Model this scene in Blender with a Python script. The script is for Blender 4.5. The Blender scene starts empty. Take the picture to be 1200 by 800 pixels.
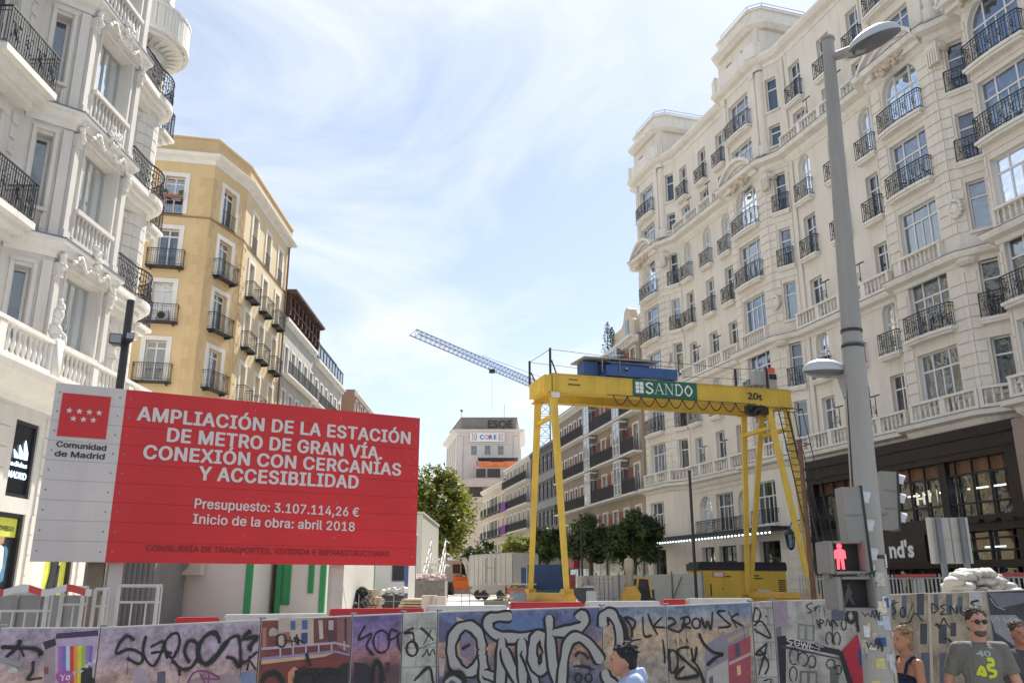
import bpy, bmesh, math, random
from mathutils import Vector, Matrix, noise
R = math.radians
PI = math.pi
SC = bpy.context.scene
COL = SC.collection
random.seed(7)

# ------------------------------------------------------------------ camera model
PITCH = math.atan(.285); FPX = 1000.0; CZ = 2.1
SP, CP = math.sin(PITCH), math.cos(PITCH)
def ray(u, v):
    x = (u-600)/FPX; y = (400-v)/FPX
    return Vector((x, CP-y*SP, SP+y*CP))
def at(u, v, Y):
    r = ray(u, v); t = Y/r.y
    return Vector((r.x*t, Y, CZ+r.z*t))
def zat(v, Y): return at(600, v, Y).z
def xat(u, v, Y): return at(u, v, Y).x

# ------------------------------------------------------------------ materials
MATS = {}
def mat(name, rgb, rough=.7, var=.08, scale=3.0, bump=.0, bscale=40, metal=0, dirt=0, spec=None, emit=None, emit_s=1, streak=False):
    if name in MATS: return MATS[name]
    m = bpy.data.materials.new(name); m.use_nodes = True
    nt = m.node_tree; N = nt.nodes; L = nt.links
    b = N['Principled BSDF']
    b.inputs['Roughness'].default_value = rough
    b.inputs['Metallic'].default_value = metal
    if spec is not None: b.inputs['Specular IOR Level'].default_value = spec
    geo = N.new('ShaderNodeNewGeometry')
    if var > 0:
        nz = N.new('ShaderNodeTexNoise'); nz.inputs['Scale'].default_value = scale; nz.inputs['Detail'].default_value = 5
        nz.inputs['Roughness'].default_value = .6
        L.new(geo.outputs['Position'], nz.inputs['Vector'])
        cr = N.new('ShaderNodeValToRGB')
        e = cr.color_ramp.elements
        e[0].position = .3; e[1].position = .7
        e[0].color = (*[max(0, c*(1-var)) for c in rgb], 1); e[1].color = (*[min(1, c*(1+var)) for c in rgb], 1)
        L.new(nz.outputs['Fac'], cr.inputs['Fac'])
        out = cr.outputs['Color']
        if dirt > 0:
            mp = N.new('ShaderNodeMapping'); mp.inputs['Scale'].default_value = (1.6, 1.6, .16 if streak else .8)
            L.new(geo.outputs['Position'], mp.inputs['Vector'])
            n2 = N.new('ShaderNodeTexNoise'); n2.inputs['Scale'].default_value = 1.7; n2.inputs['Detail'].default_value = 7
            n2.inputs['Roughness'].default_value = .65
            L.new(mp.outputs['Vector'], n2.inputs['Vector'])
            r2 = N.new('ShaderNodeValToRGB'); r2.color_ramp.elements[0].position = .5; r2.color_ramp.elements[1].position = .75
            r2.color_ramp.elements[1].color = (dirt, dirt, dirt, 1)
            L.new(n2.outputs['Fac'], r2.inputs['Fac'])
            mx = N.new('ShaderNodeMix'); mx.data_type = 'RGBA'
            L.new(r2.outputs['Color'], mx.inputs['Factor']); L.new(out, mx.inputs['A'])
            mx.inputs['B'].default_value = (*[c*.45 for c in rgb], 1)
            out = mx.outputs['Result']
        L.new(out, b.inputs['Base Color'])
    else:
        b.inputs['Base Color'].default_value = (*rgb, 1)
    if bump > 0:
        n3 = N.new('ShaderNodeTexNoise'); n3.inputs['Scale'].default_value = bscale; n3.inputs['Detail'].default_value = 4
        L.new(geo.outputs['Position'], n3.inputs['Vector'])
        bp = N.new('ShaderNodeBump'); bp.inputs['Strength'].default_value = bump; bp.inputs['Distance'].default_value = .02
        L.new(n3.outputs['Fac'], bp.inputs['Height']); L.new(bp.outputs['Normal'], b.inputs['Normal'])
    if emit:
        b.inputs['Emission Color'].default_value = (*emit, 1); b.inputs['Emission Strength'].default_value = emit_s
    MATS[name] = m
    return m

def cloth(name, rgb):
    m = mat(name, rgb, .9, .10, 5)
    if 'folds' in m: return m
    m['folds'] = 1; nt = m.node_tree; N = nt.nodes; L = nt.links; g = N.new('ShaderNodeTexCoord')
    mp = N.new('ShaderNodeMapping'); mp.inputs['Scale'].default_value = (9, 9, 4); mp.inputs['Rotation'].default_value = (.5, .3, 0); L.new(g.outputs['Object'], mp.inputs['Vector'])
    n = N.new('ShaderNodeTexNoise'); n.inputs['Scale'].default_value = 1; n.inputs['Detail'].default_value = 3; n.inputs['Distortion'].default_value = 1.2; L.new(mp.outputs[0], n.inputs['Vector'])
    b = N.new('ShaderNodeBump'); b.inputs['Strength'].default_value = .9; b.inputs['Distance'].default_value = .05; L.new(n.outputs['Fac'], b.inputs['Height']); L.new(b.outputs['Normal'], N['Principled BSDF'].inputs['Normal'])
    return m

def brickmat(name, c1, c2, mortar, sx=.25, sz=.065, horiz='xy', rough=.85):
    """bricks laid out by world position (x+y along the wall, z up)"""
    if name in MATS: return MATS[name]
    m = bpy.data.materials.new(name); m.use_nodes = True; nt = m.node_tree; N = nt.nodes; L = nt.links
    b = N['Principled BSDF']; b.inputs['Roughness'].default_value = rough
    g = N.new('ShaderNodeNewGeometry'); s = N.new('ShaderNodeSeparateXYZ'); L.new(g.outputs['Position'], s.inputs[0])
    a = N.new('ShaderNodeMath'); a.operation = 'ADD'; L.new(s.outputs['X'], a.inputs[0]); L.new(s.outputs['Y'], a.inputs[1])
    c = N.new('ShaderNodeCombineXYZ'); L.new(a.outputs[0], c.inputs['X']); L.new(s.outputs['Z'], c.inputs['Y'])
    t = N.new('ShaderNodeTexBrick'); L.new(c.outputs[0], t.inputs['Vector'])
    t.inputs['Color1'].default_value = (*c1, 1); t.inputs['Color2'].default_value = (*c2, 1); t.inputs['Mortar'].default_value = (*mortar, 1)
    t.inputs['Scale'].default_value = 1; t.inputs['Brick Width'].default_value = sx; t.inputs['Row Height'].default_value = sz
    t.inputs['Mortar Size'].default_value = .008
    L.new(t.outputs['Color'], b.inputs['Base Color'])
    MATS[name] = m
    return m

def glassmat(name, tint=(.6, .7, .75), refl=.25, op=.35, body=(.05, .06, .07)):
    """window glass: clear with a strong reflection and a little body colour"""
    if name in MATS: return MATS[name]
    m = bpy.data.materials.new(name); m.use_nodes = True; nt = m.node_tree; N = nt.nodes; L = nt.links
    N.remove(N['Principled BSDF']); out = N['Material Output']
    tr = N.new('ShaderNodeBsdfTransparent'); tr.inputs[0].default_value = (*tint, 1)
    df = N.new('ShaderNodeBsdfDiffuse'); df.inputs[0].default_value = (*body, 1)
    gl = N.new('ShaderNodeBsdfGlossy'); gl.inputs['Roughness'].default_value = .03
    gl.inputs['Color'].default_value = (.85, .92, 1, 1)
    fr = N.new('ShaderNodeFresnel'); fr.inputs['IOR'].default_value = 1.5
    ad = N.new('ShaderNodeMath'); ad.operation = 'ADD'; ad.use_clamp = True; ad.inputs[1].default_value = refl
    L.new(fr.outputs[0], ad.inputs[0])
    geo = N.new('ShaderNodeNewGeometry')
    nz = N.new('ShaderNodeTexNoise'); nz.inputs['Scale'].default_value = 1.3; L.new(geo.outputs['Position'], nz.inputs['Vector'])
    bp = N.new('ShaderNodeBump'); bp.inputs['Strength'].default_value = .3; bp.inputs['Distance'].default_value = .07
    L.new(nz.outputs['Fac'], bp.inputs['Height']); L.new(bp.outputs['Normal'], gl.inputs['Normal'])
    m1 = N.new('ShaderNodeMixShader'); m1.inputs[0].default_value = op; L.new(tr.outputs[0], m1.inputs[1]); L.new(df.outputs[0], m1.inputs[2])
    m2 = N.new('ShaderNodeMixShader'); L.new(ad.outputs[0], m2.inputs[0]); L.new(m1.outputs[0], m2.inputs[1]); L.new(gl.outputs[0], m2.inputs[2])
    L.new(m2.outputs[0], out.inputs['Surface'])
    MATS[name] = m
    return m

# ------------------------------------------------------------------ objects
def tag(o, label=None, cat=None, group=None, kind=None):
    if label: o['label'] = label
    if cat: o['category'] = cat
    if group: o['group'] = group
    if kind: o['kind'] = kind
    return o
def thing(name, label, cat, loc=(0, 0, 0), rz=0, group=None):
    o = bpy.data.objects.new(name, None); COL.objects.link(o); o.empty_display_size = .3
    o.location = loc; o.rotation_euler = (0, 0, rz)
    return tag(o, label, cat, group)
def root_rz(p): return p.rotation_euler.z if p else 0
def link_mesh(name, me, parent=None, loc=None, rz=None):
    """loc/rz are in world space; a child is stored relative to its (unscaled) parent chain"""
    o = bpy.data.objects.new(name, me); COL.objects.link(o)
    W = Matrix.Translation(Vector(loc) if loc is not None else Vector((0, 0, 0))) @ Matrix.Rotation(rz or 0, 4, 'Z')
    if parent is not None:
        o.parent = parent
        P = world_of(parent)
        o.matrix_basis = P.inverted() @ W
    else: o.matrix_basis = W
    return o
def world_of(o):
    M = o.matrix_basis.copy()
    while o.parent: o = o.parent; M = o.matrix_basis @ M
    return M
def copy_tree(o, parent=None):
    c = o.copy(); COL.objects.link(c)
    if parent: c.parent = parent
    for ch in list(o.children): copy_tree(ch, c)
    return c

class Frame:
    """x along the wall (left to right seen from outside), y inward, z up"""
    def __init__(s, o, d):
        s.o = Vector((o[0], o[1], o[2] if len(o) > 2 else 0)); d = Vector((d[0], d[1], 0)).normalized()
        s.d = d; s.i = Vector((-d.y, d.x, 0)); s.rz = math.atan2(d.y, d.x)
    def w(s, x, y, z): return s.o + s.d*x + s.i*y + Vector((0, 0, z))
    def to(s, u, v, y=0):
        """where the sight line through a photo pixel meets this plane: local (x, z)"""
        r = ray(u, v); p0 = s.o + s.i*y; c = Vector((0, 0, CZ))
        t = (p0-c).dot(s.i)/r.dot(s.i); p = c+r*t
        return (p-s.o).dot(s.d), p.z-s.o.z

class MB:
    def __init__(s, fr=None): s.v = []; s.f = []; s.m = []; s.fr = fr; s.mi = 0
    def P(s, p):
        if s.fr: p = s.fr.w(*p)
        s.v.append(tuple(p)); return len(s.v)-1
    def face(s, pts, mi=None):
        s.f.append([s.P(p) for p in pts]); s.m.append(s.mi if mi is None else mi)
    def box(s, x0, x1, y0, y1, z0, z1, mi=None):
        a = [s.P(p) for p in ((x0, y0, z0), (x1, y0, z0), (x1, y1, z0), (x0, y1, z0), (x0, y0, z1), (x1, y0, z1), (x1, y1, z1), (x0, y1, z1))]
        for q in ((3, 2, 1, 0), (4, 5, 6, 7), (0, 1, 5, 4), (1, 2, 6, 5), (2, 3, 7, 6), (3, 0, 4, 7)):
            s.f.append([a[k] for k in q]); s.m.append(s.mi if mi is None else mi)
    def prism(s, poly, z0, z1, mi=None, cap=True):
        n = len(poly); a = [s.P((x, y, z0)) for x, y in poly]; b = [s.P((x, y, z1)) for x, y in poly]
        k = s.mi if mi is None else mi
        for i in range(n):
            j = (i+1) % n; s.f.append([a[i], a[j], b[j], b[i]]); s.m.append(k)
        if cap:
            s.f.append(a[::-1]); s.m.append(k); s.f.append(b); s.m.append(k)
    def plate(s, poly, y0, y1, mi=None):
        """polygon in the xz plane, from y0 to y1"""
        n = len(poly); a = [s.P((x, y0, z)) for x, z in poly]; b = [s.P((x, y1, z)) for x, z in poly]
        k = s.mi if mi is None else mi
        for i in range(n):
            j = (i+1) % n; s.f.append([a[i], a[j], b[j], b[i]]); s.m.append(k)
        s.f.append(a); s.m.append(k); s.f.append(b[::-1]); s.m.append(k)
    def bar(s, p0, p1, r0, r1=None, n=6, mi=None, cap=True):
        r1 = r0 if r1 is None else r1
        p0 = Vector(p0); p1 = Vector(p1); d = (p1-p0)
        if d.length < 1e-6: return
        d.normalize(); up = Vector((0, 0, 1)) if abs(d.z) < .95 else Vector((1, 0, 0))
        a = d.cross(up).normalized(); b = d.cross(a)
        off = PI/4 if n == 4 else 0
        k = s.mi if mi is None else mi
        A = [s.P(p0+(a*math.cos(2*PI*i/n+off)+b*math.sin(2*PI*i/n+off))*r0) for i in range(n)]
        B = [s.P(p1+(a*math.cos(2*PI*i/n+off)+b*math.sin(2*PI*i/n+off))*r1) for i in range(n)]
        for i in range(n):
            j = (i+1) % n; s.f.append([A[i], A[j], B[j], B[i]]); s.m.append(k)
        if cap: s.f.append(A[::-1]); s.m.append(k); s.f.append(B); s.m.append(k)
    def tube(s, pts, r, n=5, mi=None):
        for i in range(len(pts)-1): s.bar(pts[i], pts[i+1], r, r, n, mi)
    def lathe(s, cx, cy, prof, n=12, mi=None, a0=0, a1=2*PI):
        k = s.mi if mi is None else mi; full = abs(a1-a0-2*PI) < 1e-6
        cnt = n if full else n+1; rings = []
        for r, z in prof:
            rings.append([s.P((cx+r*math.cos(a0+(a1-a0)*i/n), cy+r*math.sin(a0+(a1-a0)*i/n), z)) for i in range(cnt)])
        for q in range(len(rings)-1):
            for i in range(n):
                j = (i+1) % cnt
                s.f.append([rings[q][i], rings[q][j], rings[q+1][j], rings[q+1][i]]); s.m.append(k)
    def ball(s, c, rx, ry, rz, n=10, m=7, mi=None, jit=0):
        k = s.mi if mi is None else mi; rings = []
        for q in range(m+1):
            t = PI*q/m; ring = []
            for i in range(n):
                a = 2*PI*i/n; jj = 1+(random.uniform(-jit, jit) if 0 < q < m else 0)
                ring.append(s.P((c[0]+rx*math.sin(t)*math.cos(a)*jj, c[1]+ry*math.sin(t)*math.sin(a)*jj, c[2]+rz*math.cos(t)*jj)))
            rings.append(ring)
        for q in range(m):
            for i in range(n):
                j = (i+1) % n; s.f.append([rings[q][i], rings[q+1][i], rings[q+1][j], rings[q][j]]); s.m.append(k)
    def build(s, name, mats, parent=None, loc=None, rz=None, smooth=False, bevel=0):
        me = s.mesh(name, mats, smooth, loc, rz, bevel)
        o = link_mesh(name, me, parent, loc, rz)
        return o
    def mesh(s, name, mats, smooth=False, loc=None, rz=None, bevel=0):
        """vertices were given in the frame's world space if fr was set: bring them back to the object's own space"""
        if not isinstance(mats, (list, tuple)): mats = [mats]
        vs = s.v
        if s.fr and loc is not None:
            Mi = (Matrix.Translation(Vector(loc)) @ Matrix.Rotation(rz or 0, 4, 'Z')).inverted()
            vs = [tuple(Mi @ Vector(p)) for p in vs]
        me = bpy.data.meshes.new(name); me.from_pydata(vs, [], s.f)
        for m_ in mats: me.materials.append(m_)
        me.polygons.foreach_set('material_index', s.m)
        bm = bmesh.new(); bm.from_mesh(me)
        bmesh.ops.remove_doubles(bm, verts=bm.verts, dist=1e-5)
        if bevel:
            bmesh.ops.bevel(bm, geom=[e for e in bm.edges if len(e.link_faces) == 2 and e.calc_face_angle(0) > .6], offset=bevel, segments=2, affect='EDGES', clamp_overlap=True)
        bmesh.ops.recalc_face_normals(bm, faces=bm.faces)
        bm.to_mesh(me); bm.free()
        if smooth:
            me.polygons.foreach_set('use_smooth', [True]*len(me.polygons))
        me.update()
        return me

def wbuild(mb, name, mats, parent, smooth=False, bevel=0):
    """mb already holds world coordinates; store under parent"""
    me_mb = mb
    base = world_of(parent) if parent else Matrix.Identity(4)
    Mi = base.inverted()
    me_mb.v = [tuple(Mi @ Vector(p)) for p in me_mb.v]
    fr = me_mb.fr; me_mb.fr = None
    me = me_mb.mesh(name, mats, smooth, bevel=bevel); me_mb.fr = fr
    o = bpy.data.objects.new(name, me); COL.objects.link(o); o.parent = parent
    return o

_font = {}
def text_polys(body, bold=0.0, spacing=1.0):
    """flat letters as (verts, faces) with cap height 1, left at x = 0, baseline z = 0"""
    key = (body, bold, spacing)
    if key in _font: return _font[key]
    cu = bpy.data.curves.new('txt', 'FONT'); cu.body = body; cu.size = 1; cu.offset = bold; cu.space_character = spacing
    cu.resolution_u = 3
    o = bpy.data.objects.new('txt', cu); COL.objects.link(o)
    dg = bpy.context.evaluated_depsgraph_get(); me = bpy.data.meshes.new_from_object(o.evaluated_get(dg))
    vs = [(v.co.x, v.co.y) for v in me.vertices]; fs = [list(p.vertices) for p in me.polygons]
    bpy.data.objects.remove(o); bpy.data.curves.remove(cu); bpy.data.meshes.remove(me)
    x0 = min(v[0] for v in vs); x1 = max(v[0] for v in vs)
    vs = [((x-x0), y) for x, y in vs]
    _font[key] = (vs, fs, x1-x0)
    return _font[key]
CAP = .73
def put_text(mb, body, x, z, capH, width=None, y=-.01, bold=.0, align='l', mi=None, spacing=1.0, slope=0):
    """x, z: start (or centre / right) on the baseline; width fits the string; slope = dz/dx of the baseline"""
    vs, fs, w = text_polys(body, bold, spacing)
    k = capH/CAP; kx = (width/w) if width else k
    off = {'l': 0, 'c': -w*kx/2, 'r': -w*kx}[align]
    base = len(mb.v)
    for vx, vz in vs:
        X = x+off+vx*kx
        mb.P((X, y, z+vz*k+slope*(vx*kx+off)))
    for f in fs: mb.f.append([base+i for i in f]); mb.m.append(mb.mi if mi is None else mi)

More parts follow.
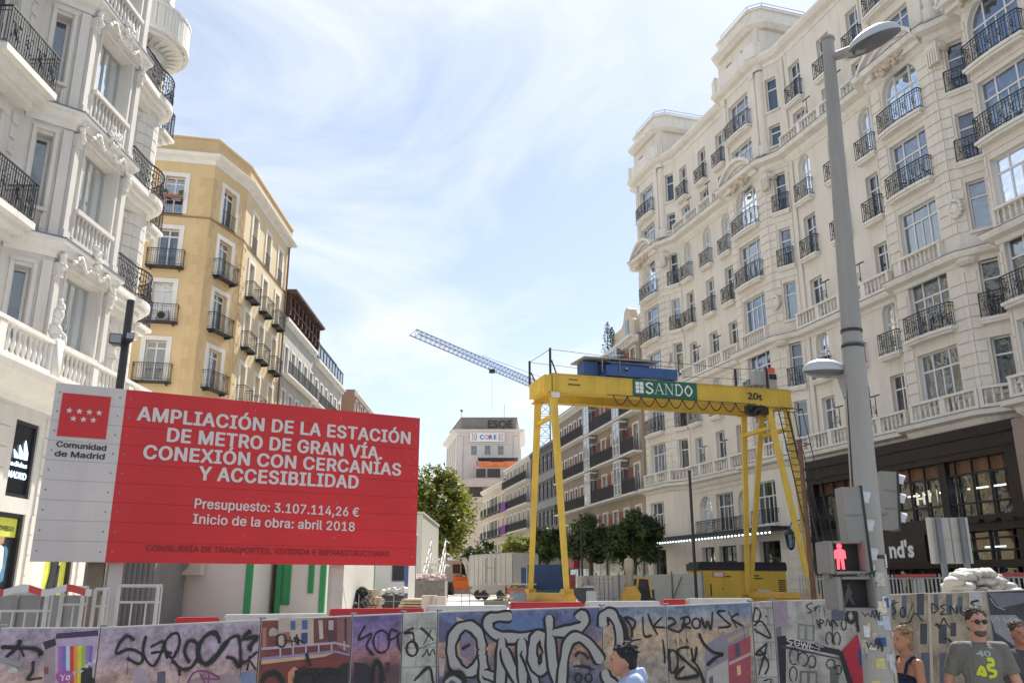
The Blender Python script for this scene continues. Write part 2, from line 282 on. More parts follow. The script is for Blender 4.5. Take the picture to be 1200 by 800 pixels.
# letter outlines (advance, loops of x,y points) for a plain grotesque alphabet
GLY={' ':(94,[]),',':(94,['19,-60 34,36 68,36 42,-60']),'.':(94,['48,-2 39,-1 31,4 26,12 25,20 26,29 31,37 39,42 48,43 56,42 64,37 69,29 71,20 69,12 64,4 56,-1']),'0':(227,['113,-3 87,0 65,12 47,31 34,57 29,77 25,101 24,127 25,153 29,177 35,197 48,223 65,242 87,254 113,258 139,254 161,242 179,223 192,197 198,177 201,153 203,127 201,101 198,77 192,57 179,31 162,12 140,0','113,25 131,28 145,37 157,52 165,72 170,97 172,127 170,157 165,182 157,203 145,218 131,227 113,230 96,227 82,218 70,203 62,182 56,157 55,127 56,97 62,72 70,52 82,37 96,28']),'1':(227,['38,0 38,27 195,27 195,0','138,254 138,0 106,0 106,224 105,224 43,179 43,213 99,254']),'2':(227,['32,0 32,24 117,114 141,141 149,153 155,163 159,174 160,186 159,198 154,209 146,218 137,224 125,228 112,230 98,228 86,224 77,216 69,207 65,195 64,181 33,181 35,202 43,221 55,237 72,248 91,255 112,258 134,255 153,248 169,237 181,223 188,205 191,186 189,172 185,159 179,145 168,129 153,111 133,90 76,30 76,28 195,28 195,0']),'3':(227,['109,-3 87,-1 66,5 49,15 35,29 26,46 22,66 55,66 57,54 63,44 72,35 83,30 95,26 109,25 124,26 138,30 149,37 157,46 163,58 165,72 163,86 158,98 150,109 137,117 121,122 101,124 78,124 78,150 144,224 144,226 35,226 35,254 186,254 186,230 106,139 106,144 132,144 154,138 172,127 185,111 194,93 196,72 194,51 185,33 172,18 154,6 133,-1']),'4':(227,['20,53 20,79 123,254 155,254 54,83 54,81 207,81 207,53','141,0 141,61 141,73 141,159 171,159 171,0']),'6':(227,['113,-3 91,-1 71,7 55,20 42,37 34,58 32,81 34,100 40,119 51,142 69,170 126,254 161,254 75,131 73,131 83,144 98,153 107,156 117,157 139,155 158,147 173,136 185,120 192,101 194,79 192,56 184,36 171,20 155,7 135,-1','113,24 127,26 139,31 149,40 157,51 162,64 164,79 162,94 157,107 149,118 139,126 127,131 113,133 99,131 87,126 77,118 69,107 64,94 62,79 64,64 69,51 77,40 87,31 99,26']),'7':(227,['48,0 162,224 162,226 31,226 31,254 195,254 195,224 82,0']),'8':(227,['113,-3 89,-1 68,6 50,17 37,31 29,48 26,68 28,83 33,98 40,110 51,121 63,128 76,132 76,133 59,141 46,154 38,171 35,190 38,209 45,225 57,239 73,249 92,256 113,258 134,256 153,249 169,239 181,225 188,209 191,190 188,171 180,154 167,141 150,133 150,132 164,128 176,121 186,110 194,98 199,83 200,68 198,48 189,31 176,17 158,6 137,-1','113,25 129,26 142,30 153,37 161,46 167,57 168,69 167,83 161,94 153,104 141,111 128,116 113,118 98,116 85,111 73,104 65,94 59,83 58,69 59,57 64,46 73,37 84,30 97,26','113,145 126,146 137,150 146,157 154,165 158,176 160,188 158,200 154,210 147,218 138,225 126,229 113,230 100,229 89,225 79,218 72,210 68,200 66,188 68,176 72,165 79,157 89,150 100,146']),':':(94,['48,-2 39,-1 31,4 26,12 25,20 26,29 31,37 39,42 48,43 56,42 64,37 69,29 71,20 69,12 64,4 56,-1','48,135 39,137 31,142 26,149 25,158 26,167 31,174 39,179 48,181 56,179 64,174 69,167 71,158 69,149 64,142 56,137']),'A':(240,['8,0 101,254 138,254 231,0 198,0 144,151 132,186 116,239 123,239 106,185 95,151 43,0','55,71 55,99 185,99 185,71']),'B':(228,['30,0 30,254 121,254 145,252 164,245 180,235 190,221 197,205 199,187 198,172 193,160 187,150 178,143 168,137 157,133 157,131 170,129 182,123 192,114 201,102 207,86 209,68 207,50 200,33 189,20 172,9 151,2 123,0','62,29 122,29 148,31 165,40 175,53 178,68 176,81 171,92 163,102 153,109 140,114 124,115 62,115','62,143 119,143 132,144 144,148 154,155 162,163 166,174 168,186 165,202 156,214 141,223 120,226 62,226']),'C':(255,['134,-3 113,-2 93,4 75,12 59,25 46,40 35,58 27,78 22,101 20,127 22,153 27,176 35,197 46,215 59,230 75,242 93,251 113,256 134,258 152,256 170,252 186,245 201,236 214,224 224,209 232,193 236,174 204,174 200,186 195,197 187,206 179,214 169,220 158,224 146,227 134,228 111,225 92,216 75,202 62,182 54,157 52,127 54,97 63,72 75,53 92,38 112,29 134,26 146,27 158,30 169,34 179,40 187,48 195,57 200,68 204,80 236,80 232,62 224,45 214,31 201,19 187,9 170,2 153,-2']),'D':(251,['109,0 48,0 48,29 107,29 136,31 159,40 177,55 189,75 197,99 200,128 197,156 190,180 177,200 160,214 138,223 110,226 47,226 47,254 113,254 136,253 157,248 176,239 200,221 217,196 225,175 229,153 231,128 229,102 224,80 217,59 206,42 192,27 175,15 156,7 134,2','62,254 62,0 30,0 30,254']),'E':(209,['30,0 30,254 186,254 186,226 62,226 62,143 178,143 178,114 62,114 62,29 188,29 188,0']),'F':(205,['30,0 30,254 185,254 185,226 62,226 62,139 173,139 173,111 62,111 62,0']),'G':(260,['134,-3 113,-2 93,4 75,13 59,25 45,40 35,58 27,78 22,102 20,127 22,153 27,176 35,197 45,215 59,230 74,242 92,251 112,256 132,258 152,256 170,252 187,245 202,235 214,222 225,208 232,192 237,174 204,174 199,186 194,197 186,206 178,213 168,220 158,224 146,227 133,228 111,225 92,216 75,202 62,182 54,157 52,127 54,97 63,72 75,53 92,38 112,29 134,26 155,29 172,36 187,47 198,62 205,80 207,101 217,100 141,100 141,128 239,128 239,100 236,71 225,45 209,25 188,9 163,0']),'I':(150,['16,0 16,29 59,29 59,226 16,226 16,254 135,254 135,226 91,226 91,29 135,29 135,0']),'J':(198,['93,-3 62,2 38,16 26,31 19,50 17,73 17,86 49,86 49,73 52,52 61,37 75,28 93,25 110,28 124,37 133,52 136,73 136,254 168,254 168,73 166,50 159,31 147,16 123,2']),'L':(196,['30,0 30,254 62,254 62,29 181,29 181,0']),'M':(314,['30,0 30,254 76,254 139,94 144,79 150,61 156,42 161,24 154,24 159,41 165,61 171,79 176,94 238,254 284,254 284,0 252,0 252,145 252,163 253,184 253,207 253,229 256,229 249,205 241,181 234,161 228,145 171,0 143,0 85,145 80,160 72,181 65,204 56,229 59,229 60,208 60,186 61,164 61,145 61,0']),'N':(262,['30,0 30,254 68,254 172,91 181,75 194,53 207,27 202,27 200,54 200,79 199,97 199,254 232,254 232,0 193,0 101,145 89,165 74,191 54,226 60,227 61,192 62,164 62,145 62,0']),'O':(267,['133,-3 112,-2 93,4 75,12 59,25 46,40 35,58 27,78 22,101 20,127 22,153 27,176 35,197 46,215 59,230 75,242 93,251 112,256 133,258 155,256 174,251 192,242 208,230 221,215 232,197 240,176 245,153 247,127 245,101 240,78 232,58 221,40 208,25 192,12 174,4 155,-2','133,26 155,29 175,38 191,52 204,72 212,97 215,127 212,157 204,182 191,202 175,216 155,225 133,228 112,225 92,216 75,202 63,182 54,157 52,127 54,97 63,72 75,52 92,38 112,29']),'P':(222,['30,0 30,254 118,254 144,252 166,244 183,231 195,215 202,195 204,174 202,152 195,133 183,116 166,104 144,96 118,93 55,93 55,121 116,121 134,123 149,128 159,136 167,147 171,160 172,174 171,188 167,201 159,211 148,219 134,224 116,226 62,226 62,0']),'R':(224,['30,0 30,254 118,254 145,252 167,244 183,232 195,217 202,198 205,176 202,154 195,136 183,120 166,109 145,101 118,99 48,99 48,128 117,128 135,129 149,133 160,141 167,150 171,162 173,176 171,190 167,202 159,212 149,220 134,224 116,226 62,226 62,0','177,0 115,115 151,115 214,0']),'S':(223,['112,-4 86,-2 64,5 46,15 32,30 23,48 19,68 52,68 55,55 62,44 71,35 83,29 97,26 112,25 128,26 143,30 155,37 165,46 171,57 173,70 171,81 166,89 158,96 148,102 122,111 92,120 64,130 43,145 30,163 26,186 29,206 37,224 51,238 69,249 90,256 114,258 137,256 158,249 175,238 189,224 197,208 200,189 169,189 163,206 151,219 134,227 112,229 97,228 84,224 73,218 64,209 59,199 58,188 60,176 65,167 74,160 85,154 106,147 132,140 156,132 168,126 179,119 189,110 197,99 202,85 204,69 201,50 193,32 180,17 162,5 139,-2']),'T':(224,['16,226 16,254 208,254 208,226 128,226 128,0 96,0 96,226']),'U':(259,['129,-4 101,-1 77,8 57,22 42,40 33,62 30,87 30,254 62,254 62,89 64,72 70,57 80,44 94,34 110,28 129,26 149,28 165,34 179,44 188,57 194,72 196,89 196,254 229,254 229,87 226,62 216,40 201,22 182,8 157,-1']),'V':(240,['102,0 8,254 42,254 96,103 108,69 124,15 117,15 133,69 145,103 197,254 231,254 139,0']),'X':(237,['9,0 109,142 109,118 15,254 52,254 89,200 102,181 112,164 122,146 116,146 126,164 136,181 149,200 187,254 223,254 129,119 129,143 228,0 191,0 146,65 134,83 125,98 115,116 122,116 113,98 103,83 91,65 46,0']),'Y':(236,['102,0 102,104 8,254 46,254 96,172 111,146 125,115 112,115 126,146 140,172 191,254 228,254 134,104 134,0']),'a':(195,['80,-4 63,-3 47,2 34,11 24,22 17,37 15,54 17,69 22,80 29,90 39,97 50,102 63,105 89,110 117,113 133,117 138,127 138,128 137,139 133,148 128,156 120,161 110,164 98,165 85,164 75,161 59,150 50,137 20,146 29,161 39,173 52,182 66,188 82,191 97,192 119,190 131,186 143,180 153,172 161,160 167,145 168,126 168,0 138,0 138,26 136,26 126,12 118,6 108,1 95,-3','85,23 101,24 114,29 124,37 132,47 136,57 138,69 138,95 130,91 116,88 100,86 88,84 67,79 58,75 52,70 47,62 46,52 47,43 51,36 57,30 65,26 74,24']),'b':(212,['115,-4 99,-3 86,2 76,8 69,16 59,29 56,29 56,0 26,0 26,254 57,254 57,160 59,160 69,173 76,180 86,186 98,191 115,192 137,189 156,180 173,166 185,146 193,122 195,94 193,66 185,42 173,23 157,8 137,-1','110,23 126,26 140,33 150,44 158,58 163,75 164,95 163,114 158,131 150,145 140,156 126,163 110,165 94,163 81,156 70,145 62,131 58,114 56,95 58,75 63,58 70,43 81,32 94,26']),'c':(198,['104,-4 79,-1 58,8 41,23 28,43 20,66 17,94 20,122 28,146 41,165 58,180 79,189 104,192 117,191 130,189 142,184 153,178 162,170 170,161 176,150 181,138 151,131 145,145 135,155 121,162 104,165 86,162 73,155 62,144 54,129 50,112 48,94 50,75 54,59 62,44 73,33 86,26 104,23 121,26 135,33 146,44 152,59 181,51 177,39 171,28 163,19 153,11 142,4 130,0 117,-3']),'d':(212,['98,-4 75,-1 56,8 40,23 27,42 20,66 17,94 20,122 27,146 40,166 56,180 75,189 98,192 114,191 126,186 136,180 144,173 153,160 155,160 155,254 186,254 186,0 156,0 156,29 153,29 143,16 136,8 126,2 114,-3','102,23 118,26 132,32 142,43 150,58 154,75 156,95 154,114 150,131 142,145 132,156 118,163 102,165 86,163 72,156 62,145 54,131 50,114 48,95 50,75 54,58 62,44 73,33 86,26']),'e':(202,['106,-4 80,-1 58,8 41,23 28,42 20,66 17,93 20,121 28,145 40,165 58,180 78,189 103,192 118,191 133,187 147,180 160,170 170,157 179,141 184,121 186,97 186,85 37,85 37,110 169,110 155,101 153,119 149,134 141,147 131,157 118,163 103,165 87,163 73,157 62,147 54,135 50,121 48,105 48,89 50,69 55,53 64,40 76,31 90,25 106,23 117,24 127,26 135,31 143,36 149,44 153,53 182,45 177,32 168,20 156,10 141,2 125,-3']),'i':(83,['26,0 26,190 57,190 57,0','42,221 34,223 27,227 22,234 21,242 22,249 27,256 34,260 42,262 50,260 57,256 62,249 63,242 62,234 57,227 50,223']),'l':(95,['70,-1 50,2 37,10 29,24 26,42 26,254 57,254 57,49 58,38 60,31 73,26 80,26 85,27 90,1 81,0']),'m':(305,['26,0 26,190 56,190 56,148 54,148 59,162 66,173 75,182 86,188 98,192 110,193 129,190 144,180 154,166 160,147 156,147 161,160 169,172 178,181 190,187 204,192 218,193 234,191 249,186 261,177 270,164 276,148 278,128 278,0 248,0 248,127 245,145 236,156 224,163 209,165 197,164 187,160 179,153 173,145 169,135 168,124 168,0 137,0 137,130 134,144 126,156 115,163 100,165 89,164 79,160 70,154 63,145 58,133 57,119 57,0']),'n':(205,['57,113 57,0 26,0 26,190 56,190 56,144 51,144 62,166 76,181 94,189 114,192 132,190 147,184 160,174 170,160 176,142 179,120 179,0 148,0 148,118 145,137 136,152 123,161 105,165 92,163 80,159 71,151 63,141 58,129']),'o':(208,['104,-4 79,-1 58,8 41,23 28,43 20,66 17,94 20,122 28,146 41,165 58,180 79,189 104,192 128,189 149,180 167,165 180,146 188,122 191,94 188,66 180,43 167,23 149,8 128,-1','104,23 121,26 135,33 146,44 154,59 158,75 160,94 158,112 154,129 146,144 135,155 121,162 104,165 86,162 73,155 62,144 54,129 50,112 48,94 50,75 54,59 62,44 73,33 86,26']),'p':(212,['26,-71 26,190 56,190 56,160 59,160 69,173 76,180 86,186 98,191 115,192 137,189 156,180 173,166 185,146 193,122 195,94 193,66 185,42 173,23 157,8 137,-1 115,-4 99,-3 86,2 76,8 69,16 59,29 57,29 57,-71','110,23 126,26 140,33 150,44 158,58 163,75 164,95 163,114 158,131 150,145 140,156 126,163 110,165 94,163 81,156 70,145 62,131 58,114 56,95 58,75 63,58 70,43 81,32 94,26']),'r':(130,['26,0 26,190 56,190 56,160 58,160 65,173 76,184 90,190 107,192 115,192 122,192 122,161 115,162 103,163 91,161 80,157 70,151 63,142 58,131 57,118 57,0']),'s':(182,['91,-4 72,-3 56,2 42,9 31,19 23,32 18,47 47,53 53,40 62,30 75,25 91,23 108,25 122,31 131,40 134,51 132,60 127,68 118,74 106,78 75,85 52,93 36,104 27,119 23,137 26,152 33,166 43,177 58,185 74,190 94,192 112,191 127,186 140,179 149,170 157,158 162,145 134,139 129,149 121,158 110,164 94,166 78,164 65,158 57,150 54,139 56,129 62,122 72,116 86,111 115,105 137,97 153,86 162,71 166,53 163,37 156,24 145,12 130,3 112,-2']),'t':(114,['102,190 102,164 3,164 3,190','32,236 63,236 63,49 64,38 68,31 75,26 85,25 93,26 101,27 107,1 96,-1 84,-2 62,1 46,11 36,26 32,46']),'u':(205,['91,-3 73,-1 57,5 44,15 35,29 28,47 26,69 26,190 57,190 57,72 60,52 68,37 82,28 100,25 113,27 125,31 134,38 142,48 146,61 148,76 148,190 179,190 179,0 149,0 149,46 154,46 143,23 129,8 111,0']),'Í':(150,['16,0 16,29 59,29 59,226 16,226 16,254 135,254 135,226 91,226 91,29 135,29 135,0','62,279 86,329 120,329 87,279']),'Ó':(267,['133,-3 112,-2 93,4 75,12 59,25 46,40 35,58 27,78 22,101 20,127 22,153 27,176 35,197 46,215 59,230 75,242 93,251 112,256 133,258 155,256 174,251 192,242 208,230 221,215 232,197 240,176 245,153 247,127 245,101 240,78 232,58 221,40 208,25 192,12 174,4 155,-2','133,26 155,29 175,38 191,52 204,72 212,97 215,127 212,157 204,182 191,202 175,216 155,225 133,228 112,225 92,216 75,202 63,182 54,157 52,127 54,97 63,72 75,52 92,38 112,29','120,279 144,329 178,329 145,279']),'€':(232,['182,164 170,140 8,140 17,164','160,115 149,90 8,90 17,115','212,232 199,205 183,217 165,225 144,228 124,225 107,216 92,202 80,182 73,157 71,127 73,97 80,72 92,52 107,38 124,29 144,26 165,29 183,37 198,48 211,21 197,11 180,3 163,-2 144,-3 115,1 90,12 68,32 52,57 45,78 41,101 39,127 41,153 45,176 52,197 68,223 90,242 115,254 144,258 163,256 180,251 197,243']),}
def sans_polys(body, spacing=0):
    """filled letters: constrained triangulation, keeping what the outlines wind around"""
    key = ('S', body, spacing)
    if key in _font: return _font[key]
    from mathutils.geometry import delaunay_2d_cdt
    V, F, x = [], [], 0
    for ch in body:
        adv, loops = GLY[ch]; L = [[(int(p.split(',')[0])/SCAP, int(p.split(',')[1])/SCAP) for p in lp.split()] for lp in loops]
        if L:
            vs = []; es = []
            for lp in L:
                b = len(vs); vs += [Vector(p) for p in lp]; es += [(b+k, b+(k+1) % len(lp)) for k in range(len(lp))]
            ov, oe, of, *_ = delaunay_2d_cdt(vs, es, [], 0, 1e-5)
            b = len(V); V += [(p.x+x/SCAP, p.y) for p in ov]
            for f in of:
                cx = sum(ov[k].x for k in f)/len(f); cy = sum(ov[k].y for k in f)/len(f); wn = 0
                for lp in L:
                    for k in range(len(lp)):
                        (x0, y0), (x1, y1) = lp[k], lp[(k+1) % len(lp)]
                        if (y0 > cy) != (y1 > cy) and cx < x0+(cy-y0)*(x1-x0)/(y1-y0): wn += 1 if y1 > y0 else -1
                if wn: F.append([b+k for k in f])
        x += adv+spacing
    x0 = min(v[0] for v in V); x1 = max(v[0] for v in V)
    _font[key] = ([(p-x0, q) for p, q in V], F, x1-x0)
    return _font[key]
SCAP = max(int(p.split(',')[1]) for p in GLY['I'][1][0].split())
def put_sans(mb, body, x, z, capH, width, y=-.01, bold=.0, mi=None, slope=0, spacing=0):
    """bold thickens the strokes: thin leaves of the same letters, each a hair prouder and a little displaced"""
    vs, fs, w = sans_polys(body, spacing); kx = width/w
    sh = [(0, 0)] if not bold else [(bold*math.cos(q*PI/4), .6*bold*math.sin(q*PI/4)) for q in range(8)]+[(0, 0)]
    for n, (dx, dz) in enumerate(sh):
        base = len(mb.v)
        for vx, vz in vs: mb.P((x+(vx+dx*capH/kx)*kx, y-n*.00025, z+(vz*(1-.4*bold)+dz+.2*bold)*capH+slope*vx*kx))
        for f in fs: mb.f.append([base+i for i in f]); mb.m.append(mb.mi if mi is None else mi)

def catmull(pts, k=6):
    if len(pts) < 3: return pts
    out = []
    P = [pts[0]]+list(pts)+[pts[-1]]
    for i in range(1, len(P)-2):
        p0, p1, p2, p3 = P[i-1:i+3]
        for j in range(k):
            t = j/k
            out.append(tuple(.5*((2*p1[a])+(-p0[a]+p2[a])*t+(2*p0[a]-5*p1[a]+4*p2[a]-p3[a])*t*t+(-p0[a]+3*p1[a]-3*p2[a]+p3[a])*t**3) for a in range(len(p1))))
    out.append(tuple(pts[-1])); return out

def ribbon(mb, pts, w, y, mi=None, smooth=True):
    """flat stroke in the xz plane with round ends"""
    pts = catmull(pts, 5) if smooth else list(pts)
    n = len(pts); L = []; Rr = []; w0 = w; ph = pts[0][0]*37
    for i in range(n):
        a = pts[max(0, i-1)]; b = pts[min(n-1, i+1)]
        dx, dz = b[0]-a[0], b[1]-a[1]; l = math.hypot(dx, dz) or 1
        if smooth: w = w0*(1+.13*math.sin(ph+i*.55)+.07*math.sin(ph*2+i*1.3))
        nx, nz = -dz/l*w/2, dx/l*w/2
        if i in (0, n-1): nx *= .55; nz *= .55
        L.append(mb.P((pts[i][0]+nx, y, pts[i][1]+nz))); Rr.append(mb.P((pts[i][0]-nx, y, pts[i][1]-nz)))
    for i in range(n-1):
        mb.f.append([Rr[i], Rr[i+1], L[i+1], L[i]]); mb.m.append(mb.mi if mi is None else mi)

def wall(mb, x0, x1, z0, z1, holes, y=0, reveal=.28, mi=None, rmi=None):
    """flat wall with real openings; holes (a, b, c, d[, 'arch'])"""
    k = mb.mi if mi is None else mi; rk = k if rmi is None else rmi
    hs = [h for h in holes if h[1] > x0 and h[0] < x1 and h[3] > z0 and h[2] < z1]
    xs = sorted(set([x0, x1]+[max(x0, min(x1, e)) for h in hs for e in h[:2]]))
    zs = sorted(set([z0, z1]+[max(z0, min(z1, e)) for h in hs for e in h[2:4]]))
    for i in range(len(xs)-1):
        for j in range(len(zs)-1):
            cx = (xs[i]+xs[i+1])/2; cz = (zs[j]+zs[j+1])/2
            if any(h[0] < cx < h[1] and h[2] < cz < h[3] for h in hs): continue
            mb.face([(xs[i], y, zs[j]), (xs[i+1], y, zs[j]), (xs[i+1], y, zs[j+1]), (xs[i], y, zs[j+1])], k)
    for h in hs:
        a, b, c, d = h[:4]; yr = y+reveal
        arch = len(h) > 4 and h[4] == 'arch'
        top = d
        if arch:
            r = (b-a)/2; sp = d-r; top = sp; n = 8; cx = (a+b)/2
            arc = [(cx+r*math.cos(PI*q/(2*n)+PI/2), sp+r*math.sin(PI*q/(2*n)+PI/2)) for q in range(n+1)]
            arcr = [(cx+r*math.cos(PI/2-PI*q/(2*n)), sp+r*math.sin(PI/2-PI*q/(2*n))) for q in range(n+1)]
            for ar, cor in ((arc, (a, d)), (arcr, (b, d))):
                for q in range(n):
                    mb.face([(cor[0], y, cor[1]), (ar[q][0], y, ar[q][1]), (ar[q+1][0], y, ar[q+1][1])], k)
                    mb.face([(ar[q][0], y, ar[q][1]), (ar[q+1][0], y, ar[q+1][1]), (ar[q+1][0], yr, ar[q+1][1]), (ar[q][0], yr, ar[q][1])], rk)
        else:
            mb.face([(a, y, d), (b, y, d), (b, yr, d), (a, yr, d)], rk)
        mb.face([(a, y, c), (b, y, c), (b, yr, c), (a, yr, c)], rk)
        mb.face([(a, y, c), (a, y, top), (a, yr, top), (a, yr, c)], rk)
        mb.face([(b, y, c), (b, y, top), (b, yr, top), (b, yr, c)], rk)

def rustic(mb, x0, x1, z0, z1, holes, y=0, proud=.035, pitch=.46, gap=.05, mi=None):
    n = max(1, round((z1-z0)/pitch)); ph = (z1-z0)/n
    for i in range(n):
        za = z0+i*ph; zb = za+ph-gap
        hs = sorted([h for h in holes if h[2] < zb and h[3] > za and h[1] > x0 and h[0] < x1])
        x = x0
        for h in hs:
            if h[0]-.1 > x+.02: mb.box(x, h[0]-.1, y-proud, y-.001, za, zb, mi)
            x = max(x, h[1]+.1)
        if x1 > x+.02: mb.box(x, x1, y-proud, y-.001, za, zb, mi)

def sweep(mb, path, prof, mi=None, closed=False):
    """path: list of world (x, y) walked left to right seen from outside; prof: (out, z) pairs, closed polygon. Mitred."""
    n = len(path); P = [Vector((p[0], p[1])) for p in path]; secs = []
    for i in range(n):
        def nrm(a, b):
            d = (b-a).normalized(); return Vector((d.y, -d.x))
        if closed: n1 = nrm(P[i-1], P[i]); n2 = nrm(P[i], P[(i+1) % n])
        else:
            n1 = nrm(P[i-1], P[i]) if i > 0 else nrm(P[0], P[1]); n2 = nrm(P[i], P[i+1]) if i < n-1 else nrm(P[-2], P[-1])
        m_ = (n1+n2); m_ = m_/max(.35, m_.dot(n1)) if m_.length > 1e-6 else n1
        secs.append([(P[i].x+m_.x*o, P[i].y+m_.y*o, z) for o, z in prof])
    k = mb.mi if mi is None else mi; fr = mb.fr; mb.fr = None
    idx = [[mb.P(p) for p in s_] for s_ in secs]; m = len(prof)
    rng = range(n) if closed else range(n-1)
    for i in rng:
        j = (i+1) % n
        for q in range(m):
            r = (q+1) % m
            mb.f.append([idx[i][q], idx[j][q], idx[j][r], idx[i][r]]); mb.m.append(k)
    if not closed:
        mb.f.append(idx[0][::-1]); mb.m.append(k); mb.f.append(idx[-1]); mb.m.append(k)
    mb.fr = fr
# ------------------------------------------------------------------ palette
M_cream = mat('cream_render', (.72, .665, .585), .85, .06, .35, .2, 30, dirt=.30, streak=True)
M_cream2 = mat('cream_trim', (.75, .71, .645), .8, .06, 1.2, .15, 30, dirt=.34, streak=True)
M_white_st = mat('white_stone', (.68, .655, .61), .8, .06, 1.2, .15, 25, dirt=.22, streak=True)
M_white_tr = mat('white_trim', (.76, .74, .70), .75, .05, 2, .1, 25, dirt=.2, streak=True)
M_paint = mat('white_paint', (.74, .73, .70), .5, .04, 4)
M_frame_w = mat('window_frame_white', (.72, .72, .72), .45, .03, 5)
M_frame_grey = mat('window_frame_grey', (.40, .39, .36), .5, .05, 5)
M_iron = mat('wrought_iron', (.025, .027, .034), .5, .2, 8)
M_dark = mat('dark_interior', (.035, .034, .036), .9, .3, 1)  # near-black: interior shade put into the colour; also serves small dark parts
M_curt = mat('curtain_cloth', (.60, .59, .55), .9, .08, 6)
M_shut = mat('roller_blind', (.42, .44, .42), .8, .06, 3)
M_glass = glassmat('window_glass', refl=.14, body=(.035, .04, .05))
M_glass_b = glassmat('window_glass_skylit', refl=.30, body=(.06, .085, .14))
M_shop = glassmat('shop_glass', refl=.2, body=(.02, .02, .025))
M_yel = mat('ochre_render', (.68, .50, .275), .85, .05, .5, .12, 30, dirt=.14, streak=True)
M_yel2 = mat('ochre_quoin', (.61, .44, .235), .85, .08, 1, .2, 20)
M_yel_sunlit = mat('ochre_render_sunlit', (.70, .56, .35), .85, .05, .5, .12, 30, dirt=.15, streak=True)  # same ochre made lighter: the street face carries its sunlight in the colour
M_zinc = mat('zinc_flashing', (.20, .22, .25), .55, .1, 4, metal=.3)
M_orn = mat('carved_stone', (.55, .46, .36), .85, .25, 5, .9, 9)

_cache = {}
def memo(key, fn):
    if key not in _cache: _cache[key] = fn()
    return _cache[key]

def win_meshes(w, h, lights=2, arch=False, transom=.72, fmat=None, bars=.055, gl=None, curtain=0, open_leaf=False):
    fmat = fmat or M_frame_w; gl = gl or M_glass
    key = ('win', round(w, 2), round(h, 2), lights, arch, transom, fmat.name, bars, gl.name, curtain, open_leaf)
    def make():
        mb = MB(); b = bars; hw = w/2; r = hw if arch else 0; top = h-r
        mb.box(-hw, -hw+b, 0, .07, 0, top); mb.box(hw-b, hw, 0, .07, 0, top); mb.box(-hw+b, hw-b, 0, .07, 0, b*1.4)
        if arch:
            n = 10
            for q in range(n):
                a0 = PI*q/n; a1 = PI*(q+1)/n
                mb.plate([(r*math.cos(a0), top+r*math.sin(a0)), (r*math.cos(a1), top+r*math.sin(a1)), ((r-b)*math.cos(a1), top+(r-b)*math.sin(a1)), ((r-b)*math.cos(a0), top+(r-b)*math.sin(a0))], 0, .07)
        else: mb.box(-hw+b, hw-b, 0, .07, h-b, h)
        tz = transom*h if transom else None
        if tz: mb.box(-hw+b, hw-b, -.012, .06, tz-b*.6, tz+b*.6)
        if lights == 3: xs = [-hw*.42, hw*.42]
        elif lights == 2: xs = [0]
        elif lights == 4: xs = [-hw*.5, 0, hw*.5]
        else: xs = []
        for x in xs:
            zt = h-b
            if arch: zt = top+math.sqrt(max(0, r*r-x*x))-b*.6
            mb.box(x-b*.55, x+b*.55, -.006, .055, b, zt)
        if lights == 3: mb.box(-b*.4, b*.4, .0, .05, b, (tz or h)-b*.5)
        fm = mb.mesh('window', fmat)
        gb = MB()
        if arch:
            poly = [(-hw+b*.5, b*.5), (hw-b*.5, b*.5)]+[((r-b*.5)*math.cos(PI*q/10), top+(r-b*.5)*math.sin(PI*q/10)) for q in range(11)]
            gb.face([(x, .035, z) for x, z in poly])
        else: gb.face([(-hw+b*.5, .035, b*.5), (hw-b*.5, .035, b*.5), (hw-b*.5, .035, h-b*.5), (-hw+b*.5, .035, h-b*.5)])
        gm = gb.mesh('pane', gl)
        cm = None
        if curtain:
            cb = MB(); zt = (top+r*.3) if arch else h-.03
            def cloth(x0, x1, z0, z1):
                n = max(4, int((x1-x0)/.05)); pr = None
                for q in range(n+1):
                    x = x0+(x1-x0)*q/n; y = .16+.02*(q % 2)
                    a = cb.P((x, y, z0)); c = cb.P((x, y, z1))
                    if pr: cb.f.append([pr[0], a, c, pr[1]]); cb.m.append(0)
                    pr = (a, c)
            if curtain == 1: cloth(-hw+.03, hw-.03, .04, zt)
            elif curtain == 2: cloth(-hw+.03, -hw*.35, .04, zt); cloth(hw*.35, hw-.03, .04, zt)
            elif curtain == 3: cb.box(-hw+.03, hw-.03, .12, .14, h*.5, zt)
            elif curtain == 4: cb.box(-hw+.03, hw-.03, .12, .14, h*.18, zt)
            cm = cb.mesh('curtain', M_curt if curtain < 3 else M_shut)
        return fm, gm, cm
    return memo(key, make)

def add_window(parent, fr, x, z, w, h, reveal=.2, **kw):
    fm, gm, cm = win_meshes(w, h, **kw)
    o = link_mesh('window', fm, parent, fr.w(x, reveal, z), fr.rz)
    for nm, me in (('pane', gm), ('curtain', cm)):
        if me:
            c = bpy.data.objects.new(nm, me); COL.objects.link(c); c.parent = o
    return o

def scroll(mb, cx, cz, r, y, t=.012, turn=1, start=0, n=9):
    pts = []
    for q in range(n+1):
        a = start+turn*q/n*1.6*PI; rr = r*(1-.62*q/n)
        pts.append((cx+rr*math.cos(a), y, cz+rr*math.sin(a)))
    mb.tube(pts, t, 3)

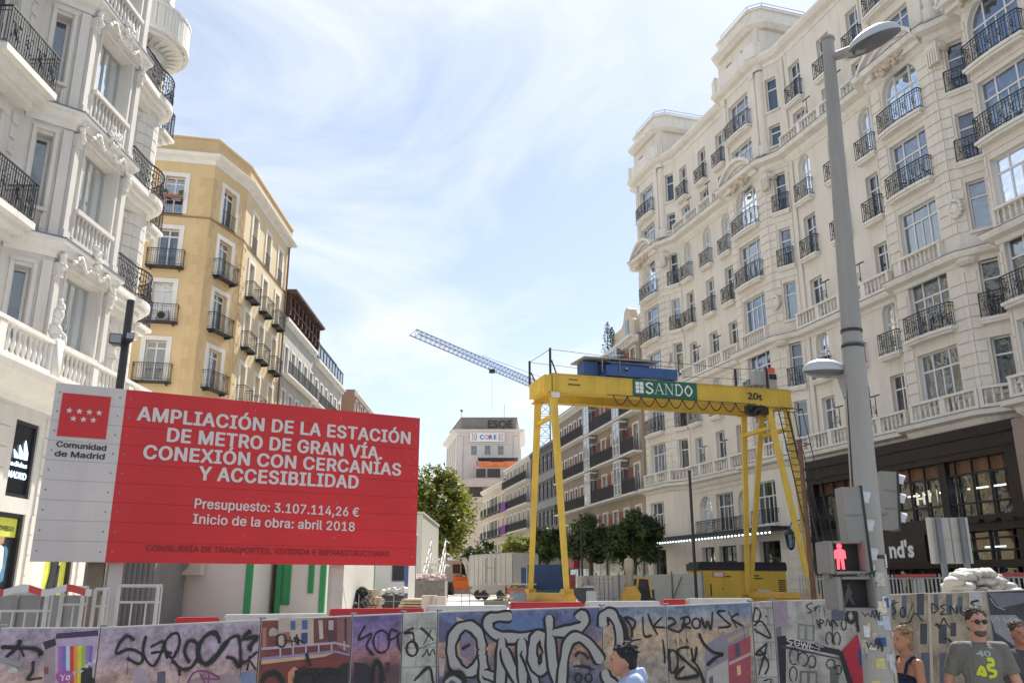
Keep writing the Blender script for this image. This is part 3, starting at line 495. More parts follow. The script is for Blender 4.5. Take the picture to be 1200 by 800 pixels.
def rail_mesh(w, proj, h=1.0, ornate=True, pitch=.13, bow=0.0, t=.011):
    """iron balcony guard on three sides; wall plane is y = 0, guard projects to y = -proj"""
    key = ('rail', round(w, 2), proj, h, ornate, pitch, bow, t)
    def make():
        mb = MB(); hw = w/2
        n = max(2, int(w/pitch))
        def fy(x): return -proj-bow*(1-(x/hw)**2)
        fpts = [(-hw+w*q/n, fy(-hw+w*q/n)) for q in range(n+1)]
        path = [(-hw, 0)]+fpts+[(hw, 0)]
        for z, rr in ((h, .026), (h-.13, .013), (.1, .015)):
            mb.tube([(x, y, z) for x, y in path], rr, 4)
        for i, (x, y) in enumerate(fpts):
            mb.bar((x, y, .0 if i % 4 == 0 else .1), (x, y, h), t*(1.5 if i % 4 == 0 else 1), n=4)
        ns = max(1, int(proj/pitch))
        for sx in (-hw, hw):
            for q in range(1, ns+1):
                mb.bar((sx, -proj*q/(ns+1), .1), (sx, -proj*q/(ns+1), h), t, n=4)
        if ornate:
            k = max(1, round(w/.55)); cell = w/k
            for q in range(k):
                cx = -hw+cell*(q+.5); y = fy(cx)-.012
                for sx in (-1, 1):
                    scroll(mb, cx+sx*cell*.22, .36, cell*.2, y, .015, sx, PI/2)
                    scroll(mb, cx+sx*cell*.22, .66, cell*.17, y, .014, -sx, -PI/2)
                mb.tube([(cx+.07*math.cos(a*PI/4), y-.005, .51+.09*math.sin(a*PI/4)) for a in range(9)], .014, 3)
        return mb.mesh('railing', M_iron)
    return memo(key, make)

def add_balcony(parent, fr, x, z, w, proj=.35, h=1.0, ornate=True, bow=0.0, slab=.12, smat=None, pitch=.13, corbel=False, t=.011):
    smat = smat or M_cream2
    key = ('slab', round(w, 2), proj, bow, slab, smat.name, corbel)
    def make():
        mb = MB(); hw = w/2+.05
        front = [(-hw+2*hw*q/8, -proj-.06-bow*(1-((-hw+2*hw*q/8)/hw)**2)) for q in range(9)] if bow else [(-hw, -proj-.06), (hw, -proj-.06)]
        poly = [(-hw, 0)]+front+[(hw, 0)]
        mb.prism(poly, -slab, 0)
        p2 = [(px*.94, py*.82) for px, py in poly]
        mb.prism(p2, -slab*1.9, -slab)
        if corbel:
            for sx in (-hw*.75, hw*.75-.14):
                mb.prism([(sx, 0), (sx, -proj*.7), (sx+.14, -proj*.7), (sx+.14, 0)], -slab*3.2, -slab*1.9)
        return mb.mesh('balcony', smat)
    o = link_mesh('balcony', memo(key, make), parent, fr.w(x, 0, z), fr.rz)
    c = bpy.data.objects.new('railing', rail_mesh(w, proj, h, ornate, pitch, bow, t)); COL.objects.link(c); c.parent = o
    return o

def baluster_prof(h): return [(.035, 0), (.05, .04*h), (.03, .12*h), (.062, .36*h), (.05, .5*h), (.028, .7*h), (.045, .9*h), (.045, h)]
def balustrade(parent, mats, pts, z, h=.75, pitch=.26, pier_every=2.6, name='balustrade', n=6, rail=.14):
    """pts: world (x, y) of the centre line"""
    mb = MB()
    for i in range(len(pts)-1):
        a = Vector(pts[i]); b = Vector(pts[i+1]); L = (b-a).length; d = (b-a)/L; fr = Frame((a.x, a.y, z), (d.x, d.y)); mb.fr = fr
        mb.box(0, L, -.13, .13, 0, .12); mb.box(-.02, L+.02, -rail, rail, h-.1, h)
        np_ = max(1, round(L/pier_every)); seg = L/np_
        for q in range(np_+1):
            mb.box(max(0, q*seg-.14), min(L, q*seg+.14), -.12, .12, .12, h-.1)
        for q in range(np_):
            x0 = q*seg+.2; x1 = (q+1)*seg-.2; k = max(1, int((x1-x0)/pitch))
            for j in range(k+1):
                x = x0+(x1-x0)*j/max(1, k)
                mb.lathe(x, 0, [(r, .12+zz) for r, zz in baluster_prof(h-.22)], n)
    mb.fr = None
    return wbuild(mb, name, mats, parent, smooth=False)

# ================================================================== RIGHT CREAM BUILDING
def build_right():
    O = Vector((9.8, 60.0)); d = Vector((.297, -.955)).normalized()
    F0 = Frame((O.x, O.y, 0), (d.x, d.y))
    root = thing('corner_building', 'tall cream building with turret bays and stone balustrades behind the crane and lamp post', 'building', F0.w(20, 6, 1.35))
    G = 1.3; L1 = 8.4; L2 = 14.75; L3 = 25.0; RF = 31.4
    bays = (.2, 12.7, 25.2)
    path = [(0, 0)]
    for b in bays:
        path += [(b, 0), (b+.5, -.68), (b+4.0, -.68)]
        path += [(b+4.0+.45*math.sin(a), -.68+.45*(1-math.cos(a))) for a in (R(25), R(50))]
        path += [(b+5.5, 0)]
    path = path[1:]
    path += [(31.2, 0), (31.45, -1.0), (42, -1.0)]
    fullpath = [(-.0, 14), (0, 0)]+path+[(42, 14)]
    W2 = [F0.w(x, y, 0).xy for x, y in fullpath]
    wmb = MB(); rows = []
    # rows: z0, height for bay windows, side windows, wall windows
    bay_rows = [(9.05, 2.25, 0, 0), (12.0, 2.45, 0, 1), (15.75, 1.95, 0, 2), (18.5, 2.5, 0, 1), (21.7, 2.85, 1, 1), (25.75, 1.45, 0, 3), (27.9, 2.3, 0, 1)]
    side_rows = [(9.1, 2.1, 0, 0), (12.0, 2.3, 0, 1), (15.6, 2.1, 0, 0), (18.6, 2.2, 0, 1), (21.8, 2.3, 0, 1), (25.8, 1.3, 0, 0), (28.0, 2.1, 0, 0)]
    wall_rows = [(9.1, 1.95, 0, 0), (12.0, 2.4, 1, 1), (15.85, 1.45, 0, 0), (18.5, 2.3, 0, 1), (21.7, 2.6, 1, 1), (25.75, 1.25, 0, 0), (27.6, 2.35, 0, 1)]
    cur = [0, 2, 0, 1, 2, 3, 0, 1, 0, 4]
    cnt = 0
    for i in range(len(fullpath)-1):
        P0 = F0.w(*fullpath[i], 0); P1 = F0.w(*fullpath[i+1], 0); L = (P1-P0).length
        fr = Frame((P0.x, P0.y, 0), ((P1-P0).x, (P1-P0).y)); wmb.fr = fr
        y0 = fullpath[i][1]; y1 = fullpath[i+1][1]; x0, x1 = fullpath[i][0], fullpath[i+1][0]
        cols = []; kind = None
        if y0 == -.68 and y1 == -.68: kind = 'bay'; cols = [(L/2, 2.15, bay_rows)]
        elif y0 > -.68 and y0 < -.3 and y1 == 0 and L > .8: kind = 'side'; cols = [(L*.54, .72, side_rows)]
        elif y0 == 0 and y1 == 0 and L > 5:
            kind = 'wall'; s0 = x0
            ss = (6.75, 9.3, 11.6) if x0 < 10 else (19.55, 22.05, 24.4)
            cols = [(s-s0, .98, wall_rows) for s in ss]
        elif y0 == -1.0 and y1 == -1.0:
            kind = 'dwall'; cols = [(1.35, 2.3, bay_rows), (5.2, 1.0, wall_rows), (8.6, 2.3, bay_rows)]
        holes = []
        for cx, w, rws in cols:
            for (z, h, ar, bal) in rws: holes.append((cx-w/2, cx+w/2, z, z+h)+(('arch',) if ar else ()))
        ztop = RF
        zb = L1
        wall(wmb, 0, L, zb, ztop, holes, 0, .24)
        if kind in ('bay', 'side', 'dwall') or (abs(y0-y1) > .001 and L < 1.0 and y0 < 0 and y1 > -.68):
            for za, zc in ((L1+.9, L2-.7), (L2+.9, L3-1.0), ):
                rustic(wmb, .0, L, za, zc, holes, 0, .05, .47, .07)
        for cx, w, rws in cols:
            for ri, (z, h, ar, bal) in enumerate(rws):
                cnt += 1
                add_window(root, fr, cx, z, w, h, .2, lights=3 if w > 2 else (2 if w > .9 else 1), arch=bool(ar), transom=.68 if not ar else .6,
                           gl=(M_glass_b if w > 1.5 or (cnt*7) % 5 == 0 else M_glass), curtain=cur[(cnt*3+ri) % 10])
                # sill and surround
                if not bal: wmb.box(cx-w/2-.1, cx+w/2+.1, -.1, .05, z-.12, z-.003)
                if bal == 1:
                    add_balcony(root, fr, cx, z-.03, w+(.35 if w > 1.5 else .25), .3 if kind != 'side' else .16, .98, True, .1 if w > 1.5 else 0)
                if bal == 2 or bal == 3:
                    a = fr.w(cx-w/2-.1, -.12, 0).xy; b = fr.w(cx+w/2+.1, -.12, 0).xy
                    balustrade(root, M_cream2, [a, b], z-.92 if bal == 2 else z-.6, .82 if bal == 2 else .55, .24, 9)
    # pilasters on the bay fronts, upper floors and the pillars' capitals
    wmb.fr = F0
    for b in bays+(30.9,):
        yb = -.68 if b < 30 else -1.0
        for sx in ((b+.86), (b+3.98)):
            if b > 30: sx = b+.8+(sx-b-.8)*1.0
            wmb.box(sx-.16, sx+.16, yb-.1, yb-.002, L3+.9, RF-.5)
            wmb.box(sx-.24, sx+.24, yb-.2, yb-.1, L3+.5, L3+1.3)
            wmb.box(sx-.22, sx+.22, yb-.16, yb-.1, RF-.9, RF-.5)
        # round pillar, arcs between front and flank
        if b < 30:
            for z0, z1, rr in ((L3+.4, L3+1.1, .42), (L3+1.1, RF-.6, .30), (RF-.6, RF-.1, .42)):
                wmb.lathe(b+4.28, -.42, [(rr*.9, z0), (rr, z0+.06), (rr, z1-.06), (rr*.9, z1)], 14)
            for z in (L2-.5, L3-1.15):
                wmb.lathe(b+4.28, -.42, [(.36, z), (.5, z+.12), (.5, z+.3), (.4, z+.4)], 14)
            # fluted console under the main cornice
            for q in range(5):
                wmb.box(b+4.08+q*.13, b+4.16+q*.13, -.84, -.68, L3-1.75, L3-.75)
    wmb.fr = None
    w = wbuild(wmb, 'wall', [M_cream], root)
    # cornices
    def cornice(z, prof, name='cornice', m=M_cream2, pth=None):
        mb = MB(); sweep(mb, pth or W2, [(o, z+q) for o, q in prof]); return wbuild(mb, name, m, root)
    cornice(L1, [(-.1, -.75), (.06, -.75), (.1, -.55), (.22, -.45), (.3, -.25), (.62, -.18), (.66, -.03), (.66, 0), (-.1, 0)])
    cornice(L2, [(-.1, -.45), (.05, -.45), (.12, -.3), (.42, -.22), (.5, -.06), (.5, 0), (-.1, 0)])
    cornice(L3, [(-.1, -.68), (.05, -.68), (.1, -.6), (.2, -.5), (.26, -.3), (.66, -.22), (.74, -.05), (.74, 0), (-.1, 0)])
    for z, o_ in ((L2, .5), (L3, .74), (L1, .66)):
        mb = MB(); sweep(mb, W2, [(-.05, z+.001), (o_+.02, z+.001), (o_+.02, z+.035), (-.05, z+.06)]); wbuild(mb, 'flashing', M_zinc, root)
    cornice(RF, [(-.3, -.5), (.05, -.5), (.12, -.3), (.4, -.2), (.55, -.02), (.55, .12), (-.3, .12)], 'cornice')
    mb = MB(); sweep(mb, W2, [(-.3, RF+.12), (.52, RF+.12), (.5, RF+.2), (.1, RF+.55), (-.3, RF+.55)]); wbuild(mb, 'parapet', M_cream2, root)
    # balustrades on the ledges between the bays
    for (a, b) in ((5.6, 12.7), (18.2, 25.2)):
        for z in (L1, L2, L3):
            balustrade(root, M_cream2, [F0.w(a+.1, -.36, 0).xy, F0.w(b-.1, -.36, 0).xy], z+.06, .85, .25, 1.7)
    for b in bays:
        yb = -1.05
        balustrade(root, M_cream2, [F0.w(b+.9, yb, 0).xy, F0.w(b+4.4, yb, 0).xy, F0.w(b+6.0, -.2, 0).xy], L1+.06, .8, .25, 1.7)
    balustrade(root, M_cream2, [F0.w(31.3, -1.36, 0).xy, F0.w(41.9, -1.36, 0).xy], L1+.06, .8, .25, 1.7)
    balustrade(root, M_cream2, [F0.w(31.3, -1.4, 0).xy, F0.w(41.9, -1.4, 0).xy], L3+.06, .8, .25, 1.7)
    # segmental hood with carved cartouche over each arched bay window
    for b in bays+(30.9,):
        yb = -.68 if b < 30 else -1.0
        cx = b+2.35 if b < 30 else 31.45+1.35
        mb = MB(F0); n = 14
        for q in range(n):
            t0 = -1+2*q/n; t1 = -1+2*(q+1)/n
            z0 = L3-.15+.95*math.cos(t0*PI/2)**.8; z1 = L3-.15+.95*math.cos(t1*PI/2)**.8
            xa = cx+1.75*t0; xb = cx+1.75*t1
            for (ya, yc, dz0, dz1) in ((yb-.8, yb, .0, .22), (yb-.55, yb-.01, -.22, 0)):
                pts = [(xa, ya, z0+dz0), (xb, ya, z1+dz0), (xb, ya, z1+dz1), (xa, ya, z0+dz1), (xa, yc, z0+dz0), (xb, yc, z1+dz0), (xb, yc, z1+dz1), (xa, yc, z0+dz1)]
                for f in ((0, 1, 2, 3), (4, 7, 6, 5), (0, 4, 5, 1), (3, 2, 6, 7)): mb.face([pts[k] for k in f])
        mb.plate([(cx-1.7, L3-.5)]+[(cx+1.7*(-1+2*q/n), L3-.2+.9*math.cos((-1+2*q/n)*PI/2)**.8) for q in range(n+1)]+[(cx+1.7, L3-.5)], yb-.4, yb-.02)
        wbuild(mb, 'hood_moulding', M_cream2, root)
        mb = MB(F0); random.seed(int(b*10))
        for q in range(26):
            a = random.uniform(0, PI); r = random.uniform(.3, 1.35)
            x = cx+r*math.cos(a); z = L3-.55+.75*math.sin(a)*r/1.3+random.uniform(-.25, .1)
            mb.ball((x, yb-.42, z), random.uniform(.1, .2), .14, random.uniform(.08, .2), 7, 5, jit=.15)
        mb.ball((cx, yb-.48, L3-.1), .3, .2, .42, 10, 7)
        wbuild(mb, 'carving', M_orn, root, smooth=True)
        if b < 30:   # wreath on the pillar, third floor
            mb = MB(F0)
            for q in range(14):
                a = 2*PI*q/14
                mb.ball((b+4.25+.3*math.cos(a), -.70+.0*q, 16.7+.36*math.sin(a)), .1, .1, .1, 6, 5, jit=.2)
            mb.ball((b+4.25, -.66, 16.7), .2, .12, .25, 8, 6)
            wbuild(mb, 'carving', M_cream2, root, smooth=True)
    # fan-shaped iron brackets standing on the ledges
    for s in (8.05, 10.5, 20.8, 23.3):
        for z in (L1, L2, L3):
            mb = MB(F0); base = z+.9
            mb.bar((s, -.4, base), (s, -.4, base+.95), .02, n=4); mb.bar((s-.3, -.4, base+.97), (s+.3, -.4, base+.97), .035, n=4)
            for q in range(5):
                a = PI*(.5+.42*q/4)
                mb.tube([(s, -.4, base+.15), (s+.45*math.cos(a), -.4, base+.15+.6*math.sin(a)*(.7+.3*q/4)), (s+.55*math.cos(a), -.4, base+.1+.4*math.sin(a))], .012, 3)
            wbuild(mb, 'bracket', M_iron, root)
    # turret storeys above the roof
    for b in bays[:3]:
        mb = MB(F0)
        x0, x1, y0, y1 = b+.3, b+4.5, -.6, 3.0
        fr = F0; holes = [(b+1.2, b+1.85, RF+.75, RF+1.75), (b+2.9, b+3.55, RF+.75, RF+1.75)]
        wall(mb, x0, x1, RF+.1, RF+2.35, holes, y0, .3)
        mb.face([(x0, y0, RF), (x0, y1, RF), (x0, y1, RF+2.35), (x0, y0, RF+2.35)])
        mb.face([(x1, y0, RF), (x1, y1, RF), (x1, y1, RF+2.35), (x1, y0, RF+2.35)])
        mb.face([(x0, y1, RF), (x1, y1, RF), (x1, y1, RF+2.35), (x0, y1, RF+2.35)])
        mb.box(x0+.4, x1-.4, y0+1, y1-.3, RF, RF+2.3)
        mb.box(x1+.002, x1+.09, y0+.2, y0+.7, RF+.2, RF+2.1); mb.box(x1+.002, x1+.09, y0+1.9, y0+2.4, RF+.2, RF+2.1)
        t = wbuild(mb, 'turret', M_cream, root)
        pth = [F0.w(x, y, 0).xy for x, y in ((x0, y1), (x0, y0+.6), (x0+.5, y0), (x1-.5, y0), (x1, y0+.6), (x1, y1))]
        mb = MB(); sweep(mb, pth, [(-.3, RF+2.35), (.25, RF+2.3), (.55, RF+2.5), (.6, RF+2.7), (-.3, RF+2.75)], closed=False)
        mb.fr = F0; mb.prism([(x0, y1), (x0, y0), (x1, y0), (x1, y1)], RF+2.5, RF+2.72)
        mb.prism([(x0-.1, y1), (x0-.1, y0+.45), (x0+.4, y0-.1), (x1-.4, y0-.1), (x1+.1, y0+.45), (x1+.1, y1)], RF+2.7, RF+3.6)
        mb.prism([(x0-.25, y1), (x0-.25, y0+.4), (x0+.35, y0-.25), (x1-.35, y0-.25), (x1+.25, y0+.4), (x1+.25, y1)], RF+3.6, RF+3.72)
        c = wbuild(mb, 'turret_roof', M_cream2, root)
        for h_ in holes: add_window(root, Frame(tuple(F0.w(0, y0, 0)), F0.d.xy), (h_[0]+h_[1])/2, h_[2], .65, 1.0, .2, lights=2, transom=.6)
        mb = MB(); P = [F0.w(x, y, RF+3.72) for x, y in ((x0, y1), (x0, y0+.5), (x0+.6, y0), (x1-.6, y0), (x1, y0+.6), (x1, y1))]
        for hz in (.25, .45): mb.tube([p+Vector((0, 0, hz)) for p in P], .02, 4)
        for p in P: mb.bar(p, p+Vector((0, 0, .45)), .02, n=4)
        wbuild(mb, 'roof_railing', M_zinc, root)
        # balcony wall at the foot of the turret
        mb = MB(F0)
        mb.prism([(b+.9, -1.2), (b+4.1, -1.2), (b+4.1, -.95), (b+.9, -.95)], RF+.12, RF+.9)
        mb.prism([(b+4.1, -1.3), (b+4.9, -1.0), (b+4.9, -.6), (b+4.1, -.6)], RF+.12, RF+1.05)
        mb.prism([(b+.3, -1.15), (b+.9, -1.3), (b+.9, -.7), (b+.3, -.6)], RF+.12, RF+1.05)
        wbuild(mb, 'parapet', M_cream2, root)
    for s_ in (12.45, 18.65, 24.95):
        mb = MB(F0); mb.bar((s_, -.09, L1+.1), (s_, -.09, RF-.6), .06, n=8); wbuild(mb, 'drainpipe', M_cream2, root)
    # back, roof slab and solid core coloured dark, standing in for unlit interiors
    mb = MB(F0); mb.prism([(.9, 13), (.9, 1.0), (30, 1.0), (41, 1.0), (41, 13)], 1.3, RF-.1); wbuild(mb, 'unlit_core', M_dark, root)
    mb = MB(F0); mb.face([(0, 0, RF), (31.2, 0, RF), (31.45, -1, RF), (42, -1, RF), (42, 14, RF), (0, 14, RF)]); mb.face([(0, 14, 1.3), (42, 14, 1.3), (42, 14, RF), (0, 14, RF)]); wbuild(mb, 'roof', M_zinc, root)
    # ---------------- ground storey
    gp = [(0, 14), (0, 0)]+[(b_, 0) for b_ in ()]+[(.2, 0), (.9, -1.0), (4.2, -1.0), (4.75, -.75), (5.9, 0), (12.7, 0), (13.4, -1.0), (16.7, -1.0), (17.25, -.75), (18.45, 0)]
    gm = MB(); 
    for i in range(len(gp)-1):
        P0 = F0.w(*gp[i], 0); P1 = F0.w(*gp[i+1], 0); L = (P1-P0).length; fr = Frame((P0.x, P0.y, 0), ((P1-P0).x, (P1-P0).y)); gm.fr = fr
        holes = []; wins = []
        if gp[i][1] == 0 and L > 5: wins = [(1.2, 1.5), (3.4, 1.9), (5.6, 1.5)]
        elif L > 3 and gp[i][1] == -1.0: wins = [(L/2, 1.9)]
        for cx, w in wins:
            holes.append((cx-w/2, cx+w/2, 5.15, 7.35)+(('arch',) if w < 1.8 else ())); holes.append((cx-w/2, cx+w/2, 1.36, 4.3))
        wall(gm, 0, L, G, L1-.5, holes, 0, .35)
        if gp[i][1] <= 0: rustic(gm, 0, L, 1.4, 4.4, holes, 0, .03, .5, .04)
        for cx, w in wins:
            add_window(root, fr, cx, 5.15, w, 2.2, .2, lights=3 if w > 1.8 else 2, arch=w < 1.8, transom=.65, curtain=2)
            add_balcony(root, fr, cx, 5.1, w+.3, .25, .75, False, 0, .1)
            add_window(root, fr, cx, 1.4, w, 2.9, .25, lights=2, transom=.7, fmat=M_iron, gl=M_shop)
    gm.fr = None; wbuild(gm, 'ground_storey', M_cream, root)
    # ground storey under bay C and D: dark shopfront
    return root, F0

RB, FR = build_right()

def shopfront(root, F0):
    M_blk = mat('dark_shopfront_metal', (.018, .015, .018), .3, .35, 2)
    M_cop = mat('copper_mosaic', (.20, .10, .055), .5, .55, 14, .4, 30)
    M_gran = mat('pink_granite', (.33, .24, .205), .55, .12, 14, .1, 60)
    M_grey = mat('shop_interior_grey', (.09, .095, .105), .6, .4, 1.2)
    M_lampw = mat('shop_strip_lamp', (.8, .8, .8), .5, 0, emit=(1, .97, .9), emit_s=1.6)
    # facade plane slightly proud, from s = 18.5 to 31.9 then granite
    x0, x1 = 18.46, 30.7
    yf = -.9
    mb = MB(F0)
    mb.box(x0, x1, yf, 2.0, 6.75, 7.9)                       # fascia
    mb.box(x0, x0+.5, yf, .6, 1.3, 6.75); mb.box(x1-.55, x1, yf, .6, 1.3, 6.75)
    mb.box(x0+4.6, x0+4.95, yf+.1, .5, 1.3, 6.75); mb.box(x0+8.4, x0+8.7, yf+.1, .5, 1.3, 6.75)
    mb.box(x0+.5, x1-.55, yf+.12, .3, 4.3, 4.62)
    mb.box(x0, x1+6, yf-.25, yf, 4.02, 4.3)
    mb.box(x0, x1+6, yf-.3, yf, 2.72, 2.98)
    for q in range(11): mb.box(x0+.9+q*1.05, x0+.96+q*1.05, yf+.1, yf+.25, 1.35, 4.3)
    for z in (3.3, 3.75, 2.2): mb.box(x0+7.6, x1-.55, yf+.12, yf+.2, z, z+.06)
    for q in range(6): mb.box(x0+7.9+q*.75, x0+8.35+q*.75, yf-.5, yf-.26, 4.3, 4.42)
    mb.box(x0, x1, yf-.06, yf-.002, 7.0, 7.12); mb.box(x0, x1, yf-.1, yf-.002, 7.5, 7.62)
    for k in range(14):
        x = x0+.9+k*.82
        mb.box(x-.03, x+.03, yf+.18, yf+.26, 4.6, 6.75)
    for z in (5.1, 6.2): mb.box(x0+.5, x1-.55, yf+.17, yf+.27, z-.03, z+.03)
    wbuild(mb, 'shopfront', M_blk, root)
    mb = MB(F0); mb.box(x0+.5, x1-.55, yf+.34, yf+.4, 6.22, 6.74)
    for q in (2.7, 5.6, 7.6, 9.6): mb.box(x0+q, x0+q+.25, yf+.32, yf+.36, 1.4, 6.2); mb.box(x1-.95, x1-.56, yf+.3, yf+.33, 3.2, 6.7); mb.box(x0+.52, x0+2.6, yf+.3, yf+.33, 5.6, 6.7); wbuild(mb, 'mosaic_panel', M_cop, root)
    mb = MB(F0); mb.face([(x0+.5, yf+.3, 1.35), (x1-.55, yf+.3, 1.35), (x1-.55, yf+.3, 6.22), (x0+.5, yf+.3, 6.22)]); wbuild(mb, 'pane', M_shop, root)
    mb = MB(F0); mb.box(x0, x1, 2.2, 2.4, 1.35, 7.8); mb.box(x0+3, x0+3.6, .6, 1.2, 1.35, 6); mb.box(x0+7, x0+7.6, .6, 1.2, 1.35, 6)
    mb.box(x0, x1, .2, 2.2, 4.3, 4.5)
    mb.box(x1-.02, x1, -.3, 2.3, 1.35, 7.8)
    wbuild(mb, 'shop_interior', M_grey, root)
    mb = MB(F0)
    for k in range(7): mb.box(x0+5.4+k*.9, x0+6.05+k*.9, .2, .28, 5.72, 5.78)
    mb.box(x0+6.3, x0+9.5, .8, .86, 3.5, 3.56); mb.box(x0+1, x0+3.0, .8, .86, 5.3, 5.36)
    wbuild(mb, 'strip_lamp', M_lampw, root)
    mb = MB(F0)
    for (xx, zz) in ((x0+6.0, 5.45), (x0+6.7, 5.5), (x0+7.4, 5.55)):
        mb.box(xx, xx+.09, .1, .14, zz-.1, zz+.4); mb.box(xx+.09, xx+.38, .1, .14, zz+.11, zz+.19)
        if xx < x0+7: mb.box(xx+.38, xx+.46, .1, .14, zz-.1, zz+.4)
    wbuild(mb, 'lit_letter', mat('warm_lit_letter', (.8, .7, .5), .5, 0, emit=(1, .85, .6), emit_s=.8), root)
    mb = MB(F0)
    mb.box(x1+.0, 42, -.95, 1.8, 1.3, 7.85)
    for z in (2.6, 3.9, 5.2, 6.5): mb.box(x1+.01, 42, -.962, -.949, z, z+.015)
    wbuild(mb, 'granite_pier', M_gran, root)
    mb = MB(F0); mb.box(x1+1.2, x1+4, -.99, -.951, 2.98, 4.02); mb.box(x1+1.2, x1+1.4, -1.0, -.99, 1.4, 2.7); wbuild(mb, 'shop_window', M_blk, root)
    mb = MB(F0); mb.box(x1+1.45, x1+3.6, -1.0, -.992, 3.1, 3.9); wbuild(mb, 'granite_panel', M_gran, root)
    # letters on the dark band
    mb = MB(F0); put_text(mb, "nd's", x0+5.55, 3.2, .66, y=yf-.31, bold=.035); wbuild(mb, 'lettering', mat('sign_letters_white', (.8, .8, .8), .5, 0), root)
    mb = MB(F0); mb.box(x0+4.9, x0+7.6, yf-.3, yf+.1, 2.98, 4.02); wbuild(mb, 'name_band', M_blk, root)
shopfront(RB, FR)

# awning with a string of lamps along the left part of the ground storey
def awning():
    t = thing('cafe_awning', 'long dark awning edged with small white lamps on the cream corner building', 'awning', FR.w(8, -1.2, 4.6))
    mb = MB(FR); mb.plate([(1.0, 4.75), (17.0, 4.75), (17.0, 4.93), (1.0, 4.93)], -2.1, -1.05); mb.box(1.0, 17, -2.14, -2.1, 4.55, 4.93)
    wbuild(mb, 'canopy', mat('awning_black', (.03, .035, .04), .6, .2, 3), t)
    mb = MB(FR)
    for k in range(46): mb.ball((1.2+k*.35, -2.19, 4.6), .045, .045, .045, 6, 4)
    wbuild(mb, 'string_lamp', mat('small_lamp', (.9, .9, .9), .4, 0, emit=(.85, 1, 1), emit_s=2.2), t)
awning()
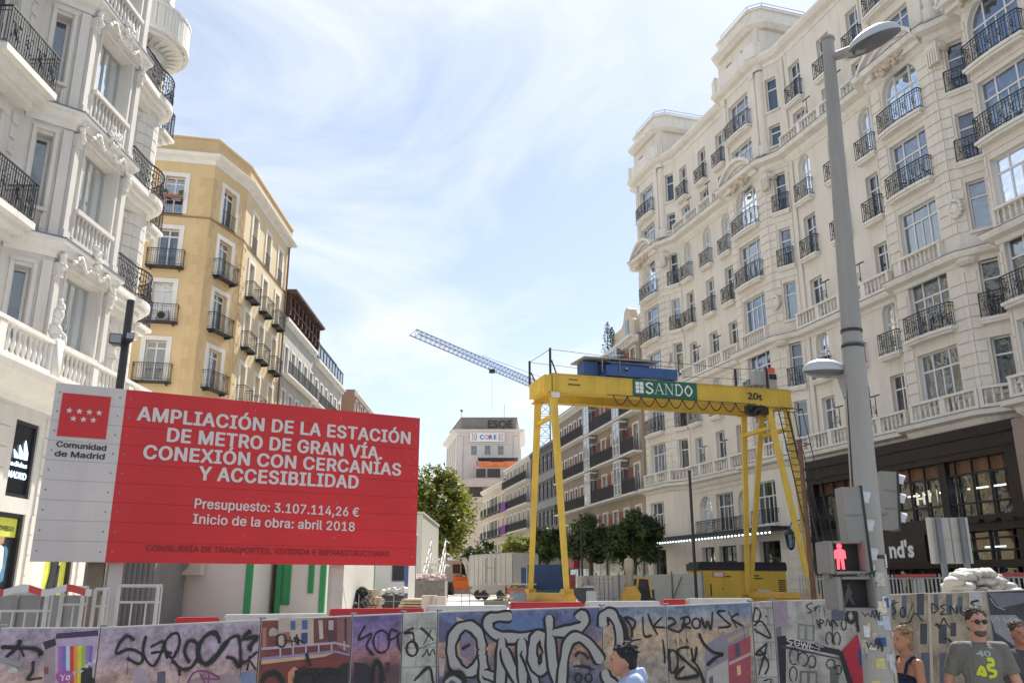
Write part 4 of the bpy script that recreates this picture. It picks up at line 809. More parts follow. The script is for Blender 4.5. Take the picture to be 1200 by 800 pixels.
# ================================================================== LEFT WHITE BUILDING
def build_left():
    root = thing('ornate_building', 'ornate white stone building with curved corner balconies and black iron railings', 'building', (-15, 20, 0))
    C = Vector((-13.2, 26.3)); Rt = .9
    arc = [(C.x+Rt*math.cos(R(a)), C.y+Rt*math.sin(R(a))) for a in (-50, -30, -10, 10, 30, 50, 70, 90)]
    P = [(-24, 9.5), (-12.9, 9.5), (-12.9, 20.1), (-12.0, 20.9), (-11.88, 23.8), (-12.6, 24.35)]+arc+[(-24, 27.2)]
    FL = (7.0, 10.75, 14.45, 18.15, 21.85); TOP = 26
    mb = MB(); cnt = 0
    for i in range(len(P)-1):
        a = Vector(P[i]); b = Vector(P[i+1]); L = (b-a).length; fr = Frame((a.x, a.y, 0), (b-a).xy); mb.fr = fr
        holes = []; cols = []
        if i == 1: cols = [(9.05, 1.05, .15, 2.55, 2), (6.3, 1.05, .15, 2.55, 2), (3.5, 1.05, .15, 2.55, 2)]
        if i == 2: cols = [(L*.45, .4, .85, 2.1, 1)]
        if i == 3: cols = [(L*.5, 1.75, 1.2, 2.0, 3)]
        if i == 5: cols = [(L*.5, .75, .15, 2.5, 2)]
        for cx, w, dz, h, li in cols:
            for f in FL: holes.append((cx-w/2, cx+w/2, f+dz, f+dz+h))
        wall(mb, 0, L, 6.6, TOP, holes, 0, .38)
        if 6 <= i <= 11:
            for f in FL: rustic(mb, .0, L, f+.3, f+3.1, [], 0, .03, .4, .05)
        for cx, w, dz, h, li in cols:
            for k, f in enumerate(FL):
                cnt += 1; z = f+dz
                add_window(root, fr, cx, z, w, h, .3, lights=li, transom=0, bars=.07, fmat=M_frame_grey if li == 3 else M_frame_w, gl=M_glass_b if li == 3 else M_glass, curtain=(0, 1, 3, 2)[cnt % 4] if li > 1 else 3)
                if i == 3:
                    # moulded surround, pilasters, console heads and pierced panel under the window
                    for sx in (-1, 1):
                        mb.box(cx+sx*(w/2+.03), cx+sx*(w/2+.12), -.10, -.001, z-.9, z+h+.1); mb.box(cx+sx*(w/2+.12), cx+sx*(w/2+.2), -.05, -.001, z-.9, z+h+.2)
                        mb.box(cx+sx*(L/2-.01), cx+sx*(L/2-.24), -.12, -.002, f+.15, f+3.2)
                        mb.box(cx+sx*(L/2+.02), cx+sx*(L/2-.28), -.17, -.003, f+2.85, f+3.2)
                        mb.box(cx+sx*(L/2+.02), cx+sx*(L/2-.28), -.17, -.003, f+.12, f+.4)
                    mb.box(cx-w/2-.2, cx+w/2+.2, -.12, -.001, z+h+.05, z+h+.17)
                    mb.plate([(cx-w/2-.2, z+h+.17), (cx+w/2+.2, z+h+.17), (cx+.5, z+h+.3), (cx, z+h+.42), (cx-.5, z+h+.3)], -.14, -.001)
                    mb.box(cx-w/2-.12, cx+w/2+.12, -.2, -.001, z-.14, z-.02); mb.box(cx-w/2-.12, cx+w/2+.12, -.14, -.001, z-.95, z-.85)
                    for q in range(9):
                        mb.lathe(cx-w/2+.1+q*(w-.2)/8, -.1, [(r*.8, z-.86+zz) for r, zz in baluster_prof(.72)], 6)
                elif i == 2:
                    mb.box(cx-w/2-.12, cx-w/2-.02, -.06, -.001, f+.2, z+h+.1); mb.box(cx+w/2+.02, cx+w/2+.12, -.06, -.001, f+.2, z+h+.1); mb.box(cx-w/2-.12, cx+w/2+.12, -.08, -.001, z+h+.1, z+h+.2)
                    mb.box(cx-w/2-.1, cx+w/2+.1, -.14, -.001, z-.1, z-.01)
                    for q in range(3): mb.lathe(cx-.2+q*.2, -.1, [(r*.9, f+.12+zz) for r, zz in baluster_prof(.52)], 6)
                    # pilaster at the outer angle
                    mb.box(L-.26, L-.02, -.1, -.002, f+.15, f+3.2)
                else:
                    for sx in (-1, 1): mb.box(cx+sx*(w/2+.02), cx+sx*(w/2+.16), -.05, -.001, f+.1, z+h+.12)
                    mb.box(cx-w/2-.2, cx+w/2+.2, -.12, -.001, z+h+.12, z+h+.28)
                    if i == 1:
                        for sx in (-.42, .42+0): 
                            for q in range(7): mb.box(cx+1.02+0, cx+1.25, -.05, -.001, f+.3+q*.42, f+.3+q*.42+.3)
    mb.fr = None
    wbuild(mb, 'wall', [M_white_st], root)
    # storey cornices
    pp = P[1:-1]
    for f in FL[1:]+(TOP,):
        mb = MB(); sweep(mb, P[2:6], [(-.1, f-.42), (.05, f-.42), (.08, f-.28), (.2, f-.2), (.26, f-.06), (.34, f-.04), (.34, f+.05), (-.1, f+.1)]); wbuild(mb, 'cornice', M_white_tr, root)
        mb = MB(); sweep(mb, P[2:6], [(-.05, f+.101), (.36, f+.052), (.36, f+.09), (-.05, f+.14)]); wbuild(mb, 'flashing', M_zinc, root)
        mb = MB(); sweep(mb, P[0:3], [(-.1, f-.3), (.06, f-.3), (.14, f-.1), (.14, f+.0), (-.1, f+.0)]); wbuild(mb, 'string_course', M_white_tr, root)
        # cartouche on the bay front
        fr = Frame((P[3][0], P[3][1], 0), (P[4][0]-P[3][0], P[4][1]-P[3][1])); mb = MB(fr); random.seed(int(f))
        for q in range(22):
            a = random.uniform(0, 2*PI); r = random.uniform(0, .3)
            mb.ball((1.45+r*1.0*math.cos(a), -.34, f+.18+r*1.0*math.sin(a)), random.uniform(.05, .11), .09, random.uniform(.05, .12), 7, 5, jit=.2)
        for sx in (-1, 1):
            mb.tube([(1.45+sx*(.2+.12*q), -.3, f-.28-.16*math.sin(q*1.1)) for q in range(8)], .05, 5)
        wbuild(mb, 'cartouche', M_white_tr, root, smooth=True)
        for sx in (.12, 2.78):
            mb = MB(fr)
            for q in range(5): mb.ball((sx+.06*math.sin(q*2), -.2, f-.1-q*.13), .1, .09, .1, 7, 5, jit=.2)
            wbuild(mb, 'festoon', M_white_tr, root, smooth=True)
    # corner balconies (iron, rounded) and the big round one above
    def round_bal(f, Rb, stone=False):
        pts = [(-12.75, 24.25), (-12.0, 24.45)]+[(C.x+Rb*math.cos(R(a)), C.y+Rb*math.sin(R(a))) for a in range(-25, 121, 12)]+[(-14.2, 27.1)]
        if stone: pts = [(-12.75, 24.3)]+[(C.x+Rb*math.cos(R(a)), C.y+Rb*math.sin(R(a))) for a in range(-70, 131, 10)]+[(-14.2, 27.1)]
        mb = MB(); mb.prism(pts+[(-13.2, 25.5)], f-.16, f+.02)
        for k, (s_, dz) in enumerate(((.9, .14), (.78, .16), (.62, .22), (.42, .3))[:1 if stone and f > 10 else 4]):
            zz = f-.16-sum((.14, .16, .22, .3)[:k]); q = [(-13.1+(x+13.1)*s_, 25.9+(y-25.9)*s_) for x, y in pts+[(-13.2, 25.5)]]
            mb.prism(q, zz-dz, zz-.003)
        if stone:
            for a in range(-60, 131, 14):
                ca, sa = math.cos(R(a)), math.sin(R(a)); p = [(C.x+.8*ca, C.y+.8*sa), (C.x+(Rb-.12)*ca, C.y+(Rb-.12)*sa)]
                mb.bar((*p[0], f-.38), (*p[1], f-.22), .09, .06, 4)
        wbuild(mb, 'balcony_slab', M_white_tr, root)
        if stone:
            balustrade(root, M_white_tr, [(C.x+(Rb-.15)*math.cos(R(a)), C.y+(Rb-.15)*math.sin(R(a))) for a in range(-70, 131, 10)], f+.02, .95, .2, 3)
        else:
            mb = MB(); rp = [(x, y) for x, y in pts[0:-1]]
            rp = [(C.x+(x-C.x)*.97, C.y+(y-C.y)*.97) for x, y in rp]
            for z, r in ((1.0, .03), (.84, .016), (.14, .018)): mb.tube([(x, y, f+z) for x, y in rp], r, 4)
            for j in range(len(rp)-1):
                a = Vector(rp[j]); b = Vector(rp[j+1]); n = max(1, int((b-a).length/.1))
                fr = Frame((a.x, a.y, f), (b-a).xy); L = (b-a).length; mb.fr = fr
                for q in range(n): mb.bar((q*L/n, 0, .05), (q*L/n, 0, 1.0), .013, n=4)
                for q in range(max(1, int(L/.34))):
                    cx = (q+.5)*L/max(1, int(L/.34))
                    scroll(mb, cx, .35, .12, -.02, .018, 1); scroll(mb, cx, .66, .11, -.02, .018, -1)
                mb.fr = None
            wbuild(mb, 'railing', M_iron, root)
    round_bal(10.9, 1.35); round_bal(14.55, 1.35); round_bal(18.2, 1.3); round_bal(20.5, 1.62, True); round_bal(7.1, 1.1, True)
    for f in (10.6, 14.2, 17.9):      # small balconies on the far flank, past the corner
        fr_ = Frame((-12.62, 27.45, 0), (-1, 0)); mb = MB(fr_); mb.box(-.1, 1.9, -.95, 0, f-.12, f); mb.box(0, 1.8, -.7, 0, f-.3, f-.12); mb.box(.1, 1.6, -.4, 0, f-.52, f-.3)
        o = wbuild(mb, 'balcony', M_white_tr, root); link_mesh('railing', rail_mesh(1.9, .88, 1.0, True, .1, 0, .013), o, fr_.w(.9, 0, f), fr_.rz)
    # straight iron balconies on the main wall, close to the left edge
    fr = Frame((-12.9, 9.5, 0), (0, 1))
    for f in FL[1:]:
        for cx in (9.3, 6.2):
            w = 2.3
            mb = MB(fr); mb.box(cx-w/2, cx+w/2, -.85, 0, f-.05, f+.12); mb.box(cx-w/2+.1, cx+w/2-.1, -.65, 0, f-.22, f-.05); mb.box(cx-w/2+.25, cx+w/2-.25, -.4, 0, f-.42, f-.22)
            o = wbuild(mb, 'balcony', M_white_tr, root)
            c = link_mesh('railing', rail_mesh(w-.08, .8, 1.05, True, .1, 0, .013), o, fr.w(cx, 0, f+.12), fr.rz)
    # terrace over the shops
    mb = MB(); sweep(mb, [(-24, 9.3), (-11.9, 9.3), (-11.9, 27.3), (-24, 27.3)], [(-1.2, 6.3), (.02, 6.3), (.1, 6.45), (.3, 6.55), (.62, 6.8), (.7, 6.95), (.7, 7.02), (-1.2, 7.02)]); wbuild(mb, 'terrace_ledge', M_white_tr, root)
    balustrade(root, M_white_tr, [(-11.45, 9.4), (-11.45, 20.4), (-11.4, 26.9)], 7.02, .9, .22, 2.1)
    for (x, y) in ((-11.45, 20.55), (-11.45, 24.1)):
        mb = MB()
        mb.prism([(x-.16, y-.16), (x+.16, y-.16), (x+.16, y+.16), (x-.16, y+.16)], 7.02, 8.0)
        for z, r in ((8.05, .13), (8.25, .17), (8.5, .12), (8.68, .15), (8.86, .1), (9.02, .06)): mb.ball((x+random.uniform(-.04, .04), y, z), r, r, r*1.1, 8, 6, jit=.15)
        mb.tube([(x, y, 8.3), (x+.1, y+.25, 8.15), (x+.05, y+.35, 7.9)], .05, 5)
        wbuild(mb, 'finial', M_white_tr, root, smooth=True)
    # ground storey with shop windows
    fr = Frame((-11.9, 9.3, 0), (0, 1)); mb = MB(fr)
    holes = [(10.75, 11.95, 1.9, 3.75), (12.6, 14.6, 1.4, 3.95), (10.95, 12.0, 4.12, 5.95), (7, 9.5, 1.2, 5.9), (15.3, 17.2, 1.4, 5.5), (2.5, 5.5, 1.2, 5.9)]
    wall(mb, 0, 18, 0, 6.3, holes, 0, .3); rustic(mb, 0, 18, .4, 6.2, [(h[0]-.15, h[1]+.15, h[2]-.2, h[3]+.25) for h in holes], 0, .03, .5, .03)
    mb.fr = None
    mb.face([(-24, 9.3, 0), (-11.9, 9.3, 0), (-11.9, 9.3, 6.3), (-24, 9.3, 6.3)]); mb.face([(-24, 27.3, 0), (-11.9, 27.3, 0), (-11.9, 27.3, 6.3), (-24, 27.3, 6.3)])
    wbuild(mb, 'ground_storey', M_white_st, root)
    mb = MB(); mb.prism([(-23, 10.5), (-13.6, 10.5), (-13.6, 26), (-23, 26)], 0, TOP-.2); wbuild(mb, 'unlit_core', M_dark, root)
    mb = MB(); mb.prism([(-24, 9.5), (-12.9, 9.5), (-12.9, 20.1), (-12, 20.9), (-11.88, 23.8), (-12.6, 24.35), (-13.2, 27.2), (-24, 27.2)], TOP, TOP+.3); mb.box(-24, -23.8, 9.5, 27.2, 0, TOP); wbuild(mb, 'roof', M_zinc, root)
    M_blk = mat('shop_frame_black', (.03, .03, .032), .35, .1, 3)
    mb = MB(fr)
    for h in holes:
        a, b, c, d = h
        for q in ((a, a+.09, c, d), (b-.09, b, c, d), (a+.09, b-.09, c, c+.09), (a+.09, b-.09, d-.09, d)): mb.box(q[0], q[1], .05, .16, q[2], q[3])
    wbuild(mb, 'shop_frame', M_blk, root)
    mb = MB(fr)
    for h in holes: mb.face([(h[0], .3, h[2]), (h[1], .3, h[2]), (h[1], .3, h[3]), (h[0], .3, h[3])])
    wbuild(mb, 'shop_backing', M_blk, root)
    # dark lit screen with the three-stripe mark
    M_scr = mat('screen_dark', (.012, .016, .022), .3, .1, 3); M_ltr = mat('screen_letters', (.5, .65, .8), .5, 0, emit=(.55, .8, 1), emit_s=.9)
    mb = MB(fr); mb.box(11.04, 11.91, .1, .29, 4.21, 5.86); mb.box(11.04, 11.91, .098, .1, 4.21, 5.86); o = wbuild(mb, 'screen', M_scr, root)
    mb = MB(fr); x0, z0 = 11.22, 5.05
    for q in range(3):
        a = x0+q*.2; hh = (.2, .33, .47)[q]
        mb.plate([(a-.0, z0+.0), (a+.15, z0+0), (a+.15+.0, z0+hh*.35), (a+.05-.12+.08*q*.3, z0+hh), (a-.06, z0+hh*.78)], .07, .085)
    put_text(mb, 'adidas', 11.1, 4.86, .12, width=.72, y=.08, bold=.03)
    put_text(mb, 'MADRID', 11.08, 4.58, .16, width=.78, y=.08, bold=.03)
    wbuild(mb, 'lettering', M_ltr, root)
    # posters in the shop windows
    M_lime = mat('poster_lime', (.62, .68, .10), .5, .05, 3); M_pw = mat('poster_white', (.75, .75, .72), .5, .05, 3); M_pb = mat('poster_blue', (.07, .22, .40), .5, .3, 4); M_pk = mat('poster_black', (.02, .02, .03), .5, .1, 3); M_skin = mat('poster_skin', (.45, .27, .18), .5, .1, 3)
    mb = MB(fr); mb.box(10.84, 11.86, .14, .17, 2.0, 3.66, 3)
    mb.box(10.86, 11.84, .12, .139, 3.2, 3.64, 0)
    put_text(mb, 'OZWEEGO', 10.98, 3.34, .11, width=.75, y=.115, bold=.02, mi=3)
    mb.plate([(11.0, 2.2), (11.35, 2.15), (11.5, 2.5), (11.45, 2.95), (11.2, 3.05), (11.0, 2.8)], .11, .135, 1)
    mb.plate([(11.35, 2.1), (11.6, 2.2), (11.62, 2.9), (11.48, 3.0), (11.5, 2.5)], .105, .13, 2)
    mb.plate([(11.12, 3.03), (11.36, 3.03), (11.4, 3.2), (11.1, 3.2)], .10, .13, 4)
    wbuild(mb, 'poster', [M_lime, M_pw, M_pb, M_pk, M_skin], root)
    mb = MB(fr); mb.box(12.7, 13.4, .14, .17, 1.5, 3.85, 1); mb.box(13.4, 14.5, .14, .17, 1.5, 3.85, 0)
    mb.plate([(13.5, 1.6), (13.75, 1.6), (14.0, 2.3), (14.12, 2.9), (14.0, 3.4), (13.75, 3.4), (13.7, 2.9), (13.72, 2.4)], .11, .135, 3)
    mb.plate([(13.95, 1.6), (14.12, 1.6), (14.15, 2.6), (14.0, 2.6)], .11, .135, 3)
    wbuild(mb, 'poster', [M_lime, M_pw, M_pb, M_pk], root)
build_left()

# ================================================================== OCHRE BUILDING
def build_yellow():
    root = thing('ochre_building', 'ochre yellow corner building with white window surrounds and small iron balconies, left of the street', 'building', (-20, 50, 1.35))
    P = [(-27, 44.6), (-17.85, 46.5), (-16.9, 49.9), (-16.8, 60.0), (-30, 60.0)]
    FL = (6.2, 9.6, 12.95, 16.4, 19.7, 23.05); TOP = 26.7
    M_q = M_yel2
    for i in range(3):
        a = Vector(P[i]); b = Vector(P[i+1]); L = (b-a).length; fr = Frame((a.x, a.y, 0), (b-a).xy)
        cols = [[2.2, 7.2], [1.75], [2.0, 5.0, 8.0]][i]; ww = (1.1, 1.3, .95)[i]
        mb = MB(fr); holes = [(c-ww/2, c+ww/2, f+.02, f+2.35) for c in cols for f in FL]
        wall(mb, 0, L, 1.3, TOP, holes, 0, .3)
        if i == 0: 
            for k in range(38):
                z = 2+k*.62; w = .75 if k % 2 else .45
                if z < TOP-1: mb.box(L-w, L-.02, -.012, -.001, z, z+.58, 1)
        if i == 1:
            for k in range(38):
                z = 2+k*.62; w = .5 if k % 2 else .3
                if z < TOP-1:
                    mb.box(.02, w, -.012, -.001, z, z+.58, 1); mb.box(L-w, L-.02, -.012, -.001, z, z+.58, 1)
        if i == 2:
            for k in range(38):
                z = 2+k*.62; w = .7 if k % 2 else .4
                if z < 22.6: mb.box(.02, w, -.03, -.001, z, z+.58, 1)
        wbuild(mb, 'wall', [M_yel if i < 2 else M_yel_sunlit, M_q], root)
        mb = MB(fr); mb.box(0.01, L-.01, -.05, -.002, FL[5]-.2, FL[5]-.1, 0); wbuild(mb, 'string_course', mat('brown_string', (.30, .19, .10), .8), root)
        for c in cols:
            for k, f in enumerate(FL):
                sm = MB(fr)
                for q in ((c-ww/2-.26, c-ww/2, f, f+2.6), (c+ww/2, c+ww/2+.26, f, f+2.6), (c-ww/2, c+ww/2, f+2.35, f+2.6)):
                    sm.box(q[0], q[1], -.06, -.002, q[2], q[3])
                wbuild(sm, 'window_surround', M_white_tr, root)
                add_window(root, fr, c, f+.02, ww, 2.33, .22, lights=2, transom=.82, bars=.08, curtain=(1, 2, 0, 3)[(k+int(c*3)+i) % 4] if not (i == 1 and k == 5) else 4, gl=M_glass_b if (k+i) % 2 else M_glass)
                if k < 5:
                    mb = MB(fr); w = 2.05 if i < 2 else 1.7; pr = .48 if i < 2 else .55
                    mb.box(c-w/2, c+w/2, -pr, -.002, f-.13, f-.05); mb.box(c-w/2+.2, c-w/2+.28, -pr+.1, -.002, f-.25, f-.13); mb.box(c+w/2-.28, c+w/2-.2, -pr+.1, -.002, f-.25, f-.13)
                    o = wbuild(mb, 'balcony', M_iron, root)
                    link_mesh('railing', rail_mesh(w-.04, pr-.02, .98, False, .115, 0, .009), o, fr.w(c, 0, f-.05), fr.rz)
                else:
                    mb = MB(fr); mb.box(c-ww/2-.05, c+ww/2+.05, -.09, -.061, f-.08, f-.02)
                    for q in range(9): mb.bar((c-ww/2+q*ww/8, -.08, f), (c-ww/2+q*ww/8, -.08, f+.85), .011, n=4)
                    mb.bar((c-ww/2-.05, -.08, f+.85), (c+ww/2+.05, -.08, f+.85), .018, n=4)
                    wbuild(mb, 'railing', M_iron, root)
    mb = MB(); sweep(mb, P[:4]+[P[4]], [(-.2, TOP-.35), (.05, TOP-.35), (.1, TOP-.1), (.4, TOP+.0), (.5, TOP+.12), (.5, TOP+.2), (-.2, TOP+.26)]); wbuild(mb, 'cornice', M_white_tr, root)
    mb = MB(); sweep(mb, P, [(-.25, TOP+.2), (.12, TOP+.2), (.12, TOP+1.2), (.2, TOP+1.22), (.2, TOP+1.32), (-.25, TOP+1.32)]); wbuild(mb, 'parapet', mat('ochre_parapet', (.58, .42, .23), .85, .08, 1.2, .1, 30), root)
    mb = MB(); mb.prism([(-28, 46), (-18.6, 47.9), (-18, 50.2), (-17.9, 59.5), (-28, 59.5)], 1.3, TOP); wbuild(mb, 'unlit_core', M_dark, root)
    mb = MB(); mb.prism([(-29, 45), (-18.0, 46.8), (-17.1, 50), (-17.0, 59.9), (-29, 59.9)], TOP+.26, TOP+.4); mb.box(-30, -16.8, 59.9, 60, 1.3, TOP)
    wbuild(mb, 'roof', M_zinc, root)
    # flower box, drainpipe, air-conditioner on balconies
    fr = Frame((P[0][0], P[0][1], 0), (P[1][0]-P[0][0], P[1][1]-P[0][1]))
    mb = MB(fr); mb.box(6.7, 7.7, -.3, -.12, 23.95, 24.12, 0)
    random.seed(4)
    for q in range(26): mb.ball((7.2+random.choice((-.4, .4))+random.uniform(-.1, .1), -.2, 24.2+random.uniform(0, .22)), .07, .07, .08, 6, 4, 1, .3)
    t = thing('flower_box', 'red-brown flower box with two green plants at the topmost ochre-wall window', 'flower box', fr.w(7.35, -.2, 24)); wbuild(mb, 'planter', [mat('terracotta', (.35, .12, .06), .8), mat('pot_plant', (.06, .12, .03), .7, .4, 8)], t)
    t = thing('air_conditioner', 'grey round-fan air conditioner on the second balcony from the top of the ochre wall', 'air conditioner', fr.w(7.6, -.3, 16.4))
    mb = MB(fr); mb.box(7.05, 7.7, -.38, -.1, 16.4, 16.95); o = wbuild(mb, 'casing', mat('ac_grey', (.45, .45, .43), .6), t)
    mb = MB(fr); mb.fr = None; c = fr.w(7.35, -.385, 16.68); mb.bar(c, c-fr.i*.01, .21, n=16); wbuild(mb, 'fan_grille', M_dark, t)
    mb = MB(); mb.bar((-16.68, 59.6, 1.3), (-16.68, 59.6, 26.4), .07, n=8); wbuild(mb, 'drainpipe', mat('brown_pipe', (.20, .12, .08), .6), root)
build_yellow()

# ================================================================== STREET ROWS
def row_house(name, label, O, d, L, depth, z0, top, wm, floors, cols, w=.95, h=2.1, bal='strip', tm=None, roof='flat', curtain=None, surround=True, gl=None, bal_mat=None, wh=None, eave=.45, strip_proj=.55, cols_w=None, panel=None, ground=True, rail_h=.9):
    tm = tm or M_white_tr; gl = gl or M_glass
    fr = Frame((O[0], O[1], 0), d); root = thing(name, label, 'building', fr.w(L/2, depth/2, z0))
    xs = [L*(k+.5)/cols for k in range(cols)]
    holes = [(x-w/2, x+w/2, f+.05, f+.05+h) for x in xs for f in floors]
    mb = MB(fr); wall(mb, 0, L, z0, top, holes, 0, .25)
    mb.face([(0, 0, z0), (0, depth, z0), (0, depth, top), (0, 0, top)]); mb.face([(L, 0, z0), (L, depth, z0), (L, depth, top), (L, 0, top)]); mb.face([(0, depth, z0), (L, depth, z0), (L, depth, top), (0, depth, top)])
    wbuild(mb, 'wall', wm, root)
    mb = MB(fr); mb.prism([(.2, 1), (L-.2, 1), (L-.2, depth-.3), (.2, depth-.3)], z0, top-.05); wbuild(mb, 'unlit_core', M_dark, root)
    for i, x in enumerate(xs):
        for k, f in enumerate(floors):
            add_window(root, fr, x, f+.05, w, h, .18, lights=2, transom=.75, bars=.07, curtain=(0, 2, 0, 3, 0, 1, 0)[(i*3+k) % 7], gl=gl)
            if surround:
                sm = MB(fr)
                for q in ((x-w/2-.16, x-w/2, f, f+h+.2), (x+w/2, x+w/2+.16, f, f+h+.2), (x-w/2, x+w/2, f+h+.05, f+h+.2)): sm.box(q[0], q[1], -.06, -.002, q[2], q[3])
                wbuild(sm, 'window_surround', tm, root)
            if bal == 'each':
                bb = MB(fr); bb.box(x-w/2-.3, x+w/2+.3, -.45, -.003, f-.1, f); o = wbuild(bb, 'balcony', bal_mat or M_iron, root)
                link_mesh('railing', rail_mesh(w+.55, .42, rail_h, False, .14, 0, .016), o, fr.w(x, 0, f), fr.rz)
    if panel:
        for k, f in enumerate(floors):
            for i in range(len(xs)-1):
                pm = MB(fr)
                c = (xs[i]+xs[i+1])/2; ww = (xs[1]-xs[0]-w)/2-.18
                if ww > .08: pm.box(c-ww, c+ww, -.035, -.003, f+.1, f+h); wbuild(pm, 'brick_panel', panel, root)
    if bal == 'strip':
        for f in floors:
            bb = MB(fr); bb.box(.1, L-.1, -strip_proj, -.003, f-.14, f); o = wbuild(bb, 'balcony', tm, root)
            bm_ = MB(fr); n = int(L/.13)
            for q in range(n+1):
                x = .12+(L-.24)*q/n; bm_.bar((x, -strip_proj+.04, f), (x, -strip_proj+.04, f+rail_h), .014, n=4)
            for z in (rail_h, .1): bm_.box(.1, L-.1, -strip_proj+.02, -strip_proj+.06, f+z-.02, f+z+.02)
            if bal_mat: bm_.box(.12, L-.12, -strip_proj+.045, -strip_proj+.055, f+.12, f+rail_h-.05)
            r_ = wbuild(bm_, 'railing', bal_mat or M_iron, o)
            for x in xs: pass
    mb = MB(fr); mb.box(-.0, L, -eave, .0, top-.22, top); mb.box(.01, L-.01, -eave*.5, 0, top-.5, top-.22)
    n = int(L/.6)
    for q in range(n): mb.box(q*.6+.1, q*.6+.28, -eave*.85, -.01, top-.42, top-.22)
    wbuild(mb, 'cornice', tm, root)
    rm = MB(fr)
    if roof == 'flat': rm.box(0, L, 0, depth, top, top+.18)
    else:
        rm.prism([(0, 0), (L, 0), (L, depth), (0, depth)], top, top+.02)
        rm.face([(-.05, -eave-.05, top+.02), (L+.05, -eave-.05, top+.02), (L+.05, depth/2, top+1.8), (-.05, depth/2, top+1.8)])
        rm.face([(-.05, depth, top+.02), (L+.05, depth, top+.02), (L+.05, depth/2, top+1.8), (-.05, depth/2, top+1.8)])
        rm.face([(0, -.01, top), (0, depth, top), (0, depth/2, top+1.78)]); rm.face([(L, -.01, top), (L, depth, top), (L, depth/2, top+1.78)])
    wbuild(rm, 'roof', mat('roof_tile', (.27, .12, .08), .85, .25, 3, .6, 12) if roof == 'tile' else M_zinc, root)
    return root, fr
M_palerow = mat('pale_grey_render', (.50, .47, .42), .85, .06, 1, dirt=.3, streak=True)
M_beige = mat('beige_render', (.55, .48, .36), .85, .06, 1, dirt=.2, streak=True)
M_rowcream = mat('row_cream', (.62, .55, .43), .85, .06, 1, dirt=.2, streak=True)
M_brick = brickmat('red_brick', (.34, .15, .085), (.28, .12, .07), (.40, .34, .28))
M_brickp = mat('brick_red_panel', (.30, .115, .08), .85, .15, 6, .3, 20)
M_railb = mat('rail_blue_grey', (.10, .12, .16), .5, .1, 3)
M_railn = mat('rail_dark', (.05, .046, .05), .6, .2, 3)

h1, f1 = row_house('townhouse', 'pale townhouse with a dark wooden attic gallery next to the ochre building', (-16.75, 60.05), (0, 1), 10, 10, 1.35, 21.1, M_palerow, (7.2, 10.4, 13.6, 16.9), 5, bal='strip', bal_mat=None, eave=.3)
def attic():
    mb = MB(f1); mb.box(0, 10, .5, 8, 21.25, 23.1); wbuild(mb, 'attic_wall', mat('attic_plaster', (.28, .17, .12), .85, .3, 3), h1)
    mb = MB(f1); M_w = mat('dark_timber', (.10, .05, .035), .7, .3, 4)
    for q in range(9): mb.box(.1+q*1.2, .32+q*1.2, -.35, .45, 21.3, 23.1); 
    for q in range(8): mb.bar((.2+q*1.2, -.3, 22.5), (.75+q*1.2, -.3, 23.05), .06, n=4); mb.bar((1.35+q*1.2, -.3, 22.5), (.85+q*1.2, -.3, 23.05), .06, n=4)
    mb.box(0, 10, -.38, -.3, 21.9, 22.0); wbuild(mb, 'gallery', M_w, h1)
    mb = MB(f1)
    mb.prism([(-.05, -.75), (10.05, -.75), (10.05, 8), (-.05, 8)], 23.1, 23.25)
    for q in range(17): mb.box(q*.6, q*.6+.15, -.68, -.1, 22.95, 23.1)
    wbuild(mb, 'eaves', mat('eaves_brown', (.13, .09, .07), .8, .3, 4), h1)
    mb = MB(f1); mb.box(8.5, 9.7, 1, 2.2, 23.25, 24.6); mb.box(8.4, 9.8, .9, 2.3, 24.6, 24.75); wbuild(mb, 'chimney', M_brick, h1)
attic()
h2, f2 = row_house('townhouse', 'white townhouse with a glazed roof terrace beyond the one with the wooden attic', (-16.75, 70.1), (0, 1), 12, 10, 1.35, 20.6, mat('white_row_render', (.52, .49, .44), .85, .05, 1, dirt=.35, streak=True), (7.0, 10.3, 13.5, 16.8), 6, bal='strip', eave=.4)
def terrace():
    mb = MB(f2); mb.box(0, 12, .8, 6, 20.8, 22.6); wbuild(mb, 'penthouse', M_palerow, h2)
    mb = MB(f2); mb.box(.3, 11.7, -.1, -.05, 21.0, 22.0, 0); wbuild(mb, 'glass_guard', glassmat('green_glass', tint=(.6, .8, .75), refl=.2, body=(.1, .2, .18)), h2)
    mb = MB(f2); 
    for q in range(10): mb.bar((.3+q*1.26, -.12, 20.8), (.3+q*1.26, -.12, 22.1), .03, n=4)
    mb.box(.3, 11.7, -.15, -.08, 22.0, 22.06); mb.box(2, 10, .2, .79, 22.3, 22.6)
    wbuild(mb, 'guard_rail', M_iron, h2)
terrace()
row_house('townhouse', 'low white townhouse between the glazed roof terrace and the red brick house', (-16.7, 82.2), (0, 1), 3.6, 10, 1.35, 17.6, M_palerow, (7, 10, 13.2), 2, bal='each', eave=.3)
row_house('brick_house', 'red brick house far down the left side of the street', (-16.2, 86), (0, 1), 13, 10, 1.35, 21.3, M_brick, (5.5, 8.8, 12, 15.2, 18.3), 5, bal='each', surround=True, eave=.3)
row_house('townhouse', 'farthest pale house on the left side of the street beyond the red brick one', (-16.2, 99.2), (0, 1), 14, 10, 1.35, 20.3, M_rowcream, (5.5, 8.8, 12, 15.2), 5, bal='each', eave=.6)

